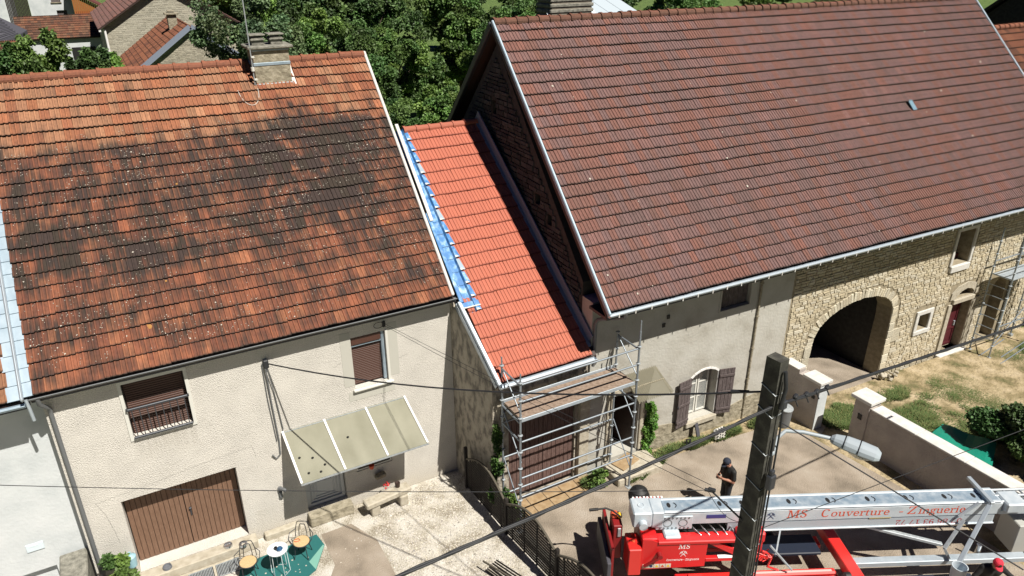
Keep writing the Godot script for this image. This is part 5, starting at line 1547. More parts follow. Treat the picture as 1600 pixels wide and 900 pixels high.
# leaves scattered over lumpy clumps inside ellipsoids [centre, radii]
func leaf_cloud(g: RandomNumberGenerator, blobs: Array, n: int, leaf: float, tint: Color, clumps: int) -> MultiMesh:
	var mm := MultiMesh.new()
	mm.transform_format = MultiMesh.TRANSFORM_3D
	mm.use_colors = true
	var b := MB.new()
	for k in 3:      # a sprig of three folded leaves
		var xf := Transform3D(Basis(Vector3.UP, TAU * k / 3.0) * Basis(Vector3.RIGHT, 0.5 + 0.25 * k), Vector3.ZERO)
		var p = [Vector3(0, 0, 0), Vector3(0.32, 0.06, 0.45), Vector3(0, 0.0, 1.0), Vector3(-0.32, 0.06, 0.45)]
		b.flat(xf * p[0], xf * p[1], xf * p[2]); b.flat(xf * p[0], xf * p[2], xf * p[3])
	mm.mesh = b.mesh()
	var cl = []
	for bl in blobs:
		var c: Vector3 = bl[0]; var r: Vector3 = bl[1]
		for i in clumps:
			var d := Vector3(g.randfn(), g.randfn() * 0.9 + 0.15, g.randfn()).normalized()
			var f := pow(g.randf(), 0.45) * 0.86
			cl.append([c + d * r * f, r * g.randf_range(0.20, 0.40), g.randf_range(0.6, 1.35), g.randf_range(-0.12, 0.2)])
	mm.instance_count = n
	for i in n:
		var q = cl[g.randi() % cl.size()]
		var d := Vector3(g.randfn(), g.randfn(), g.randfn()).normalized()
		var p: Vector3 = q[0] + d * q[1] * pow(g.randf(), 0.35)
		var out := d
		var bs := Basis.looking_at((out + Vector3(g.randfn(), g.randfn(), g.randfn()) * 0.45).normalized(), Vector3(g.randfn(), 1, g.randfn()).normalized()).scaled(Vector3.ONE * leaf * g.randf_range(0.6, 1.35))
		mm.set_instance_transform(i, Transform3D(bs, p))
		var v: float = q[2] * g.randf_range(0.75, 1.3)
		mm.set_instance_color(i, Color(tint.r * v * (1.0 + q[3] * 1.6), tint.g * v * (1.0 + q[3] * 0.5), tint.b * v, 1))
	return mm

func fence() -> void:
	var t := thing("slat_fence", "dark brown slatted screen fence with two arched panels beside the gravel court", "fence", Vector3(6.9, 0, -12.8))
	# two arched panels and a third beyond
	var base = [[6.86, -15.0], [6.95, -12.85], [7.15, -10.75], [7.35, -8.6]]
	for k in 3:
		var a := Vector3(base[k][0], 0.02, base[k][1]); var e := Vector3(base[k + 1][0], 0.02, base[k + 1][1])
		var l := (e - a).length()
		var d := (e - a) / l
		var top := func(u): return 0.98 + 0.45 * sin(PI * clampf(u, 0, 1))
		var b := MB.new(); b.bx(a.x - 0.045, 0.0, a.z - 0.045, a.x + 0.045, 1.2 if k > 0 else 1.4, a.z + 0.045, 0.01); wobj("post", b, M.fence, t)
		b = MB.new()
		var pr := a + Vector3(0, top.call(0), 0)
		for i in 14:
			var u = (i + 1) / 14.0
			var q = a + d * l * u + Vector3(0, top.call(u), 0)
			b.bar(pr, q + (q - pr) * 0.02, 0.05, 0.045)
			pr = q
		wobj("top_rail", b, M.fence_top, t)
		for i in 16:
			var y = 0.06 + i * 0.087
			var u0 = 0.0; var u1 = 1.0
			if y + 0.07 > 0.98:
				var s = asin(clampf((y + 0.07 - 0.98) / 0.45, 0, 1)) / PI
				u0 = s; u1 = 1.0 - s
				if u1 - u0 < 0.12: continue
			b = MB.new()
			b.bar(a + d * l * (u0 + 0.02) + Vector3(0, y + 0.02, 0), a + d * l * (u1 - 0.02) + Vector3(0, y + 0.03, 0), 0.016, 0.056)
			wobj("slat", b, M.fence, t)
		for i in 4:
			var u = (i + 0.5) / 4.0
			b = MB.new(); b.bar(a + d * l * u, a + d * l * u + Vector3(0, top.call(u), 0), 0.03, 0.03); wobj("upright", b, M.fence, t)
	# the fallen panel lying in front and the concrete edging with wire mesh
	t = thing("broken_trellis", "dark broken trellis piece leaning low on the gravel before the fence", "trellis", Vector3(6.3, 0.02, -11.6))
	for i in 7:
		var b := MB.new(); b.bar(Vector3(5.9 + i * 0.05, 0.05 + 0.03 * i, -12.0), Vector3(6.3 + i * 0.05, 0.08 + 0.05 * i, -10.6), 0.02, 0.04); wobj("slat", b, M.fence, t)
	var b := MB.new(); b.bar(Vector3(5.85, 0.35, -12.03), Vector3(6.4, 0.42, -10.6), 0.035, 0.035); wobj("rail", b, M.fence_top, t)
	b = MB.new()
	b.bar(Vector3(7.28, 0.10, -12.55), Vector3(7.62, 0.10, -9.0), 0.18, 0.2, Vector3.UP, 0.02)
	structure(wobj("concrete_kerb", b, M.concrete_cast))

func coupler(b: MB, p: Vector3) -> void:
	b.lathe(Transform3D(Basis(), p - Vector3(0, 0.03, 0)), [Vector2(0.024, 0.0), Vector2(0.062, 0.012), Vector2(0.062, 0.026), Vector2(0.024, 0.04)], 8)

func scaffold() -> void:
	var t := thing("scaffold", "grey tube scaffold with brown plank deck before the dark plank doors", "scaffold", Vector3(9.05, 0, -13.2))
	var xs = [7.32, 10.84]; var zs = [-12.77, -13.69]
	var tops = [[4.78, 5.28], [4.78, 4.55]]
	for i in 2:
		for j in 2:
			var x: float = xs[i]; var z: float = zs[j]
			var b := MB.new(); b.tube([Vector3(x, 0.05, z), Vector3(x, tops[j][i] - 0.3, z)], 0.028, 8); b.tube([Vector3(x, tops[j][i] - 0.3, z), Vector3(x, tops[j][i], z)], 0.020, 8)
			var s := wobj("standard", b, M.steel_tube, t)
			b = MB.new()
			for k in 9: coupler(b, Vector3(x, 0.55 + k * 0.5, z))
			wobj("coupler_ring", b, M.galv, s)
			b = MB.new(); b.bx(x - 0.075, 0.004, z - 0.075, x + 0.075, 0.014, z + 0.075); b.tube([Vector3(x, 0.014, z), Vector3(x, 0.35, z)], 0.02, 8); wobj("base_jack", b, M.galv, s)
	for e in [[0, 2.83], [0, 1.72], [0, 1.12], [1, 1.75], [1, 0.55], [0, 4.48], [0, 4.0], [1, 2.85]]:
		var b := MB.new(); b.tube([Vector3(xs[0] + 0.04, e[1], zs[e[0]]), Vector3(xs[1] - 0.04, e[1], zs[e[0]])], 0.024, 8); wobj("ledger", b, M.steel_tube, t)
	for i in 2:
		for y in [3.38, 2.85, 4.45]:
			var b := MB.new(); b.tube([Vector3(xs[i], y, zs[0] - 0.03), Vector3(xs[i], y, zs[1] + 0.03)], 0.024, 8); wobj("transom", b, M.steel_tube, t)
		for e in [[0.6, 1.75], [2.2, 3.2], [3.6, 4.4]]:
			var b := MB.new(); b.tube([Vector3(xs[i] + 0.03, e[0], zs[0]), Vector3(xs[i] + 0.03, e[1], zs[1])], 0.018, 6); wobj("brace", b, M.steel_tube, t)
	for k in 3:
		var b := MB.new()
		var z0 = -12.80 - k * 0.295; var z1 = z0 - 0.270
		b.bx(7.36, 3.42, z1, 10.80, 3.47, z0, 0.006)
		wobj("deck_board", b, M.plank, t)
	for z in [-12.785, -13.695]:
		var b := MB.new(); b.bx(7.36, 3.40, z - 0.012, 10.80, 3.53 if z < -13 else 3.50, z + 0.012, 0.004); wobj("toe_board", b, M.bright_zinc, t)

func right_scaffold() -> void:
	# in the barn's own axes
	var t := thing("scaffold", "partial tube scaffold with pale deck at the right edge of the photo", "scaffold", Vector3(10.1, 0, -13.85), "", deg_to_rad(-1.7))
	var xs = [17.55, 20.2]; var zs = [1.0, 0.25]
	for i in 2:
		for j in 2:
			var b := MB.new(); b.tube([Vector3(xs[i], -0.4, zs[j]), Vector3(xs[i], 4.6, zs[j])], 0.028, 8)
			var s := obj("standard", b, M.steel_tube, t)
			b = MB.new()
			for k in 9: coupler(b, Vector3(xs[i], 0.1 + k * 0.5, zs[j]))
			obj("coupler_ring", b, M.galv, s)
			b = MB.new(); b.bx(xs[i] - 0.075, -0.52, zs[j] - 0.075, xs[i] + 0.075, -0.4, zs[j] + 0.075); obj("base_jack", b, M.galv, s)
	for i in 2:
		for k in 7:
			var b := MB.new(); b.tube([Vector3(xs[i], 0.3 + k * 0.42, zs[0]), Vector3(xs[i], 0.3 + k * 0.42, zs[1])], 0.016, 6); obj("rung", b, M.steel_tube, t)
	for e in [[3.3, 0], [3.8, 0], [0.9, 0], [3.3, 1]]:
		var b := MB.new(); b.tube([Vector3(xs[0], e[0], zs[e[1]]), Vector3(xs[1], e[0], zs[e[1]])], 0.024, 8); obj("ledger", b, M.steel_tube, t)
	for k in 3:
		var b := MB.new(); b.bx(17.6, 2.76, 0.28 + k * 0.24, 20.15, 2.81, 0.50 + k * 0.24, 0.005); obj("deck_board", b, M.bright_zinc, t)
	var b := MB.new(); b.tube([Vector3(xs[0], 0.2, 1.03), Vector3(xs[1], 2.6, 1.03)], 0.02, 6); obj("brace", b, M.steel_tube, t)
	for e in [[18.0, 0.8, 17.0, 19.4], [18.4, 1.2, 18.0, 20.6], [17.7, 1.5, 17.4, 20.0]]:
		b = MB.new(); b.tube([Vector3(e[2], -0.42, e[1]), Vector3(e[3], -0.36, e[1] - 0.35)], 0.024, 6)
		tag(obj_world(b, M.steel_tube, "loose_pole"), "loose steel pole lying on the grass below the right scaffold, %s" % ["nearest the wall", "in the middle", "nearest the camera"][[18.0, 18.4, 17.7].find(e[0])], "pole", "loose scaffold poles")

func obj_world(b: MB, m: Material, called: String) -> MeshInstance3D:
	# barn axes -> world
	var xf := Transform3D(Basis(Vector3.UP, deg_to_rad(-1.7)), Vector3(10.1, 0, -13.85))
	for i in b.v.size():
		b.v[i] = xf * b.v[i]
		b.n[i] = xf.basis * b.n[i]
	return wobj(called, b, m)

func awning() -> void:
	var b := MB.new()
	var k := 34
	var prev = []
	for i in k + 1:
		var u = float(i) / k
		var x = 1.12 + 1.08 * u
		var h = 0.026 * (1 if i % 2 == 0 else -1)
		var cur = [Vector3(x, 3.02 + h, 0.03), Vector3(x - 0.02 + 0.1 * u, 2.58 + h, 0.82)]
		if i > 0:
			b.quad(prev[1], cur[1], cur[0], prev[0])
		prev = cur
	var o := obj_world(b, M.clear_sheet, "corrugated_awning")
	tag(o, "clear corrugated sheet awning over the dark open doorway by the scaffold", "awning")
	b = MB.new()
	b.bar(Vector3(1.12, 2.98, 0.05), Vector3(1.12, 2.54, 0.82), 0.03, 0.03); b.bar(Vector3(2.22, 2.98, 0.05), Vector3(2.22, 2.54, 0.82), 0.03, 0.03); b.bar(Vector3(1.12, 2.80, 0.42), Vector3(2.24, 2.80, 0.42), 0.03, 0.03)
	var xf := Transform3D(Basis(Vector3.UP, deg_to_rad(-1.7)), Vector3(10.1, 0, -13.85))
	for i in b.v.size():
		b.v[i] = xf * b.v[i]; b.n[i] = xf.basis * b.n[i]
	wobj("awning_frame", b, M.plinth, o)
	# step
	b = MB.new(); b.bx(0.5, -0.05, 0.07, 2.05, 0.24, 0.95, 0.03)
	tag(obj_world(b, M.cut_stone, "door_step"), "pale concrete step slab before the dark open doorway", "step")
	b = MB.new(); b.box(Transform3D(Basis(Vector3.UP, 0.3), Vector3(1.15, 0.265, 0.35)), Vector3(0.75, 0.04, 0.45), 0.01)
	tag(obj_world(b, M.sandstone, "timber_board"), "light wooden board lying on the step of the open doorway", "board")

func ivy() -> void:
	var xf := Transform3D(Basis(Vector3.UP, deg_to_rad(-1.7)), Vector3(10.1, 0, -13.85))
	var g := RandomNumberGenerator.new()
	g.seed = 5
	var t := thing("climbing_plant", "bright green climbing plant on the wall right of the open doorway", "climbing plant", xf * Vector3(2.15, 0, 0.15))
	var b := MB.new(); b.tube([Vector3(0, 0, 0), Vector3(0.03, 0.8, -0.05), Vector3(-0.02, 1.7, -0.05)], 0.02, 5, 0.008); obj("stem", b, M.bark, t)
	var o := MultiMeshInstance3D.new()
	o.multimesh = leaf_cloud(g, [[Vector3(-0.02, 0.35, 0), Vector3(0.24, 0.45, 0.14)], [Vector3(0, 1.0, 0), Vector3(0.25, 0.5, 0.15)], [Vector3(-0.02, 1.55, 0), Vector3(0.22, 0.4, 0.13)]], 2400, 0.075, Color(0.09, 0.20, 0.03), 9)
	o.material_override = M.leaf_bright
	o.name = "foliage"
	stuff(o)
	t.add_child(o, true)
	g.seed = 8
	t = thing("climbing_plant", "dark climbing plant in the corner between link house and scaffold", "climbing plant", Vector3(7.18, 0, -13.72))
	b = MB.new(); b.tube([Vector3(0, 0, 0), Vector3(-0.03, 1.0, 0), Vector3(0.02, 2.6, -0.05)], 0.02, 5, 0.008); obj("stem", b, M.bark, t)
	o = MultiMeshInstance3D.new()
	o.multimesh = leaf_cloud(g, [[Vector3(-0.05, 0.5, 0.1), Vector3(0.3, 0.6, 0.3)], [Vector3(0, 1.5, 0), Vector3(0.18, 0.7, 0.16)], [Vector3(0, 2.3, 0), Vector3(0.14, 0.5, 0.12)]], 1500, 0.08, Color(0.05, 0.11, 0.02), 9)
	o.material_override = M.leaf
	o.name = "foliage"
	stuff(o)
	t.add_child(o, true)

# ---------------------------------------------------------------- garden walls, gate piers and what stands by them
func garden_walls() -> void:
	var b := MB.new()
	var t := thing("gate_pier", "grey rendered gate pier with pale cap at the barn end of the opening", "gate pier", Vector3(17.75, 0, -12.55))
	b = MB.new(); b.bx(17.55, -0.1, -12.95, 17.95, 1.62, -12.12, 0.01); wobj("shaft", b, M.garden_wall, t)
	b = MB.new(); b.bx(17.552, -0.08, -12.118, 17.948, 1.615, -12.10, 0.003); wobj("white_face", b, M.white_render, t)
	b = MB.new(); b.bx(17.48, 1.62, -12.75, 18.02, 1.72, -12.05, 0.012); wobj("cap", b, M.coping, t)
	b = MB.new(); b.bx(17.535, 1.05, -12.35, 17.549, 1.17, -12.24); wobj("socket", b, M.black, t)
	t = thing("garden_wall", "low grey rendered wall between the barn front and the gate pier", "wall", Vector3(17.7, 0, -13.3))
	b = MB.new(); b.bx(17.58, -0.1, -13.62, 17.86, 1.72, -12.96); wobj("wall", b, M.garden_wall, t)
	b = MB.new(); b.bx(17.53, 1.72, -13.62, 17.91, 1.76, -12.99, 0.01); wobj("coping", b, M.coping, t)
	t = thing("gate_pier", "grey rendered gate pier with bright cap at the start of the long wall", "gate pier", Vector3(18.25, 0, -10.95))
	b = MB.new(); b.bx(18.03, -0.15, -11.22, 18.55, 1.55, -10.72, 0.01); wobj("shaft", b, M.garden_wall, t)
	b = MB.new(); b.bx(17.95, 1.55, -11.34, 18.62, 1.66, -10.64, 0.012); wobj("cap", b, M.coping, t)
	b = MB.new(); b.bx(18.01, 0.92, -11.03, 18.027, 1.1, -10.9); wobj("socket", b, M.black, t)
	t = thing("garden_wall", "long grey rendered garden wall topped with bright white coping stones", "wall", Vector3(18.2, 0, -7))
	b = MB.new(); b.bx(18.06, -0.2, -10.718, 18.36, 1.42, 2.0); wobj("wall", b, M.garden_wall, t)
	for i in 9:
		b = MB.new(); b.bx(17.98, 1.42, -10.62 + i * 1.4, 18.44, 1.475, -9.232 + i * 1.4, 0.01); wobj("coping_stone", b, M.coping, t)
	# bin by the pole
	t = thing("metal_bin", "grey cylindrical bin standing by the gate pier behind the pole", "bin", Vector3(16.95, 0, -12.75))
	b = MB.new(); b.lathe(Transform3D(), [Vector2(0, 0), Vector2(0.20, 0), Vector2(0.22, 0.62), Vector2(0.20, 0.62), Vector2(0.19, 0.1), Vector2(0, 0.1)], 18); obj("drum", b, M.galv_dark, t)
	b = MB.new(); b.lathe(Transform3D(Basis(Vector3.RIGHT, 0.12), Vector3(0, 0.62, 0)), [Vector2(0.0, 0.0), Vector2(0.235, 0.0), Vector2(0.235, 0.03), Vector2(0.0, 0.05)], 18); obj("lid", b, M.galv, t)
	# tarp
	b = MB.new()
	var p = [[20.1, -9.95], [21.35, -10.25], [21.65, -8.75], [20.3, -8.1]]
	var n := 8
	var yy = func(u, v): return 0.16 + height(19, 0) + 0.06 * sin(u * 5.0 + v * 3.0) + 0.04 * sin(v * 9.0)
	for i in n:
		for j in n:
			var q = []
			for e in [[i, j], [i + 1, j], [i + 1, j + 1], [i, j + 1]]:
				var u = e[0] / float(n); var v = e[1] / float(n)
				var a = Vector2(p[0][0], p[0][1]).lerp(Vector2(p[1][0], p[1][1]), u); var c = Vector2(p[3][0], p[3][1]).lerp(Vector2(p[2][0], p[2][1]), u)
				var s = a.lerp(c, v)
				q.append(Vector3(s.x, yy.call(u, v), s.y))
			b.quad(q[3], q[2], q[1], q[0])
	tag(wobj("green_tarp", b, M.tarp), "bright green tarp spread on the ground behind the long garden wall", "tarp")
	b = MB.new(); b.lathe(Transform3D(Basis(), Vector3(20.35, -0.16, -9.75)), [Vector2(0, 0), Vector2(0.33, 0), Vector2(0.3, 0.16), Vector2(0.24, 0.24), Vector2(0, 0.26)], 20)
	tag(wobj("plastic_tub", b, M.clear_sheet), "upturned pale translucent tub against the garden wall by the tarp", "tub")
	b = MB.new(); b.box(Transform3D(Basis(Vector3.UP, 0.35), Vector3(26.2, -0.44, -12.35)), Vector3(0.95, 0.05, 0.55), 0.01)
	tag(wobj("metal_plate", b, M.bright_zinc), "shiny metal plate lying on the soil before the red door", "plate")
	b = MB.new()
	for i in 18:
		b.box(Transform3D(Basis(Vector3(0.3, 1, 0.2).normalized(), rng.randf() * 6), Vector3(22.65 + rng.randf_range(-0.35, 0.3), -0.2 + rng.randf() * 0.25, -13.1 + rng.randf_range(-0.15, 0.2))), Vector3(rng.randf_range(0.08, 0.25), rng.randf_range(0.05, 0.12), rng.randf_range(0.08, 0.2)), 0.02)
	tag(wobj("rubble_heap", b, M.cut_stone), "little heap of stone rubble at the right foot of the porch arch", "rubble")
	t = thing("pattern_bag", "black and white spotted bag standing in the weeds below the shuttered window", "bag", Vector3(14.62, 0.02, -13.18))
	b = MB.new(); b.box(Transform3D(Basis(), Vector3(0, 0.2, 0)), Vector3(0.42, 0.36, 0.2), 0.05); obj("body", b, M.off_white, t)
	b = MB.new()
	for i in 4:
		for j in 3: b.box(Transform3D(Basis(Vector3.BACK, 0.8), Vector3(-0.15 + i * 0.1, 0.09 + j * 0.1 + 0.05 * (i % 2), 0.101)), Vector3(0.055, 0.055, 0.006)); 
	for i in 4: b.box(Transform3D(Basis(Vector3.UP, 0.8), Vector3(-0.15 + i * 0.1, 0.381, 0.0)), Vector3(0.05, 0.006, 0.05))
	obj("spots", b, M.black, t)
	b = MB.new(); b.tube([Vector3(13.42, 0.02, -13.3), Vector3(13.45, 0.3, -13.35), Vector3(13.55, 0.32, -13.3), Vector3(13.5, 0.02, -13.25)], 0.03, 6)
	tag(wobj("black_boot_scraper", b, M.black), "small black iron boot scraper in the weeds under the left shutter", "boot scraper")
	b = MB.new(); b.bar(Vector3(14.05, 0.0, -13.42), Vector3(14.0, 0.55, -13.58), 0.16, 0.03)
	tag(wobj("slate_piece", b, M.slate), "dark slate piece leaning against the wall below the shuttered window", "slate")

func cable(called: String, label: String, pts: Array, r: float, sag: float, parent_group := "", bundle := 1, m: Material = null) -> MeshInstance3D:
	var b := MB.new()
	for k in bundle:
		var path = []
		for i in pts.size() - 1:
			var a: Vector3 = pts[i]; var e: Vector3 = pts[i + 1]
			var n := 14
			for j in n + (1 if i == pts.size() - 2 else 0):
				var u = float(j) / n
				var q = a.lerp(e, u) - Vector3(0, sag * (a - e).length() * 4.0 * u * (1 - u), 0)
				if bundle > 1:
					var ph = u * 26.0 + TAU * k / bundle
					q += Vector3(0, cos(ph), sin(ph)) * r * 0.95
				path.append(q)
		b.tube(path, r, 6)
	var o := wobj(called, b, m if m else M.cable)
	tag(o, label, "cable", parent_group)
	return o

func pole() -> void:
	var px := 7.72; var pz := -6.08
	var t := thing("utility_pole", "tall dark concrete utility pole carrying cables and a street lamp", "utility pole", Vector3(px, 0, pz), "", deg_to_rad(-84))
	# turned so that the broad face looks left; local z is the broad face's normal
	var b := MB.new()
	var k := 6
	for i in k:
		var y0 = 8.5 * i / k; var y1 = 8.5 * (i + 1) / k
		var w0 = lerpf(0.35, 0.24, y0 / 8.5); var w1 = lerpf(0.35, 0.24, y1 / 8.5)
		var d0 = lerpf(0.27, 0.20, y0 / 8.5); var d1 = lerpf(0.27, 0.20, y1 / 8.5)
		var c = func(w, d, y): return [Vector3(-w / 2, y, d / 2), Vector3(w / 2, y, d / 2), Vector3(w / 2, y, -d / 2), Vector3(-w / 2, y, -d / 2)]
		var lo = c.call(w0, d0, y0); var hi = c.call(w1, d1, y1)
		for j in 4: b.quad(lo[j], lo[(j + 1) % 4], hi[(j + 1) % 4], hi[j])
		if i == k - 1: b.quad(hi[0], hi[1], hi[2], hi[3])
	obj("shaft", b, M.pole_concrete, t)
	for y in [8.0, 7.62, 6.95, 6.3, 5.7, 5.1, 4.5]:
		b = MB.new()
		var w = lerpf(0.35, 0.24, y / 8.5) / 2 + 0.006; var d = lerpf(0.27, 0.20, y / 8.5) / 2 + 0.006
		b.tube([Vector3(-w, y + 0.05, d), Vector3(w, y - 0.05, d), Vector3(w, y - 0.05, -d), Vector3(-w, y + 0.05, -d), Vector3(-w, y + 0.05, d)], 0.008, 5)
		obj("steel_strap", b, M.galv, t)
	b = MB.new()
	b.tube([Vector3(0.165, 8.35, 0.02), Vector3(0.22, 8.1, 0.02), Vector3(0.20, 7.75, 0.05)], 0.03, 6)
	b.tube([Vector3(0.17, 8.2, -0.03), Vector3(0.21, 7.4, -0.03), Vector3(0.215, 6.4, -0.03), Vector3(0.225, 4.0, -0.03)], 0.014, 6)
	b.tube([Vector3(0.17, 7.2, 0.03), Vector3(0.205, 6.2, 0.03), Vector3(0.22, 4.0, 0.03)], 0.012, 6)
	obj("riser_cable", b, M.cable, t)
	b = MB.new(); b.box(Transform3D(Basis(), Vector3(0.24, 6.45, 0.03)), Vector3(0.1, 0.26, 0.14), 0.015); b.box(Transform3D(Basis(), Vector3(0.24, 6.62, 0.03)), Vector3(0.06, 0.1, 0.08), 0.01); obj("fuse_box", b, M.iron, t)
	b = MB.new(); b.box(Transform3D(Basis(), Vector3(0.205, 7.8, -0.02)), Vector3(0.06, 0.14, 0.1), 0.01); obj("cable_hook", b, M.iron, t)
	# street lamp on a curved arm
	var A := Vector3(7.86, 6.92, -5.94)
	var L := thing("street_lamp", "grey street lamp head on a curved arm fixed to the concrete pole", "street lamp", A)
	b = MB.new()
	var pts = [Vector3(7.84, 6.86, -5.98), Vector3(7.98, 7.02, -6.06), Vector3(8.14, 7.10, -6.05), Vector3(8.34, 7.10, -5.90), Vector3(8.58, 7.06, -5.68), Vector3(8.70, 7.04, -5.57)]
	b.tube(pts, 0.030, 10)
	b.tube([pts[0] + Vector3(-0.12, -0.03, -0.02), pts[0]], 0.05, 8)
	wobj("arm", b, M.lamp_grey, L)
	var dr := (Vector3(8.95, 6.98, -5.05) - Vector3(8.66, 7.04, -5.58)).normalized()
	var zx := dr.cross(Vector3.UP).normalized()
	var hb := Basis(zx, dr.cross(zx) * -1.0, dr)
	if hb.y.y < 0: hb = Basis(-zx, -hb.y, dr)
	var h0 := Transform3D(hb, Vector3(8.64, 7.05, -5.62))
	b = MB.new()
	var sec = [[0.0, 0.06, 0.05, 0.05], [0.05, 0.10, 0.09, 0.06], [0.22, 0.14, 0.125, 0.07], [0.44, 0.155, 0.125, 0.07], [0.63, 0.150, 0.115, 0.065], [0.70, 0.095, 0.06, 0.04]]
	var rings = []
	for s in sec:
		var rg = []
		for j in 14:
			var a = TAU * j / 14
			var y = sin(a) * (s[2] if sin(a) > 0 else s[3])
			rg.append(h0 * Vector3(cos(a) * s[1], y, s[0]))
		rings.append(rg)
	for i in rings.size() - 1:
		for j in 14:
			b.quad(rings[i][(j + 1) % 14], rings[i][j], rings[i + 1][j], rings[i + 1][(j + 1) % 14])
	for j in 14:
		b.flat(rings[0][j], rings[0][(j + 1) % 14], h0 * Vector3(0, 0, 0)); b.flat(rings[5][(j + 1) % 14], rings[5][j], h0 * Vector3(0, 0, 0.70))
	wobj("housing", b, M.lamp_grey, L)
	for z in [0.19, 0.40]:
		b = MB.new()
		var lp = []
		for j in 15:
			var a = PI * j / 14.0
			lp.append(h0 * Vector3(cos(a) * (0.137 if z < 0.2 else 0.157), sin(a) * (0.123 if z < 0.2 else 0.129), z))
		b.tube(lp, 0.007, 5)
		wobj("seam", b, M.black, L)
	b = MB.new()
	for i in 5:
		for j in 12:
			var f = func(u, v): return h0 * Vector3(cos(PI + PI * v / 12.0) * 0.13 * sin(PI * (0.08 + 0.84 * u / 5.0)) , -0.05 - 0.09 * sin(-(PI + PI * v / 12.0)) * sin(PI * (0.08 + 0.84 * u / 5.0)), 0.22 + 0.42 * u / 5.0)
			b.quad(f.call(i, j), f.call(i, j + 1), f.call(i + 1, j + 1), f.call(i + 1, j))
	wobj("lens", b, M.lens, L)
	# cables
	var P := Vector3(px - 0.05, 7.74, pz + 0.1)
	cable("service_cable", "black service cable from the pole across the yard to the cream house", [Vector3(2.22, 5.02, -15.76), Vector3(7.68, 7.90, -6.15)], 0.016, 0.030)
	var b2 := MB.new(); b2.tube([Vector3(7.43, 7.735, -6.58), Vector3(7.56, 7.82, -6.36)], 0.035, 8, 0.022); tag(wobj("cable_clamp", b2, M.cable), "black wedge clamp on the service cable at the pole", "clamp")
	cable("main_cable", "thick twisted cable bundle running from the pole down to the lower left", [Vector3(0.6, 7.35, -6.0), P], 0.017, 0.006, "twisted cable bundles on the pole", 3)
	cable("main_cable", "thick twisted cable bundle running from the pole to the right edge", [P, Vector3(19.1, 5.66, -7.5)], 0.018, 0.0, "twisted cable bundles on the pole", 3)
	for e in [[0.18, 0.1], [0.34, 0.02], [0.50, -0.02], [0.66, 0.03]]:
		var q = P.lerp(Vector3(19.1, 5.66, -7.5), e[0] * 0.16 + 0.02)
		b2 = MB.new(); b2.box(Transform3D(Basis(Vector3.UP, 0.4), q + Vector3(0, 0.02 + e[1] * 0.3, 0)), Vector3(0.11, 0.07, 0.07), 0.02); b2.tube([q, q + Vector3(0.02, -0.1, 0.05)], 0.012, 5)
		tag(wobj("cable_connector", b2, M.cable), "black insulated connector on the right-hand cable bundle, %s from the pole" % {0.18: "first", 0.34: "second", 0.50: "third", 0.66: "fourth"}[e[0]], "connector", "connectors on the cable bundle")
	cable("lamp_cable", "black cable slanting from the pole past the lamp to the lower right", [Vector3(7.85, 7.42, -6.0), Vector3(9.3, 6.4, -3.0)], 0.010, 0.0)
	cable("phone_cable", "thin telephone wire crossing low over the left courtyard", [Vector3(-2.7, 6.5, -11.6), Vector3(7.3, 5.88, -6.63)], 0.006, 0.007)
	cable("phone_cable", "thin wire rising from the pole to the upper right garden", [Vector3(7.78, 5.35, -5.98), Vector3(11.8, 7.15, -4.2)], 0.006, 0.0)
	cable("phone_cable", "thin wire from the cream house window down to the yard connector", [Vector3(5.1, 5.28, -15.78), Vector3(7.28, 5.86, -6.65)], 0.005, 0.006)
	cable("phone_cable", "second thin wire from the cream house window, just above the first", [Vector3(5.14, 5.3, -15.78), Vector3(7.32, 5.98, -6.62)], 0.005, 0.003)
	b2 = MB.new(); b2.tube([Vector3(7.25, 5.88, -6.68), Vector3(7.34, 5.88, -6.58)], 0.03, 6); b2.box(Transform3D(Basis(Vector3.UP, 0.6), Vector3(7.33, 5.90, -6.6)), Vector3(0.06, 0.05, 0.12), 0.01); b2.bar(Vector3(7.32, 5.88, -6.6), Vector3(7.62, 5.48, -6.12), 0.022, 0.022)
	tag(wobj("wire_junction", b2, M.cable), "black wire junction hanging just left of the pole", "junction")
	b2 = MB.new()
	var hang = []
	for i in 11: hang.append(Vector3(7.28 + 0.034 * i, 5.86 - 0.04 * i - 0.16 * sin(PI * i / 10.0), -6.62 + 0.05 * i))
	b2.tube(hang, 0.005, 5)
	tag(wobj("slack_wire", b2, M.cable), "slack black wire loop hanging from the junction to the pole", "wire")

# ---------------------------------------------------------------- the red lift trailer
func lettering(text: String, size_m: float, m: Material, parent: Node3D, xf: Transform3D, stretch := 1.0, serif := true, bold := false) -> MeshInstance3D:
	var f := SystemFont.new()
	f.font_names = PackedStringArray(["Droid Serif" if serif else "Droid Sans"])
	var tm := TextMesh.new()
	tm.text = text
	tm.font = f
	tm.font_size = 64
	tm.pixel_size = size_m / 64.0
	tm.depth = 0.004
	tm.horizontal_alignment = HORIZONTAL_ALIGNMENT_LEFT
	tm.vertical_alignment = VERTICAL_ALIGNMENT_BOTTOM
	return place("lettering", tm, m, parent, xf * Transform3D(Basis().scaled(Vector3(stretch, 1, 1)), Vector3.ZERO))

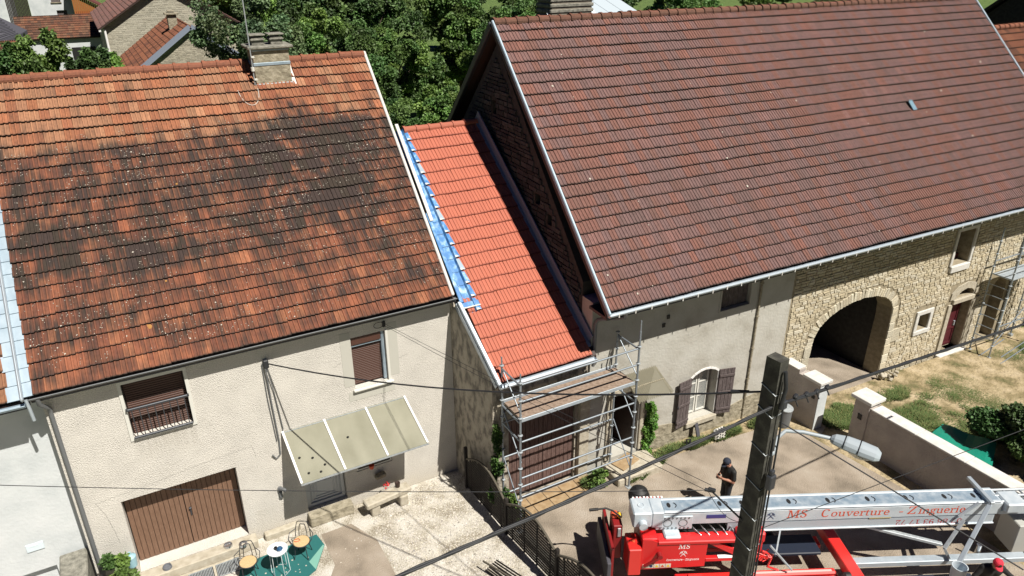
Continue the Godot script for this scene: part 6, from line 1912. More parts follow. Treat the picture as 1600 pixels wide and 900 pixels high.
func emblem(m: Material, parent: Node3D, at: Vector3, s: float) -> void:
	# two crossed hammers under a little roof line
	var b := MB.new()
	for sg in [-1.0, 1.0]:
		b.bar(at + Vector3(-0.42 * sg, -0.5, 0) * s, at + Vector3(0.34 * sg, 0.42, 0) * s, 0.004, 0.07 * s, Vector3(0, 0, 1).cross(Vector3(0.76 * sg, 0.92, 0)).normalized())
		b.bar(at + Vector3(0.16 * sg, 0.50, 0) * s, at + Vector3(0.50 * sg, 0.28, 0) * s, 0.004, 0.13 * s, Vector3(0.22 * sg, 0.34, 0).normalized())
		b.bar(at + Vector3(-0.62 * sg, 0.0, 0) * s, at + Vector3(-0.1 * sg, 0.30, 0) * s, 0.004, 0.05 * s, Vector3(0, 1, 0))
		b.bar(at + Vector3(0.0, 0.62, 0) * s, at + Vector3(0.30 * sg, 0.40, 0) * s, 0.004, 0.05 * s, Vector3(0, 1, 0))
	b.bar(at + Vector3(-0.25, -0.15, 0) * s, at + Vector3(0.25, -0.15, 0) * s, 0.004, 0.05 * s, Vector3(0, 1, 0))
	obj("emblem", b, m, parent)

func trailer() -> void:
	var t := thing("lift_trailer", "red roofing lift trailer with folded pale grey lettered ladder boom", "trailer", Vector3(9.08, 0, -10.48), "", deg_to_rad(-26.9))
	var b := MB.new()
	# boom: box profile with upturned lips
	b.bx(-0.02, 1.62, -0.02, 8.66, 1.99, 0.45, 0.03)
	b.bx(0.62, 1.99, -0.03, 8.60, 2.03, 0.045, 0.012); b.bx(0.62, 1.99, 0.385, 8.60, 2.03, 0.465, 0.015)
	var boom := obj("boom", b, M.boom, t)
	b = MB.new(); b.bx(0.64, 1.985, 0.05, 8.58, 2.002, 0.38); obj("boom_top_plate", b, M.boom_top, boom)
	for x in [0.78, 1.98, 2.5, 3.62, 4.55, 5.5, 6.42, 7.35, 8.05]:
		b = MB.new()
		b.lathe(Transform3D(Basis().scaled(Vector3(0.55, 1, 1)), Vector3(x, 2.0025, 0.2)), [Vector2(0, 0), Vector2(0.085, 0), Vector2(0.085, 0.002), Vector2(0, 0.002)], 14)
		obj("slot", b, M.black, boom)
		b = MB.new()
		var arc = []
		for i in 7: arc.append(Vector3(x + 0.13 + 0.05 * sin(PI * i / 6.0), 2.006, 0.13 + 0.16 * i / 6.0))
		b.tube(arc, 0.012, 5)
		obj("slot_lip", b, M.iron, boom)
	b = MB.new(); b.bx(2.2, 1.40, 0.05, 8.55, 1.618, 0.43, 0.01); b.bx(2.2, 1.36, 0.05, 8.55, 1.40, 0.47, 0.01); obj("lower_section", b, M.boom, t)
	b = MB.new(); b.bx(2.15, 1.405, 0.431, 8.5, 1.61, 0.437); obj("lower_face", b, M.boom_shade, t)
	# head block with bolt rows
	b = MB.new(); b.bx(-0.10, 1.64, -0.04, 0.34, 2.06, 0.52, 0.03); b.bx(0.345, 1.60, -0.03, 0.62, 2.05, 0.50, 0.02); obj("head_block", b, M.boom, t)
	b = MB.new(); b.lathe(Transform3D(Basis(), Vector3(0.12, 2.06, 0.24)), [Vector2(0.0, 0), Vector2(0.08, 0), Vector2(0.08, 0.015), Vector2(0.06, 0.015), Vector2(0.06, 0.004), Vector2(0, 0.004)], 18); b.tube([Vector3(0.12, 1.78, 0.5), Vector3(0.12, 1.78, 0.66)], 0.10, 14); obj("winch_cover", b, M.boom, t)
	b = MB.new(); b.bx(0.45, 1.52, 0.452, 1.30, 1.90, 0.475, 0.01); obj("gusset_plate", b, M.boom, t)
	b = MB.new()
	for i in 8:
		for y in [1.57, 1.86]:
			b.lathe(Transform3D(Basis(Vector3.RIGHT, PI / 2), Vector3(0.55 + i * 0.095, y, 0.475)), [Vector2(0, 0), Vector2(0.020, 0), Vector2(0.020, 0.014), Vector2(0, 0.014)], 6)
	obj("bolt", b, M.galv_dark, t)
	b = MB.new()
	for cx in [0.72, 1.08]:
		var ring = []
		for i in 21: ring.append(Vector3(cx + cos(TAU * i / 20) * 0.10, 1.715 + sin(TAU * i / 20) * 0.10, 0.478))
		b.tube(ring, 0.008, 5, -1, false)
	obj("bearing_ring", b, M.galv_dark, t)
	b = MB.new(); b.bx(1.62, 1.80, 0.451, 2.08, 1.90, 0.458); obj("blue_plate", b, M.blue_plate, t)
	# lettering and emblem on the side of the boom
	var z := 0.452
	var slant := Basis(Vector3(1, 0, 0), Vector3(0.10, 1, 0), Vector3(0, 0, 1))
	lettering("MS", 0.31, M.orange_red, t, Transform3D(slant, Vector3(3.50, 1.655, z)), 1.06)
	lettering("C", 0.31, M.orange_red, t, Transform3D(slant, Vector3(4.30, 1.655, z)), 1.05)
	lettering("ouverture", 0.245, M.orange_red, t, Transform3D(slant, Vector3(4.54, 1.670, z)), 1.20)
	lettering("-", 0.26, M.orange_red, t, Transform3D(slant, Vector3(6.16, 1.665, z)), 1.3)
	lettering("Z", 0.31, M.orange_red, t, Transform3D(slant, Vector3(6.36, 1.655, z)), 1.2)
	lettering("inguerie", 0.245, M.orange_red, t, Transform3D(slant, Vector3(6.63, 1.670, z)), 1.15)
	emblem(M.dark_blue, t, Vector3(3.14, 1.80, z + 0.003), 0.17)
	b = MB.new(); b.bx(5.50, 1.628, 0.451, 6.02, 1.652, 0.456); obj("brass_strip", b, M.brass, t)
	var num := lettering("07 86 93 17 72", 0.20, M.dark_red, t, Transform3D(Basis(Vector3.BACK, PI), Vector3(7.78, 1.585, 0.438)), 1.22)
	# red body
	b = MB.new()
	b.panel(Transform3D(Basis(), Vector3(0, 0, 0.78)), PackedVector2Array([Vector2(0.1, 0.62), Vector2(1.6, 0.66), Vector2(1.62, 1.42), Vector2(0.5, 1.40), Vector2(0.32, 1.50), Vector2(0.1, 1.52)]), [], 0.04)
	b.panel(Transform3D(Basis(), Vector3(0, 0, -0.1)), PackedVector2Array([Vector2(0.1, 0.62), Vector2(1.6, 0.66), Vector2(1.62, 1.42), Vector2(0.1, 1.5)]), [], 0.04)
	b.bx(0.1, 1.38, -0.1, 0.46, 1.50, 0.735, 0.02); b.bx(0.1, 0.62, -0.1, 0.14, 1.38, 0.735)
	obj("red_body", b, M.red, t)
	b = MB.new(); b.bx(0.45, 1.36, 0.50, 2.85, 1.46, 0.81, 0.02); b.bx(2.3, 1.30, 0.48, 2.95, 1.60, 0.79, 0.04); obj("red_rail", b, M.red, t)
	b = MB.new()
	b.bar(Vector3(1.7, 1.36, 0.72), Vector3(2.55, 0.86, 0.72), 0.07, 0.12); b.bx(1.6, 0.80, 0.68, 2.9, 0.90, 0.79, 0.01); b.bx(2.75, 0.8, 0.68, 2.9, 1.4, 0.79, 0.01)
	obj("red_brace", b, M.red, t)
	b = MB.new(); b.bx(1.9, 0.905, 0.70, 2.6, 0.915, 0.80); b.bx(2.25, 0.81, 0.791, 2.7, 0.89, 0.795); obj("white_label", b, M.white_paint, t)
	b = MB.new(); b.bx(-0.22, 0.52, 0.28, 0.08, 1.30, 0.86, 0.02); obj("red_cabinet", b, M.red_bright, t)
	b = MB.new(); b.lathe(Transform3D(Basis(), Vector3(-0.07, 1.30, 0.58)), [Vector2(0, 0), Vector2(0.04, 0), Vector2(0.04, 0.02), Vector2(0, 0.02)], 12); b.lathe(Transform3D(Basis(), Vector3(-0.07, 1.30, 0.4)), [Vector2(0, 0), Vector2(0.03, 0), Vector2(0.02, 0.09), Vector2(0, 0.1)], 10); obj("cabinet_knob", b, M.coral, t)
	b = MB.new(); b.tube([Vector3(0.16, 0.78, 0.84), Vector3(0.46, 1.06, 0.90)], 0.035, 8); b.lathe(Transform3D(Basis(Vector3.RIGHT, PI / 2), Vector3(0.50, 1.10, 0.78)), [Vector2(0, 0), Vector2(0.06, 0), Vector2(0.06, 0.14), Vector2(0, 0.14)], 12); obj("lever", b, M.red_dark, t)
	b = MB.new(); b.bx(-0.62, 0.42, -0.55, -0.55, 1.30, 0.82, 0.01); b.bx(-0.50, 0.5, -0.2, -0.28, 1.52, 0.30, 0.02); obj("end_frame", b, M.red_dark, t)
	b = MB.new(); b.bx(-0.72, 0.30, -0.6, -0.63, 1.0, 0.95, 0.01); obj("rubber_bumper", b, M.slate, t)
	b = MB.new(); b.bx(-0.52, 1.53, -0.10, -0.36, 1.66, 0.08, 0.03); obj("tail_light", b, M.coral, t)
	b = MB.new(); b.bx(-0.36, 1.53, -0.06, -0.26, 1.63, 0.10, 0.03); obj("marker_light", b, M.yellow, t)
	b = MB.new(); b.bx(-0.40, 1.20, 0.301, -0.32, 1.46, 0.33, 0.01); obj("socket", b, M.galv, t)
	# lettered panel and warning stickers
	lettering("MS", 0.185, M.white_paint, t, Transform3D(slant, Vector3(0.93, 1.17, 0.782)), 1.0)
	emblem(M.white_paint, t, Vector3(1.07, 1.06, 0.784), 0.15)
	lettering("Couverture - Zinguerie", 0.075, M.white_paint, t, Transform3D(slant, Vector3(0.68, 0.84, 0.782)), 0.95)
	for i in 5:
		b = MB.new(); b.bx(0.14 + i * 0.135, 0.66, 0.781, 0.265 + i * 0.135, 0.775, 0.785); var st := obj("sticker", b, M.sticker, t)
		b = MB.new()
		var cx = 0.2025 + i * 0.135
		if i == 1: b.lathe(Transform3D(Basis(Vector3.RIGHT, PI / 2), Vector3(cx, 0.718, 0.785)), [Vector2(0, 0), Vector2(0.04, 0), Vector2(0.04, 0.002), Vector2(0, 0.002)], 12)
		else: b.panel(Transform3D(Basis(), Vector3(0, 0, 0.787)), PackedVector2Array([Vector2(cx - 0.045, 0.68), Vector2(cx + 0.045, 0.68), Vector2(cx, 0.755)]), [], 0.0015)
		obj("symbol", b, [M.yellow, M.dark_blue, M.yellow, M.coral, M.yellow][i], st)
	# engine pack hidden between boom and deck
	b = MB.new(); b.bx(0.9, 1.0, 0.0, 2.3, 1.34, 0.62, 0.05); obj("engine_block", b, M.black, t)
	b = MB.new()
	for i in 5: b.tube([Vector3(1.3 + i * 0.22, 1.5, 0.30), Vector3(1.36 + i * 0.22, 1.53, 0.5), Vector3(1.5 + i * 0.2, 1.44, 0.62)], 0.02, 6)
	obj("hose", b, M.chrome, t)
	b = MB.new(); b.bx(0.62, 1.38, 0.40, 1.0, 1.52, 0.72, 0.03); obj("grey_bracket", b, M.boom, t)
	# lower chassis, deck, wheels, outrigger, drawbar
	b = MB.new(); b.bx(0.1, 0.40, -0.2, 4.7, 0.52, 0.10, 0.01); b.bx(0.9, 0.36, 0.80, 4.72, 0.48, 1.42, 0.02); obj("chassis", b, M.red, t)
	b = MB.new(); b.bx(2.5, 0.49, 0.88, 4.66, 0.60, 1.05, 0.04); b.bx(1.2, 0.482, 0.86, 2.4, 0.52, 1.36, 0.01); obj("mudguard", b, M.red_bright, t)
	b = MB.new(); b.bx(2.62, 0.482, 1.08, 4.62, 0.53, 1.40, 0.02); obj("white_deck", b, M.white_cool, t)
	b = MB.new(); b.bx(2.75, 0.60, 0.96, 4.55, 0.615, 1.02, 0.004); obj("pale_stripe", b, M.pale_pink, t)
	b = MB.new(); b.bx(2.95, 0.53, -0.18, 4.55, 0.62, 0.45, 0.02); obj("navy_box", b, M.navy, t)  # plain navy box filling the dark area below the boom
	for zz in [-0.32, 1.46]:
		b = MB.new(); b.lathe(Transform3D(Basis(Vector3.RIGHT, PI / 2), Vector3(3.4, 0.33, zz - 0.1)), [Vector2(0.18, 0), Vector2(0.31, 0.0), Vector2(0.33, 0.03), Vector2(0.33, 0.17), Vector2(0.31, 0.2), Vector2(0.18, 0.2)], 24); var w := obj("tyre", b, M.rubber, t)
		b = MB.new(); b.lathe(Transform3D(Basis(Vector3.RIGHT, PI / 2), Vector3(3.4, 0.33, zz - 0.07)), [Vector2(0, 0), Vector2(0.18, 0), Vector2(0.18, 0.14), Vector2(0.05, 0.12), Vector2(0, 0.12)], 18); obj("rim", b, M.galv, w)
	b = MB.new(); b.bar(Vector3(4.88, 0.72, -0.4), Vector3(4.96, 0.72, 2.1), 0.30, 0.26, Vector3.UP, 0.02); var og := obj("outrigger_beam", b, M.red_bright, t)
	b = MB.new(); b.tube([Vector3(4.74, 0.85, 1.42), Vector3(4.62, 0.85, 1.42)], 0.10, 12); b.tube([Vector3(4.96, 0.58, 2.0), Vector3(4.96, 0.02, 2.0)], 0.05, 10); obj("outrigger_leg", b, M.black, og)
	b = MB.new(); b.bar(Vector3(5.08, 0.62, 0.80), Vector3(9.3, 0.62, 0.80), 0.20, 0.14, Vector3.UP, 0.012); obj("drawbar", b, M.bright_zinc, t)
	b = MB.new(); b.bar(Vector3(5.08, 0.46, 1.18), Vector3(7.8, 0.46, 1.18), 0.12, 0.10, Vector3.UP, 0.012); obj("drawbar_rail", b, M.navy, t)
	b = MB.new(); b.bar(Vector3(5.4, 1.25, 0.20), Vector3(7.25, 1.0, 0.70), 0.10, 0.08, Vector3.UP, 0.01); obj("support_strut", b, M.galv, t)
	b = MB.new(); b.bar(Vector3(7.75, 1.55, 0.52), Vector3(7.28, 0.95, 0.78), 0.07, 0.07); b.bar(Vector3(7.28, 0.95, 0.78), Vector3(7.5, 0.55, 0.85), 0.09, 0.06); obj("support_leg", b, M.galv, t)
	b = MB.new(); b.bar(Vector3(8.25, 2.09, -0.34), Vector3(8.25, 2.09, 0.60), 0.10, 0.08, Vector3.UP, 0.01); b.bar(Vector3(8.22, 2.04, 0.56), Vector3(7.38, 0.90, 1.20), 0.10, 0.07, Vector3.UP, 0.01); b.bar(Vector3(8.0, 2.04, 0.50), Vector3(7.6, 1.66, 0.52), 0.05, 0.05); obj("gantry", b, M.bright_zinc, t)
	b = MB.new(); b.lathe(Transform3D(Basis(), Vector3(7.30, 0.62, 1.36)), [Vector2(0, 0), Vector2(0.15, 0), Vector2(0.17, 0.36), Vector2(0.15, 0.36), Vector2(0.13, 0.05), Vector2(0, 0.05)], 20); obj("winch_drum", b, M.boom, t)
	b = MB.new(); b.bx(8.66, 1.76, 0.08, 9.15, 2.02, 0.58, 0.03); b.bx(8.62, 1.60, 0.02, 10.5, 1.74, 0.44, 0.02); obj("tip_block", b, M.boom, t)
	b = MB.new()
	for zz in [0.0, 0.2, 0.40]: b.tube([Vector3(8.5, 1.97, zz), Vector3(10.8, 1.97, zz)], 0.035, 8)
	for i in 5: b.tube([Vector3(8.9 + i * 0.4, 1.97, 0.0), Vector3(8.9 + i * 0.4, 1.97, 0.4)], 0.025, 6)
	obj("ladder_tip", b, M.galv, t)
	b = MB.new(); b.bx(9.2, 0.45, -0.15, 10.6, 1.28, 0.5, 0.02); obj("control_cabinet", b, M.grey_cabinet, t)
	b = MB.new(); b.lathe(Transform3D(Basis(), Vector3(8.25, 0.55, 0.62)), [Vector2(0, 0), Vector2(0.06, 0), Vector2(0.06, 0.32), Vector2(0, 0.32)], 12); obj("hydraulic_jack", b, M.chrome, t)
	b = MB.new(); b.tube([Vector3(9.1, 1.6, 0.6), Vector3(9.4, 1.55, 0.9), Vector3(9.8, 1.3, 1.0)], 0.025, 6); obj("power_cable", b, M.cable, t)
	b = MB.new()
	b.lathe(Transform3D(Basis(), Vector3(0.22, 1.75, -0.42)), [Vector2(0.0, -0.1), Vector2(0.24, -0.08), Vector2(0.26, 0.06), Vector2(0.20, 0.20), Vector2(0.08, 0.28), Vector2(0, 0.29)], 18)
	obj("black_reel_cover", b, M.black, t)
	b = MB.new()
	for i in 9:
		b.bx(0.0 + i * 0.085, 1.76 - 0.01 * (i % 3), -0.20 + 0.015 * (i % 2), 0.05 + i * 0.085, 1.94 + 0.02 * (i % 2), -0.14, 0.005)
	obj("white_stripe", b, M.white_paint, t)
	b = MB.new()
	for i in 8: b.bx(0.055 + i * 0.085, 1.77, -0.205, 0.08 + i * 0.085, 1.92, -0.145, 0.004)
	obj("red_stripe", b, M.red, t)
	b = MB.new(); b.tube([Vector3(-1.02, 1.86, 0.12), Vector3(-0.66, 1.88, 0.10), Vector3(-0.5, 1.80, 0.10), Vector3(-0.30, 1.62, 0.12)], 0.022, 8); b.tube([Vector3(-1.06, 1.86, 0.12), Vector3(-0.85, 1.87, 0.11)], 0.034, 8); obj("steering_handle", b, M.black, t)
	b = MB.new(); b.tube([Vector3(2.9, 1.1, 0.82), Vector3(3.15, 1.0, 0.85), Vector3(3.05, 0.7, 0.9), Vector3(3.3, 0.62, 0.95)], 0.03, 6)
	for i in 16: b.tube([Vector3(2.72 + rng.randf() * 0.4, 0.85 + rng.randf() * 0.3, 0.80), Vector3(2.72 + rng.randf() * 0.4, 0.75 + rng.randf() * 0.3, 0.90)], 0.018, 5)
	obj("red_strap_coil", b, M.red_bright, t)
	b = MB.new(); b.bar(Vector3(3.05, 1.30, 0.86), Vector3(3.55, 0.75, 1.08), 0.05, 0.03); b.bar(Vector3(3.4, 1.42, 0.5), Vector3(3.2, 1.0, 0.9), 0.035, 0.035); obj("grey_bracket_arm", b, M.galv, t)

# ---------------------------------------------------------------- people: one skin over capsules (surface nets)
func skin(b: MB, bones: Array, cell: float, k: float) -> void:
	var lo := Vector3.INF; var hi := -Vector3.INF
	for q in bones:
		var r = maxf(q[2], q[3]) + k + cell * 2
		lo = lo.min(q[0] - Vector3.ONE * r).min(q[1] - Vector3.ONE * r)
		hi = hi.max(q[0] + Vector3.ONE * r).max(q[1] + Vector3.ONE * r)
	var nx := int((hi.x - lo.x) / cell) + 2; var ny := int((hi.y - lo.y) / cell) + 2; var nzz := int((hi.z - lo.z) / cell) + 2
	var f := PackedFloat32Array(); f.resize(nx * ny * nzz); f.fill(9.0)
	var best := PackedFloat32Array(); best.resize(nx * ny * nzz); best.fill(9.0)
	var id := PackedByteArray(); id.resize(nx * ny * nzz)
	for bi in bones.size():
		var q = bones[bi]
		var a: Vector3 = q[0]; var ab: Vector3 = q[1] - a
		var ra: float = q[2]; var rb: float = q[3]
		var l2 := maxf(ab.length_squared(), 1e-9)
		var r := maxf(ra, rb) + k + cell
		var l: Vector3 = (a.min(q[1]) - Vector3.ONE * r - lo) / cell
		var h: Vector3 = (a.max(q[1]) + Vector3.ONE * r - lo) / cell
		for z in range(maxi(0, int(l.z)), mini(nzz - 1, int(h.z) + 1) + 1):
			for y in range(maxi(0, int(l.y)), mini(ny - 1, int(h.y) + 1) + 1):
				var row := (z * ny + y) * nx
				for x in range(maxi(0, int(l.x)), mini(nx - 1, int(h.x) + 1) + 1):
					var p := lo + Vector3(x, y, z) * cell - a
					var t := clampf(p.dot(ab) / l2, 0, 1)
					var d := (p - ab * t).length() - lerpf(ra, rb, t)
					var o := f[row + x]
					if d < best[row + x]:
						best[row + x] = d; id[row + x] = bi
					var m := maxf(k - absf(o - d), 0.0) / k
					f[row + x] = minf(o, d) - m * m * k * 0.25
	var vi := PackedInt32Array(); vi.resize(nx * ny * nzz); vi.fill(-1)
	var vs := PackedVector3Array(); var vc := PackedColorArray()
	for z in nzz - 1:
		for y in ny - 1:
			for x in nx - 1:
				var i0 := (z * ny + y) * nx + x
				var s := Vector3.ZERO; var n := 0
				var inside := 0
				var vals = [f[i0], f[i0 + 1], f[i0 + nx], f[i0 + nx + 1], f[i0 + nx * ny], f[i0 + nx * ny + 1], f[i0 + nx * ny + nx], f[i0 + nx * ny + nx + 1]]
				for v in vals:
					if v < 0: inside += 1
				if inside == 0 or inside == 8: continue
				for e in [[0, 1], [2, 3], [4, 5], [6, 7], [0, 2], [1, 3], [4, 6], [5, 7], [0, 4], [1, 5], [2, 6], [3, 7]]:
					var va: float = vals[e[0]]; var vb: float = vals[e[1]]
					if (va < 0) != (vb < 0):
						var u := va / (va - vb)
						var pa := Vector3(e[0] & 1, (e[0] >> 1) & 1, e[0] >> 2); var pb := Vector3(e[1] & 1, (e[1] >> 1) & 1, e[1] >> 2)
						s += pa.lerp(pb, u); n += 1
				vi[i0] = vs.size()
				vs.append(lo + (Vector3(x, y, z) + s / n) * cell)
				vc.append(bones[id[i0]][4])
	var faces = []
	var vn := PackedVector3Array(); vn.resize(vs.size())
	for z in range(1, nzz - 1):
		for y in range(1, ny - 1):
			for x in range(1, nx - 1):
				var i0 := (z * ny + y) * nx + x
				for ax in 3:
					var st: int = [1, nx, nx * ny][ax]
					if (f[i0] < 0) == (f[i0 + st] < 0): continue
					var u: int = [nx, nx * ny, 1][ax]; var w: int = [nx * ny, 1, nx][ax]
					var q = [vi[i0 - u - w], vi[i0 - w], vi[i0], vi[i0 - u]]
					if q.min() < 0: continue
					if f[i0] >= 0: q.reverse()
					faces.append(q)
					var nn := (vs[q[1]] - vs[q[0]]).cross(vs[q[2]] - vs[q[0]]) + (vs[q[2]] - vs[q[0]]).cross(vs[q[3]] - vs[q[0]])
					for j in q: vn[j] += nn
	for q in faces:
		for tr in [[0, 1, 2], [0, 2, 3]]:
			var w = [q[tr[0]], q[tr[2]], q[tr[1]]]
			for j in w:
				b.v.append(vs[j]); b.n.append(vn[j].normalized()); b.c.append(vc[j])

func hand(b: MB, wrist: Vector3, fwd: Vector3, palm: Vector3, side: float, c: Color, curl: float) -> void:
	# fwd: from wrist to knuckles; palm: the way the palm faces; side +1 when the thumb lies along palm x fwd
	var across := palm.cross(fwd).normalized()
	var bones = []
	var kn := wrist + fwd * 0.085
	for i in 4: bones.append([wrist + across * (i - 1.5) * 0.012, kn + across * (i - 1.5) * 0.020, 0.014, 0.012, c])
	var lens = [0.066, 0.078, 0.072, 0.056]
	for i in 4:
		var p: Vector3 = kn + across * (1.5 - i) * 0.020 * side
		var d := fwd
		var r := 0.0092
		for s in 3:
			d = (d * cos(curl * (0.5 + 0.3 * s)) + palm * sin(curl * (0.5 + 0.3 * s))).normalized()
			var q: Vector3 = p + d * lens[i] * [0.45, 0.32, 0.23][s]
			bones.append([p, q, r, r * 0.92, c])
			p = q; r *= 0.92
	var tb := wrist + fwd * 0.025 + across * 0.026 * side
	var t1 := tb + (fwd * 0.6 + across * side * 0.7 + palm * 0.35).normalized() * 0.042
	bones.append([tb, t1, 0.012, 0.010, c])
	bones.append([t1, t1 + (fwd * 0.8 + palm * 0.6).normalized() * 0.032, 0.010, 0.008, c])
	skin(b, bones, 0.0045, 0.006)

func head_bones(c: Vector3, up: Vector3, fw: Vector3, s: Color, hair: Color, beard: Color) -> Array:
	var rt := up.cross(fw)
	var o = [
		[c - up * 0.01, c + up * 0.045 - fw * 0.018, 0.078, 0.082, s],
		[c + up * 0.05 - fw * 0.035, c + up * 0.06 + fw * 0.02, 0.080, 0.072, hair],
		[c - up * 0.03 - fw * 0.045, c + up * 0.03 - fw * 0.055, 0.060, 0.062, hair],
		[c - up * 0.075 + fw * 0.045 - rt * 0.02, c - up * 0.075 + fw * 0.045 + rt * 0.02, 0.036, 0.036, beard],
		[c + up * 0.012 + fw * 0.082, c - up * 0.022 + fw * 0.096, 0.009, 0.014, s],
		[c - up * 0.055 + fw * 0.082 - rt * 0.016, c - up * 0.055 + fw * 0.082 + rt * 0.016, 0.008, 0.008, s * Color(0.8, 0.55, 0.5)],
	]
	for sg in [-1.0, 1.0]:
		o.append([c + rt * 0.083 * sg + up * 0.015 - fw * 0.01, c + rt * 0.086 * sg - up * 0.03 - fw * 0.005, 0.013, 0.010, s])
		o.append([c + rt * 0.031 * sg + up * 0.016 + fw * 0.071, c + rt * 0.032 * sg + up * 0.016 + fw * 0.0712, 0.011, 0.011, Color(0.12, 0.08, 0.06)])
		o.append([c + rt * 0.018 * sg + up * 0.034 + fw * 0.078, c + rt * 0.045 * sg + up * 0.034 + fw * 0.070, 0.007, 0.006, hair])
		o.append([c + rt * 0.05 * sg - up * 0.04 + fw * 0.03, c + rt * 0.04 * sg - up * 0.02 + fw * 0.055, 0.03, 0.026, s])
	return o

func cap(t: Node3D, c: Vector3, up: Vector3, fw: Vector3, m: Material, brim_m: Material) -> void:
	var bs := Basis(up.cross(fw), up, fw)
	var b := MB.new()
	b.lathe(Transform3D(bs, c + up * 0.025 - fw * 0.012), [Vector2(0.100, 0.0), Vector2(0.103, 0.03), Vector2(0.096, 0.065), Vector2(0.074, 0.098), Vector2(0.04, 0.115), Vector2(0.008, 0.12), Vector2(0.0, 0.124)], 20)
	var o := obj("cap", b, m, t)
	b = MB.new()
	var xf := Transform3D(bs, c + up * 0.028)
	var n := 10
	for i in n:
		var u0 = -0.95 + 1.9 * i / n; var u1 = -0.95 + 1.9 * (i + 1) / n
		var p = func(u, r, y): return xf * Vector3(sin(u) * 0.098 * (1.0 if r == 0 else 0.92), y - 0.02 * (u * u) * r, cos(u) * 0.09 + r * 0.085 * cos(u * 0.8))
		b.quad(p.call(u0, 1, -0.01), p.call(u1, 1, -0.01), p.call(u1, 0, 0.0), p.call(u0, 0, 0.0))
		b.quad(p.call(u0, 0, -0.006), p.call(u1, 0, -0.006), p.call(u1, 1, -0.016), p.call(u0, 1, -0.016))
		b.quad(p.call(u0, 1, -0.016), p.call(u1, 1, -0.016), p.call(u1, 1, -0.01), p.call(u0, 1, -0.01))
	obj("brim", b, brim_m, o)

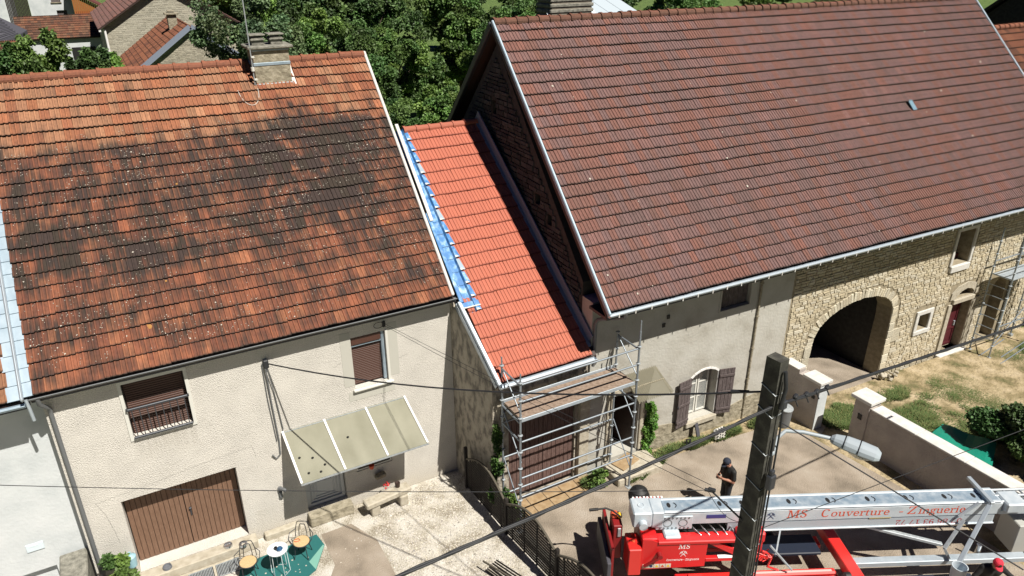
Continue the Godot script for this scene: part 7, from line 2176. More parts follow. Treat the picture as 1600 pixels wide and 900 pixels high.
func people() -> void:
	var sk := Color(0.40, 0.20, 0.135); var black := Color(0.012, 0.012, 0.014); var pants := Color(0.018, 0.02, 0.028); var shoe := Color(0.03, 0.028, 0.026)
	# 1: standing, head bent over a phone held in both hands, facing image-left
	var t := thing("person", "person in black T-shirt and dark cap looking down at a phone", "person", Vector3(12.52, 0, -10.78), "", deg_to_rad(-100))
	var b := MB.new()
	var hc := Vector3(0, 1.585, 0.10)
	var up := Vector3(0, cos(0.55), sin(0.55)); var fw := Vector3(0, -sin(0.55), cos(0.55))
	var bones = []
	for s in [-1.0, 1.0]:
		bones.append([Vector3(s * 0.065, 0.97, 0), Vector3(s * 0.06, 1.14, 0.01), 0.125, 0.12, black])
		bones.append([Vector3(s * 0.06, 1.14, 0.01), Vector3(s * 0.085, 1.33, 0.0), 0.12, 0.125, black])
		bones.append([Vector3(0.02 * s, 1.42, 0), Vector3(s * 0.175, 1.395, 0.0), 0.07, 0.068, black])
		bones.append([Vector3(s * 0.085, 0.93, 0), Vector3(s * 0.10, 0.50, 0.02), 0.098, 0.066, pants])
		bones.append([Vector3(s * 0.10, 0.50, 0.02), Vector3(s * 0.105, 0.10, -0.02), 0.066, 0.052, pants])
		bones.append([Vector3(s * 0.105, 0.055, -0.04), Vector3(s * 0.125, 0.04, 0.15), 0.048, 0.036, shoe])
		bones.append([Vector3(s * 0.20, 1.385, 0.0), Vector3(s * 0.245, 1.20, 0.01), 0.064, 0.06, black])
		bones.append([Vector3(s * 0.245, 1.20, 0.01), Vector3(s * 0.25, 1.12, 0.03), 0.046, 0.042, sk])
		bones.append([Vector3(s * 0.25, 1.12, 0.03), Vector3(s * 0.085, 1.17, 0.25), 0.042, 0.028, sk])
	bones.append([Vector3(0, 1.43, 0.0), Vector3(0, 1.52, 0.06), 0.056, 0.054, sk])
	skin(b, bones, 0.014, 0.035)
	skin(b, head_bones(hc, up, fw, sk, Color(0.02, 0.015, 0.012), Color(0.03, 0.02, 0.016)), 0.006, 0.018)
	for s in [-1.0, 1.0]:
		hand(b, Vector3(s * 0.085, 1.17, 0.25), Vector3(-s * 0.35, 0.30, 0.88).normalized(), Vector3(-s * 0.9, 0.2, -0.38).normalized(), 1.0 if s > 0 else -1.0, sk, 0.75)
	obj("body", b, M.skin, t)
	cap(t, hc, up, fw, M.navy_cloth, M.navy_cloth)
	b = MB.new()
	var pxf := t.transform * Transform3D(Basis(Vector3.RIGHT, -0.6), Vector3(0.0, 1.225, 0.33))
	b.box(pxf, Vector3(0.075, 0.155, 0.010), 0.004)
	tag(wobj("phone", b, M.black), "black phone held in the hands of the person in dark cap", "phone")
	# 2: at the bottom right edge, leaning over the drawbar, red cap
	t = thing("person", "person in black clothes and red cap at the bottom right corner", "person", Vector3(15.12, 0, -5.45), "", deg_to_rad(-35))
	b = MB.new()
	hc = Vector3(0.0, 1.58, 0.16)
	up = Vector3(0, cos(0.35), sin(0.35)); fw = Vector3(0, -sin(0.35), cos(0.35))
	bones = []
	for s in [-1.0, 1.0]:
		bones.append([Vector3(s * 0.065, 0.96, -0.05), Vector3(s * 0.06, 1.14, 0.0), 0.13, 0.125, black])
		bones.append([Vector3(s * 0.06, 1.14, 0.0), Vector3(s * 0.085, 1.32, 0.05), 0.125, 0.13, black])
		bones.append([Vector3(0.02 * s, 1.41, 0.06), Vector3(s * 0.18, 1.39, 0.06), 0.075, 0.072, black])
		bones.append([Vector3(s * 0.085, 0.93, -0.05), Vector3(s * 0.12, 0.50, 0.04), 0.10, 0.068, pants])
		bones.append([Vector3(s * 0.12, 0.50, 0.04), Vector3(s * 0.13, 0.10, -0.03), 0.068, 0.054, pants])
		bones.append([Vector3(s * 0.13, 0.055, -0.05), Vector3(s * 0.15, 0.04, 0.14), 0.048, 0.036, shoe])
	bones.append([Vector3(0.20, 1.38, 0.06), Vector3(0.40, 1.22, 0.14), 0.064, 0.052, black])
	bones.append([Vector3(0.40, 1.22, 0.14), Vector3(0.58, 1.20, 0.34), 0.050, 0.034, black])
	bones.append([Vector3(-0.20, 1.38, 0.06), Vector3(-0.34, 1.15, 0.10), 0.064, 0.052, black])
	bones.append([Vector3(-0.34, 1.15, 0.10), Vector3(-0.30, 1.05, 0.36), 0.050, 0.034, black])
	bones.append([Vector3(0, 1.42, 0.06), Vector3(0, 1.51, 0.12), 0.058, 0.056, sk])
	skin(b, bones, 0.015, 0.035)
	skin(b, head_bones(hc, up, fw, sk, Color(0.03, 0.02, 0.015), sk), 0.007, 0.018)
	hand(b, Vector3(0.58, 1.20, 0.34), Vector3(0.6, -0.1, 0.8).normalized(), Vector3(0, -1, 0), 1.0, black, 0.6)
	hand(b, Vector3(-0.30, 1.05, 0.36), Vector3(0.1, -0.1, 0.95).normalized(), Vector3(0, -1, 0), -1.0, black, 0.6)
	obj("body", b, M.skin, t)
	cap(t, hc, up, fw, M.red_cloth, M.red_cloth)

# ---------------------------------------------------------------- what lies behind
func tree(label: String, at: Vector3, h: float, r: float, m: StandardMaterial3D, n: int, seed_: int, group := "trees behind the houses", leaf := 0.30) -> void:
	var t := thing("leafy_tree", label, "tree", at, group)
	var g := RandomNumberGenerator.new()
	g.seed = seed_
	var b := MB.new()
	b.tube([Vector3(0, -0.2, 0), Vector3(g.randf_range(-0.2, 0.2), h * 0.3, 0), Vector3(g.randf_range(-0.4, 0.4), h * 0.62, g.randf_range(-0.3, 0.3))], 0.26, 8, 0.10)
	obj("trunk", b, M.bark, t)
	b = MB.new()
	var blobs = []
	var k := 7
	for i in k:
		var a = g.randf() * TAU
		var y = h * g.randf_range(0.28, 0.82)
		var d = r * g.randf_range(0.25, 0.62)
		var c := Vector3(cos(a) * d, y, sin(a) * d)
		b.tube([Vector3(0, h * 0.25 + y * 0.2, 0), c * Vector3(0.5, 0.85, 0.5), c], 0.09, 5, 0.02)
		blobs.append([c, Vector3(r * g.randf_range(0.42, 0.62), h * g.randf_range(0.15, 0.22), r * g.randf_range(0.42, 0.62))])
	blobs.append([Vector3(0, h * 0.86, 0), Vector3(r * 0.5, h * 0.15, r * 0.5)])
	obj("limbs", b, M.bark, t)
	var o := MultiMeshInstance3D.new()
	o.multimesh = leaf_cloud(g, blobs, n, leaf, m.get_meta("tint") * g.randf_range(0.8, 1.2), 9)
	o.material_override = m
	o.name = "crown"
	stuff(o)
	t.add_child(o, true)

# a gabled house whose ridge runs along z (front gable at z0) or along x
func gable_house(t: Node3D, x0: float, x1: float, z0: float, z1: float, eave: float, ridge: float, along_x: bool, wall: Material, vars_: Array, over := 0.3, y0 := -1.0, tiled := true, windows := []) -> MeshInstance3D:
	var b := MB.new()
	var xm := (x0 + x1) / 2; var zm := (z0 + z1) / 2
	if along_x:
		b.panel(Transform3D(Basis(), Vector3(0, 0, z0)), rect(x0, y0, x1, eave), windows, 0.3)
		b.panel(Transform3D(Basis(Vector3(-1, 0, 0), Vector3.UP, Vector3(0, 0, -1)), Vector3(0, 0, z1)), rect(-x1, y0, -x0, eave), [], 0.3)
		for s in [0, 1]:
			var xf = Transform3D(Basis(Vector3(0, 0, 1), Vector3.UP, Vector3(-1, 0, 0)), Vector3(x0, 0, 0)) if s == 0 else Transform3D(Basis(Vector3(0, 0, -1), Vector3.UP, Vector3(1, 0, 0)), Vector3(x1, 0, 0))
			var za = z1 + 0.302 if s == 0 else -z0 + 0.302; var zb = z0 - 0.302 if s == 0 else -z1 - 0.302
			b.panel(xf, PackedVector2Array([Vector2(za, y0), Vector2(zb, y0), Vector2(zb, eave), Vector2((za + zb) / 2, ridge - 0.1), Vector2(za, eave)]), [], 0.3)
	else:
		b.panel(Transform3D(Basis(), Vector3(0, 0, z0)), PackedVector2Array([Vector2(x0, y0), Vector2(x1, y0), Vector2(x1, eave), Vector2(xm, ridge - 0.1), Vector2(x0, eave)]), windows, 0.3)
		b.panel(Transform3D(Basis(Vector3(-1, 0, 0), Vector3.UP, Vector3(0, 0, -1)), Vector3(0, 0, z1)), PackedVector2Array([Vector2(-x1, y0), Vector2(-x0, y0), Vector2(-x0, eave), Vector2(-xm, ridge - 0.1), Vector2(-x1, eave)]), [], 0.3)
		b.panel(Transform3D(Basis(Vector3(0, 0, 1), Vector3.UP, Vector3(-1, 0, 0)), Vector3(x0, 0, 0)), rect(z1 + 0.302, y0, z0 - 0.302, eave), [], 0.3)
		b.panel(Transform3D(Basis(Vector3(0, 0, -1), Vector3.UP, Vector3(1, 0, 0)), Vector3(x1, 0, 0)), rect(-z0 + 0.302, y0, -z1 - 0.302, eave), [], 0.3)
	wobj("wall", b, wall, t)
	b = MB.new()
	var run := (absf(z0 - z1) if along_x else absf(x1 - x0)) / 2
	var ang := atan2(ridge - eave, run)
	var sl := Vector2(run, ridge - eave).length() + over
	var frames = []
	if along_x:
		frames.append([Transform3D(Basis(Vector3.RIGHT, ang), Vector3(x0 - over, eave - over * sin(ang) + 0.12, z0 + over * cos(ang))), x1 - x0 + 2 * over])
		frames.append([Transform3D(Basis(Vector3.UP, PI) * Basis(Vector3.RIGHT, ang), Vector3(x1 + over, eave - over * sin(ang) + 0.12, z1 - over * cos(ang))), x1 - x0 + 2 * over])
	else:
		frames.append([Transform3D(Basis(Vector3.UP, -PI / 2) * Basis(Vector3.RIGHT, ang), Vector3(x0 - over * cos(ang), eave - over * sin(ang) + 0.12, z1 - over)), z0 - z1 + 2 * over])
		frames.append([Transform3D(Basis(Vector3.UP, PI / 2) * Basis(Vector3.RIGHT, ang), Vector3(x1 + over * cos(ang), eave - over * sin(ang) + 0.12, z0 + over)), z0 - z1 + 2 * over])
	for fr in frames:
		b.box(fr[0] * Transform3D(Basis(), Vector3(fr[1] / 2, -0.06, -sl / 2)), Vector3(fr[1], 0.1, sl))
	var roof := wobj("roof", b, M.dark_brown, t)
	if tiled:
		var inv := Transform3D(Basis(), -base_of(roof))
		var st := SurfaceTool.new()
		for fr in frames:
			var rows := int(sl / 0.36); var n := int(fr[1] / 0.27)
			for r in rows:
				for k in n:
					var x = fr[1] * k / n
					var v = int(clampf((0.5 + 0.45 * nz.get_noise_3dv(fr[0] * Vector3(x * 12, 0, -r * 5.0)) + rng.randf_range(-0.2, 0.2)) * vars_.size(), 0, vars_.size() - 1))
					st.append_from(vars_[v], 0, inv * fr[0] * Transform3D(Basis().scaled(Vector3(fr[1] / n / 0.215, 1, sl / rows / 0.36)), Vector3(x, 0, -sl * r / rows)))
		stuff(place("tile_field", st.commit(), M.tile, roof))
	return roof

func background() -> void:
	var red = []
	for i in 10: red.append(tv.old[(1 + i % 3) * 8 + [1, 0, 3][i % 3]])
	var mixed = []
	for i in 16: mixed.append(tv.old[clampi(1 + i / 2, 0, 8) * 8 + [0, 2, 1][i % 3]])
	var brown = []
	for i in 12: brown.append(tv.barn[(i % 6) * 6 + [0, 2][i % 2]])
	var t := thing("stone_house", "small stone gable house with grey verge and orange roof behind the ridge", "house", Vector3(6.4, 0, -60))
	gable_house(t, 1.75, 11.05, -55, -66, 5.85, 9.15, false, M.stone_pale, red)
	var grey := stone_variants("light", [Color(0.42, 0.385, 0.31), Color(0.38, 0.35, 0.285), Color(0.46, 0.425, 0.35), Color(0.35, 0.32, 0.26)], 16)
	lay_stones(t.get_node("wall"), Transform3D(Basis(), Vector3(0, 0, -55) - base_of(t.get_node("wall"))), PackedVector2Array([Vector2(1.9, 4.6), Vector2(10.9, 4.6), Vector2(10.9, 5.75), Vector2(6.4, 8.95), Vector2(1.9, 5.75)]), [], grey, 0.08, 0.14, 0.15, 0.38, 0.02, 0)
	var b := MB.new()
	for s in [-1, 1]:
		b.bar(Vector3(6.4 + s * 5.0, 5.72, -54.72), Vector3(6.4 + s * 0.02, 9.28, -54.72), 0.10, 0.32, Vector3(0, 1, 0))
	wobj("verge_flashing", b, M.slate_blue, t)
	b = MB.new(); b.bx(5.55, 7.9, -59.9, 6.15, 9.75, -59.3, 0.02); b.bx(5.4, 9.75, -60.05, 6.3, 9.87, -59.15, 0.02); b.bx(5.6, 9.95, -59.85, 6.1, 10.03, -59.35, 0.02); wobj("chimney", b, M.plinth, t)
	b = MB.new()
	t = thing("stone_barn", "large pale stone gable barn behind the small orange-roofed gable house", "house", Vector3(6.55, 0, -75))
	gable_house(t, 1.7, 11.4, -68, -86, 8.5, 11.55, false, M.stone_pale, brown, 0.5)
	lay_stones(t.get_node("wall"), Transform3D(Basis(), Vector3(0, 0, -68) - base_of(t.get_node("wall"))), PackedVector2Array([Vector2(1.8, 4.0), Vector2(11.3, 4.0), Vector2(11.3, 8.4), Vector2(6.55, 11.3), Vector2(1.8, 8.4)]), [], stone_variants("palest", [Color(0.42, 0.40, 0.33), Color(0.45, 0.43, 0.355), Color(0.40, 0.38, 0.31)], 12), 0.10, 0.18, 0.2, 0.5, 0.02, 0)
	b = MB.new(); b.tube([Vector3(1.72, 8.3, -67.8), Vector3(1.72, 0, -67.8)], 0.09, 8); b.bx(1.3, 8.16, -67.5, 1.45, 8.3, -67.7); wobj("downpipe", b, M.white_paint, t)
	# green creeper along the barn's foot above the orange roof
	var g := RandomNumberGenerator.new()
	g.seed = 77
	t = thing("creeper", "green creeper along the left eave of the small orange-roofed gable house", "creeper", Vector3(1.9, 6.2, -62))
	var o := MultiMeshInstance3D.new()
	var bl = []
	for i in 6: bl.append([Vector3(-0.15 + 0.02 * i, 0.0 + 0.05 * i, 4.5 - i * 1.7), Vector3(0.45, 0.35, 1.2)])
	o.multimesh = leaf_cloud(g, bl, 2600, 0.2, Color(0.09, 0.19, 0.03), 8)
	o.material_override = M.leaf_bright
	o.name = "foliage"
	stuff(o)
	t.add_child(o, true)
	t = thing("low_barn", "long low barn with patchy brown and orange tiles at the top left", "house", Vector3(-1.3, 0, -88))
	gable_house(t, -4.9, 1.75, -85.2, -91.2, 6.35, 8.0, true, M.white_render, mixed, 0.35)
	b = MB.new(); b.bx(-1.0, 2.8, -85.19, 1.0, 5.4, -85.1); wobj("opening", b, M.black, t)
	t = thing("white_house", "tall white house with dark windows at the top left", "house", Vector3(-2, 0, -103))
	var wr := gable_house(t, -4.2, -0.05, -100, -108, 13.0, 15.0, true, M.white_render, brown, 0.3, -1.0, true, [rect(-2.05, 8.75, -1.15, 11.2), rect(-1.75, 6.6, -0.75, 7.9)])
	for e in [[-2.0, 8.8, -1.2, 11.15], [-1.7, 6.65, -0.8, 7.85]]:
		b = MB.new(); b.bx(e[0] - 0.03, e[1] - 0.03, -100.28, e[2] + 0.03, e[3] + 0.03, -100.2); var w := wobj("window", b, M.shutter, t)
		b = MB.new(); b.bx(e[0] - 0.12, e[1] - 0.14, -100.0, e[2] + 0.12, e[1] - 0.04, -99.9); wobj("sill", b, M.plinth, w)
	b = MB.new()
	for i in 16: b.bx(-6.3 + i * 0.13, 5.5, -100.05, -6.19 + i * 0.13, 12.5, -100.0)
	tag(wobj("plank_screen", b, M.fence), "dark plank screen beside the tall white house", "screen")
	t = thing("timber_gable", "orange timber-clad gable with dark roof right of the tall white house", "house", Vector3(1.6, 0, -99))
	b = MB.new(); b.panel(Transform3D(Basis(), Vector3(0, 0, -98)), rect(-0.04, -1, 3.3, 7.6), [], 0.3); b.bx(-0.04, -1, -104, 3.3, 7.5, -98.31); wobj("wall", b, M.plinth, t)
	b = MB.new()
	for i in 18:
		var x = -0.04 + 3.34 * i / 18.0; var hgt = minf((x + 1.2) * 2.2, (3.5 - x) * 0.75)
		b.bx(x + 0.01, 7.602, -98.1, x + 0.17, 7.65 + maxf(0.05, (3.4 - x) * 0.62), -97.98)
	wobj("timber_cladding", b, M.orange_wood, t)
	b = MB.new(); b.bar(Vector3(-0.5, 10.3, -101), Vector3(3.9, 7.55, -101), 6.6, 0.18); b.bx(-0.1, 7.45, -97.97, 3.4, 7.6, -97.7); wobj("roof", b, M.maroon_dull, t)
	t = thing("slate_house", "house with dark grey slate roof cut off by the left edge at the top", "house", Vector3(-7, 0, -76))
	b = MB.new()
	var P = [Vector3(-12, 10.2, -80), Vector3(-5.9, 8.9, -79), Vector3(-3.75, 7.95, -75), Vector3(-4.3, 7.7, -74), Vector3(-12, 5.3, -70)]
	b.quad(P[4], P[3], P[2], P[1]); b.flat(P[4], P[1], P[0])
	b.quad(P[0] - Vector3(0, 0.3, 0), P[1] - Vector3(0, 0.3, 0), P[3] - Vector3(0, 0.3, 0), P[4] - Vector3(0, 0.3, 0))
	b.quad(P[4] - Vector3(0, 0.3, 0), P[3] - Vector3(0, 0.3, 0), P[3], P[4]); b.quad(P[3] - Vector3(0, 0.3, 0), P[2] - Vector3(0, 0.3, 0), P[2], P[3])
	wobj("roof", b, M.slate, t)
	for i in 9:
		b = MB.new()
		var u = (i + 0.5) / 9.0
		b.bar(P[4].lerp(P[0], u) + Vector3(0, 0.03, 0), P[3].lerp(P[1], u) + Vector3(0, 0.03, 0), 0.06, 0.06); wobj("slate_course", b, M.slate_dark, t)
	b = MB.new(); b.bx(-12, -1, -80, -4.6, 5.6, -75); wobj("wall", b, M.plinth, t)
	t = thing("pale_cottage", "pale cottage at the very top left corner", "house", Vector3(-9.5, 0, -116))
	gable_house(t, -12.5, -6.6, -112, -120, 11.6, 14.0, true, M.white_render, brown, 0.3, -1.0, true, [rect(-10.2, 9.4, -9.2, 11.0)])
	b = MB.new(); b.bx(-10.2, 9.4, -112.28, -9.2, 11.0, -112.2); wobj("window", b, M.black, t)
	t = thing("low_shed", "low orange-tiled shed roof at the left edge behind the shrubs", "house", Vector3(-6, 0, -62))
	gable_house(t, -9.0, -3.6, -60.0, -66.0, 6.8, 8.1, true, M.plinth, red, 0.3)
	# right of the barn
	t = thing("neighbour_house", "house with rough orange tiles adjoining the barn at the right edge", "house", Vector3(37, 0, -18))
	gable_house(t, 32.1, 41.0, -12.6, -24.0, 5.0, 10.6, true, M.mortar, red, 0.3)
	ridge_row(t.get_node("roof"), Vector3(31.9, 10.72, -18.3) - base_of(t.get_node("roof")), Vector3(41.2, 10.72, -18.3) - base_of(t.get_node("roof")), 0.36, 0.15, tv.ridge_old, M.tile)
	t = thing("dark_barn", "dark slate-roofed barn in shade at the top right corner", "house", Vector3(53, 0, -20))
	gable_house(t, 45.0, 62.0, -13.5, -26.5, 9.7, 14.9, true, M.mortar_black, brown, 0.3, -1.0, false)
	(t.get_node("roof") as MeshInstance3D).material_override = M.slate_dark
	# stone chimney and zinc roof standing up behind the barn ridge
	t = thing("barn_chimney", "broad old stone chimney rising behind the big barn ridge", "chimney", Vector3(14.3, 9.5, -21.9))
	b = MB.new(); b.bx(13.55, 9.0, -22.5, 15.15, 12.35, -21.6, 0.02); wobj("stack", b, M.mortar_dark, t)
	for i in 5:
		b = MB.new(); b.bx(13.5, 11.55 + i * 0.17, -22.52, 15.2, 11.66 + i * 0.17, -21.57, 0.02); wobj("stone_course", b, M.concrete_cast, t)
	b = MB.new(); b.bx(13.4, 12.4, -22.6, 15.3, 12.52, -21.5, 0.02); wobj("slab", b, M.concrete_cast, t)
	b = MB.new(); b.bar(Vector3(14.4, 11.55, -21.5), Vector3(14.4, 11.9, -21.75), 1.9, 0.04); wobj("flashing", b, M.bright_zinc, t)
	t = thing("zinc_roof", "pale blue-grey sheet metal roof right of the old stone chimney", "roof", Vector3(16.6, 9, -23))
	b = MB.new(); b.bx(15.3, 8.5, -26.0, 17.9, 11.4, -21.7); wobj("body", b, M.plinth, t)
	for i in 4:
		b = MB.new(); b.bar(Vector3(15.5 + i * 0.64, 11.42, -21.4), Vector3(15.5 + i * 0.64, 12.9, -26.2), 0.62, 0.03, Vector3.UP, 0.005); wobj("metal_sheet", b, M.pale_zinc, t)
	# trees
	var mats = [M.leaf, M.leaf_dark, M.leaf_bright, M.leaf_grey]
	var spots = [[9.0, -47, 11.8, 3.6, 3, "tall grey-green tree directly right of the small gable house"], [13.6, -50, 10.6, 3.8, 2, "light green tree between the chimney and the dark trees"], [-3.8, -43, 10.6, 2.6, 1, "dark bushy tree at the left edge behind the long ridge"], [-1.6, -44, 10.3, 2.4, 0, "green bushy tree second from the left behind the long ridge"], [0.4, -46, 9.4, 1.8, 1, "smaller dark tree beside the downpipe of the stone barn"],
		[17.5, -52, 9.8, 4.0, 1, ""], [20.6, -56, 8.8, 3.6, 0, ""], [19.0, -42, 6.4, 2.8, 0, "low green tree just behind the ridge of the link house"], [26.0, -46, 6.0, 2.2, 2, "low bright tree against the shaded barn gable"], [31.5, -56, 9.6, 4.2, 0, ""], [37.5, -66, 10.6, 4.2, 1, ""], [36.5, -60, 10.2, 4.6, 1, ""], [32.5, -68.5, 8.2, 3.6, 2, ""], [27.0, -63, 5.2, 2.4, 0, ""], [34.5, -70, 7.0, 3.2, 0, ""], [17.0, -64, 11.5, 4.6, 1, ""], [24.0, -70, 11.5, 5.0, 1, ""], [33.0, -72, 11.5, 5.0, 0, ""], [42.0, -72, 11.8, 5.2, 2, ""], [50.0, -70, 11.0, 5.0, 0, ""],
		[20.0, -82, 12.0, 5.2, 0, ""], [29.0, -86, 12.2, 5.5, 1, ""], [40.0, -88, 12.5, 5.6, 1, ""], [51.0, -88, 12.5, 5.6, 0, ""], [61.0, -88, 12.2, 5.6, 1, ""], [14.0, -78, 12.5, 4.6, 2, ""], [26, -104, 13.6, 6.0, 1, ""], [39, -106, 14.0, 6.0, 0, ""], [52, -108, 14.0, 6.2, 1, ""], [66, -106, 13.5, 6.0, 2, ""], [78, -104, 13.5, 6.0, 1, ""],
		[38, -44, 11.8, 4.2, 0, "green tree top peeping over the barn ridge right of the zinc roof"], [47, -44, 12.0, 4.4, 2, "lighter tree top showing over the middle of the barn ridge"], [57, -43, 12.4, 4.6, 0, "tree top showing over the right half of the barn ridge"], [42.5, -46, 12.0, 4.0, 1, "dark tree top between the two lighter ones above the barn ridge"], [52, -45, 12.2, 4.2, 1, "dark tree top above the right middle of the barn ridge"], [63, -46, 13.0, 5.0, 0, "green tree top above the right end of the barn ridge"], [33.5, -46, 11.4, 3.4, 1, "dark tree top just right of the old stone chimney behind the zinc roof"], [40.5, -26.5, 11.4, 2.2, 2, "yellowish tree in the gap right of the barn's ridge end"]]
	var order = []
	for i in spots.size(): order.append(i)
	order.sort_custom(func(a, b): return spots[a][0] / -spots[a][1] < spots[b][0] / -spots[b][1])
	var count = {}
	var nth = ["first", "second", "third", "fourth", "fifth", "sixth", "seventh", "eighth", "ninth"]
	for i in order:
		var s = spots[i]
		if s[5] == "":
			var row = "front row" if s[1] > -66 else ("middle row" if s[1] > -80 else ("back row" if s[1] > -95 else "farthest row"))
			count[row] = count.get(row, 0) + 1
			s[5] = "%s in the %s of the thicket, %s from the left" % [["green tree", "dark green tree", "light green tree", "grey-green tree"][s[4]], row, nth[count[row] - 1]]
	for i in spots.size():
		var s = spots[i]
		var far: float = absf(s[1])
		tree(s[5], Vector3(s[0], -0.1, s[1]), s[2], s[3], mats[s[4]], int(15000 if far < 62 else 9500), 100 + i, "trees behind the houses", 0.185 if far < 62 else 0.28)
	# rough grass of the orchard floor between the trees
	shrub("thicket_bush", "bright green bush on the lawn left of the shaded barn gable", Vector3(27.6, -0.1, -52.0), Vector3(2.0, 1.2, 1.8), 3500, M.leaf_bright, 0.2, 61, "bush", "bushes at the foot of the thicket")
	shrub("thicket_bush", "darker green bush behind the right end of the cream house roof", Vector3(19.5, -0.1, -49.0), Vector3(2.6, 1.6, 2.0), 3500, M.leaf, 0.2, 62, "bush", "bushes at the foot of the thicket")
	# garden on the right
	shrub("garden_bush", "big dark green bush behind the long white-coped garden wall", Vector3(22.3, -0.3, -8.2), Vector3(1.25, 0.95, 1.7), 9000, M.leaf_dark, 0.12, 63, "bush")
	shrub("garden_bush", "second dark bush nearer the camera where the garden wall leaves the photo", Vector3(21.3, -0.3, -6.2), Vector3(1.3, 0.8, 1.5), 7000, M.leaf_dark, 0.12, 64, "bush")
	grass("garden_grass", "patchy green grass on the soil of the right-hand garden", [[19.4, -12.2, 0.6, 0.5, 0.8], [21.7, -11.2, 0.9, 0.45, 1.0], [21.9, -12.3, 0.8, 0.35, 0.6], [24.2, -11.4, 1.2, 0.6, 1.4], [24.2, -9.6, 1.6, 0.9, 1.6], [19.6, -11.5, 0.9, 0.8, 1.0], [20.8, -10.9, 1.2, 0.7, 1.0], [22.0, -10.3, 0.8, 0.5, 0.5], [20.3, -9.9, 1.2, 0.5, 0.6], [26.0, -10.6, 2.8, 1.5, 7.0], [28.6, -10.9, 2.5, 1.6, 7.0], [24.6, -11.9, 1.2, 0.5, 1.2], [23.0, -9.6, 1.3, 0.7, 1.6], [24.5, -9.0, 2.5, 1.2, 1.6], [30.5, -11.4, 2.0, 1.0, 1.5], [23.2, -11.7, 0.8, 0.3, 0.25], [18.6, -12.2, 0.5, 0.6, 0.4]], 2600, 0.13, 41)
	grass("wall_weeds", "weeds growing along the foot of the barn's rendered wall", [[12.9, -13.42, 0.6, 0.14, 1.0], [13.9, -13.3, 0.5, 0.16, 0.8], [14.9, -13.2, 0.6, 0.16, 0.7], [16.4, -13.1, 0.6, 0.2, 0.5], [12.2, -13.2, 0.3, 0.14, 0.5], [11.3, -13.0, 0.35, 0.2, 0.5], [10.0, -13.35, 0.3, 0.2, 0.5]], 900, 0.16, 42, 0.0)
	shrub("weed_clump", "leafy weed clump by the scaffold's right foot", Vector3(10.1, 0, -13.25), Vector3(0.32, 0.28, 0.25), 500, M.leaf, 0.08, 65, "weeds")
	shrub("weed_clump", "leafy weed clump at the corner post of the slat fence", Vector3(7.32, 0, -13.15), Vector3(0.28, 0.45, 0.3), 700, M.leaf, 0.07, 66, "weeds")

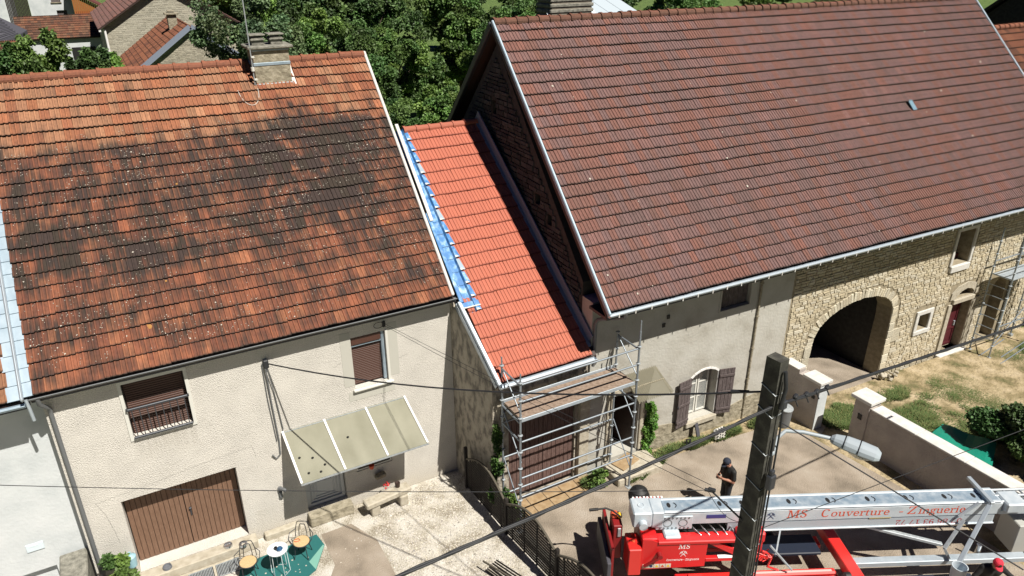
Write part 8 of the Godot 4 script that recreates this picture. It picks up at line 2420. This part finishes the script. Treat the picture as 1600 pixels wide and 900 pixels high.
func more_materials() -> void:
	M.glass_clear = mat(0.55, 0.58, 0.58, 0.05); M.glass_clear.transparency = BaseMaterial3D.TRANSPARENCY_ALPHA; M.glass_clear.albedo_color.a = 0.25
	M.shutter_pale = texmat(M.shutter.albedo_texture, 0.8, 0.85); M.shutter_pale.albedo_color = Color(1.0, 1.0, 1.0); M.shutter_pale.uv1_scale = Vector3(0.4, 3.0, 0.4)
	M.pale_glass = mat(0.30, 0.36, 0.38, 0.1)
	M.glass_tile = mat(0.16, 0.26, 0.33, 0.12)
	M.galv_dark = mat(0.16, 0.17, 0.18, 0.6, 0.3)
	M.plate = mat(0.62, 0.72, 0.78, 0.4)
	M.mortar_dark = texmat(tex(256, 81, 0.03, [[0.0, 0.13, 0.115, 0.09], [1.0, 0.24, 0.215, 0.175]], 4, 0, 0.15, 0.4), 0.6, 0.95)
	M.mortar_black = texmat(tex(256, 86, 0.03, [[0.0, 0.025, 0.025, 0.024], [1.0, 0.055, 0.053, 0.05]], 4, 0, 0.15, 0.4), 0.6, 0.95)  # mortar of shaded walls, with the shade put into its colour
	M.stone_pale = texmat(tex(256, 82, 0.03, [[0.0, 0.36, 0.345, 0.28], [1.0, 0.48, 0.46, 0.38]], 4, 0, 0.15, 0.4), 0.4, 0.95)
	M.sandstone = texmat(tex(256, 83, 0.02, [[0.0, 0.25, 0.165, 0.085], [0.5, 0.32, 0.225, 0.125], [1.0, 0.38, 0.29, 0.18]], 4, 0, 0.15, 0.3), 0.8, 0.9)
	M.pebble = mat(1, 1, 1, 0.9); M.pebble.vertex_color_use_as_albedo = true
	M.blade = mat(1, 1, 1, 0.8); M.blade.albedo_color = Color(1, 1, 1); M.blade.vertex_color_use_as_albedo = true; M.blade.cull_mode = BaseMaterial3D.CULL_DISABLED
	M.blade.backlight_enabled = true; M.blade.backlight = Color(0.05, 0.09, 0.02).linear_to_srgb()
	M.pole_concrete = texmat(tex(256, 85, 0.02, [[0.0, 0.022, 0.022, 0.019], [0.5, 0.045, 0.044, 0.037], [1.0, 0.10, 0.10, 0.082]], 4, 0, 0.12, 0.3), 0.7, 0.92)
	M.poly = texmat(tex(512, 84, 0.006, [[0.0, 0.155, 0.152, 0.098], [0.5, 0.20, 0.197, 0.138], [1.0, 0.245, 0.24, 0.175]], 4, 0, 0.1, 0.15), 0.4, 0.6)
	M.poly.backlight_enabled = true; M.poly.backlight = Color(0.17, 0.155, 0.085).linear_to_srgb()
	M.clear_sheet = mat(0.29, 0.275, 0.21, 0.5); M.clear_sheet.transparency = BaseMaterial3D.TRANSPARENCY_ALPHA; M.clear_sheet.albedo_color.a = 0.80
	M.coral = mat(0.58, 0.09, 0.04, 0.5)
	M.flower = mat(0.50, 0.03, 0.03, 0.7)
	M.white_cool = mat(0.66, 0.72, 0.76, 0.4)
	M.blue_glaze = mat(0.01, 0.07, 0.17, 0.12); M.blue_glaze.clearcoat_enabled = true
	M.chrome = mat(0.55, 0.56, 0.58, 0.22, 0.9)
	M.grey_plastic = mat(0.13, 0.14, 0.16, 0.5)
	M.pale_blue = mat(0.28, 0.47, 0.55, 0.5)
	M.fence_top = mat(0.085, 0.075, 0.057, 0.9)
	M.patch_render = mat(0.47, 0.465, 0.42, 0.95)
	M.barn_mortar = texmat(tex(256, 87, 0.03, [[0.0, 0.20, 0.17, 0.115], [1.0, 0.36, 0.31, 0.22]], 4, 0, 0.15, 0.4), 0.6, 0.95)
	M.lamp_grey = mat(0.33, 0.38, 0.42, 0.45)
	M.lens = mat(0.55, 0.55, 0.50, 0.15); M.lens.transparency = BaseMaterial3D.TRANSPARENCY_ALPHA; M.lens.albedo_color.a = 0.55
	M.orange_red = mat(0.52, 0.075, 0.03, 0.5)
	M.dark_red = mat(0.32, 0.025, 0.025, 0.5)
	M.dark_blue = mat(0.02, 0.035, 0.11, 0.5)
	M.blue_plate = mat(0.035, 0.04, 0.19, 0.4)
	M.brass = mat(0.36, 0.29, 0.12, 0.4)
	M.boom_shade = mat(0.40, 0.45, 0.50, 0.5, 0.2)
	M.red_bright = mat(0.66, 0.016, 0.012, 0.35); M.red_bright.clearcoat_enabled = true
	M.red_dark = mat(0.22, 0.010, 0.012, 0.5)
	M.yellow = mat(0.72, 0.48, 0.03, 0.5)
	M.sticker = mat(0.60, 0.58, 0.50, 0.5)
	M.pale_pink = mat(0.75, 0.42, 0.40, 0.4)
	M.grey_cabinet = mat(0.40, 0.41, 0.39, 0.5)
	M.skin = mat(1, 1, 1, 0.75); M.skin.vertex_color_use_as_albedo = true
	M.navy_cloth = mat(0.022, 0.028, 0.045, 0.85)
	M.red_cloth = mat(0.55, 0.02, 0.045, 0.8)
	M.slate_blue = mat(0.20, 0.235, 0.31, 0.6)
	M.slate_dark = mat(0.035, 0.037, 0.045, 0.7)
	M.maroon_dull = mat(0.12, 0.035, 0.03, 0.8)
	M.pale_zinc = mat(0.50, 0.58, 0.64, 0.5, 0.2)

func _ready() -> void:
	rng.seed = 20240
	nz.seed = 4; nz.frequency = 0.02; nz.fractal_octaves = 3
	nz2.seed = 9; nz2.frequency = 0.02; nz2.fractal_octaves = 2
	# camera
	cam = Camera3D.new()
	cam.name = "camera"
	var p := deg_to_rad(24.8); var y := deg_to_rad(29.1); var r := deg_to_rad(-0.31)
	var fw := Vector3(sin(y) * cos(p), -sin(p), -cos(y) * cos(p))
	var rt := Vector3(cos(y), 0, sin(y))
	var up := rt.cross(fw)
	cam.transform = Transform3D(Basis(rt * cos(r) + up * sin(r), up * cos(r) - rt * sin(r), -fw), Vector3(0, 13.8, 0))
	cam.fov = 2.0 * rad_to_deg(atan(450.0 / 1146.0))
	cam.far = 3000.0
	cam.near = 0.05
	add_child(cam)
	cam.current = true
	# sky, sun, exposure
	var sky := ProceduralSkyMaterial.new()
	sky.sky_top_color = Color(0.13, 0.32, 0.70)
	sky.sky_horizon_color = Color(0.50, 0.66, 0.84)
	sky.sky_curve = 0.12
	sky.ground_bottom_color = Color(0.20, 0.20, 0.16)
	sky.ground_horizon_color = Color(0.45, 0.50, 0.50)
	sky.energy_multiplier = 0.12
	var env := Environment.new()
	env.background_mode = Environment.BG_SKY
	env.sky = Sky.new()
	env.sky.sky_material = sky
	env.tonemap_mode = Environment.TONE_MAPPER_LINEAR
	env.tonemap_exposure = 1.5
	env.sdfgi_enabled = true
	env.ssao_enabled = true
	env.ssil_enabled = true
	var we := WorldEnvironment.new()
	we.name = "world_environment"
	we.environment = env
	add_child(we)
	var sun := DirectionalLight3D.new()
	sun.name = "sun"
	sun.light_energy = 1.55
	sun.light_color = Color(1.0, 0.972, 0.925)
	sun.light_angular_distance = 0.5
	sun.shadow_enabled = true
	add_child(sun)
	sun.look_at_from_position(Vector3.ZERO, Vector3(-0.34, -1.6, -1.0), Vector3.FORWARD)
	make_materials()
	more_materials()
	tile_variants()
	ground()
	left_house()
	link_house()
	big_house()
	pale_house()
	chimney_and_mast()
	garden_walls()
	fence()
	scaffold()
	right_scaffold()
	awning()
	ivy()
	canopy()
	courtyard()
	pebbles()
	pole()
	trailer()
	people()
	background()
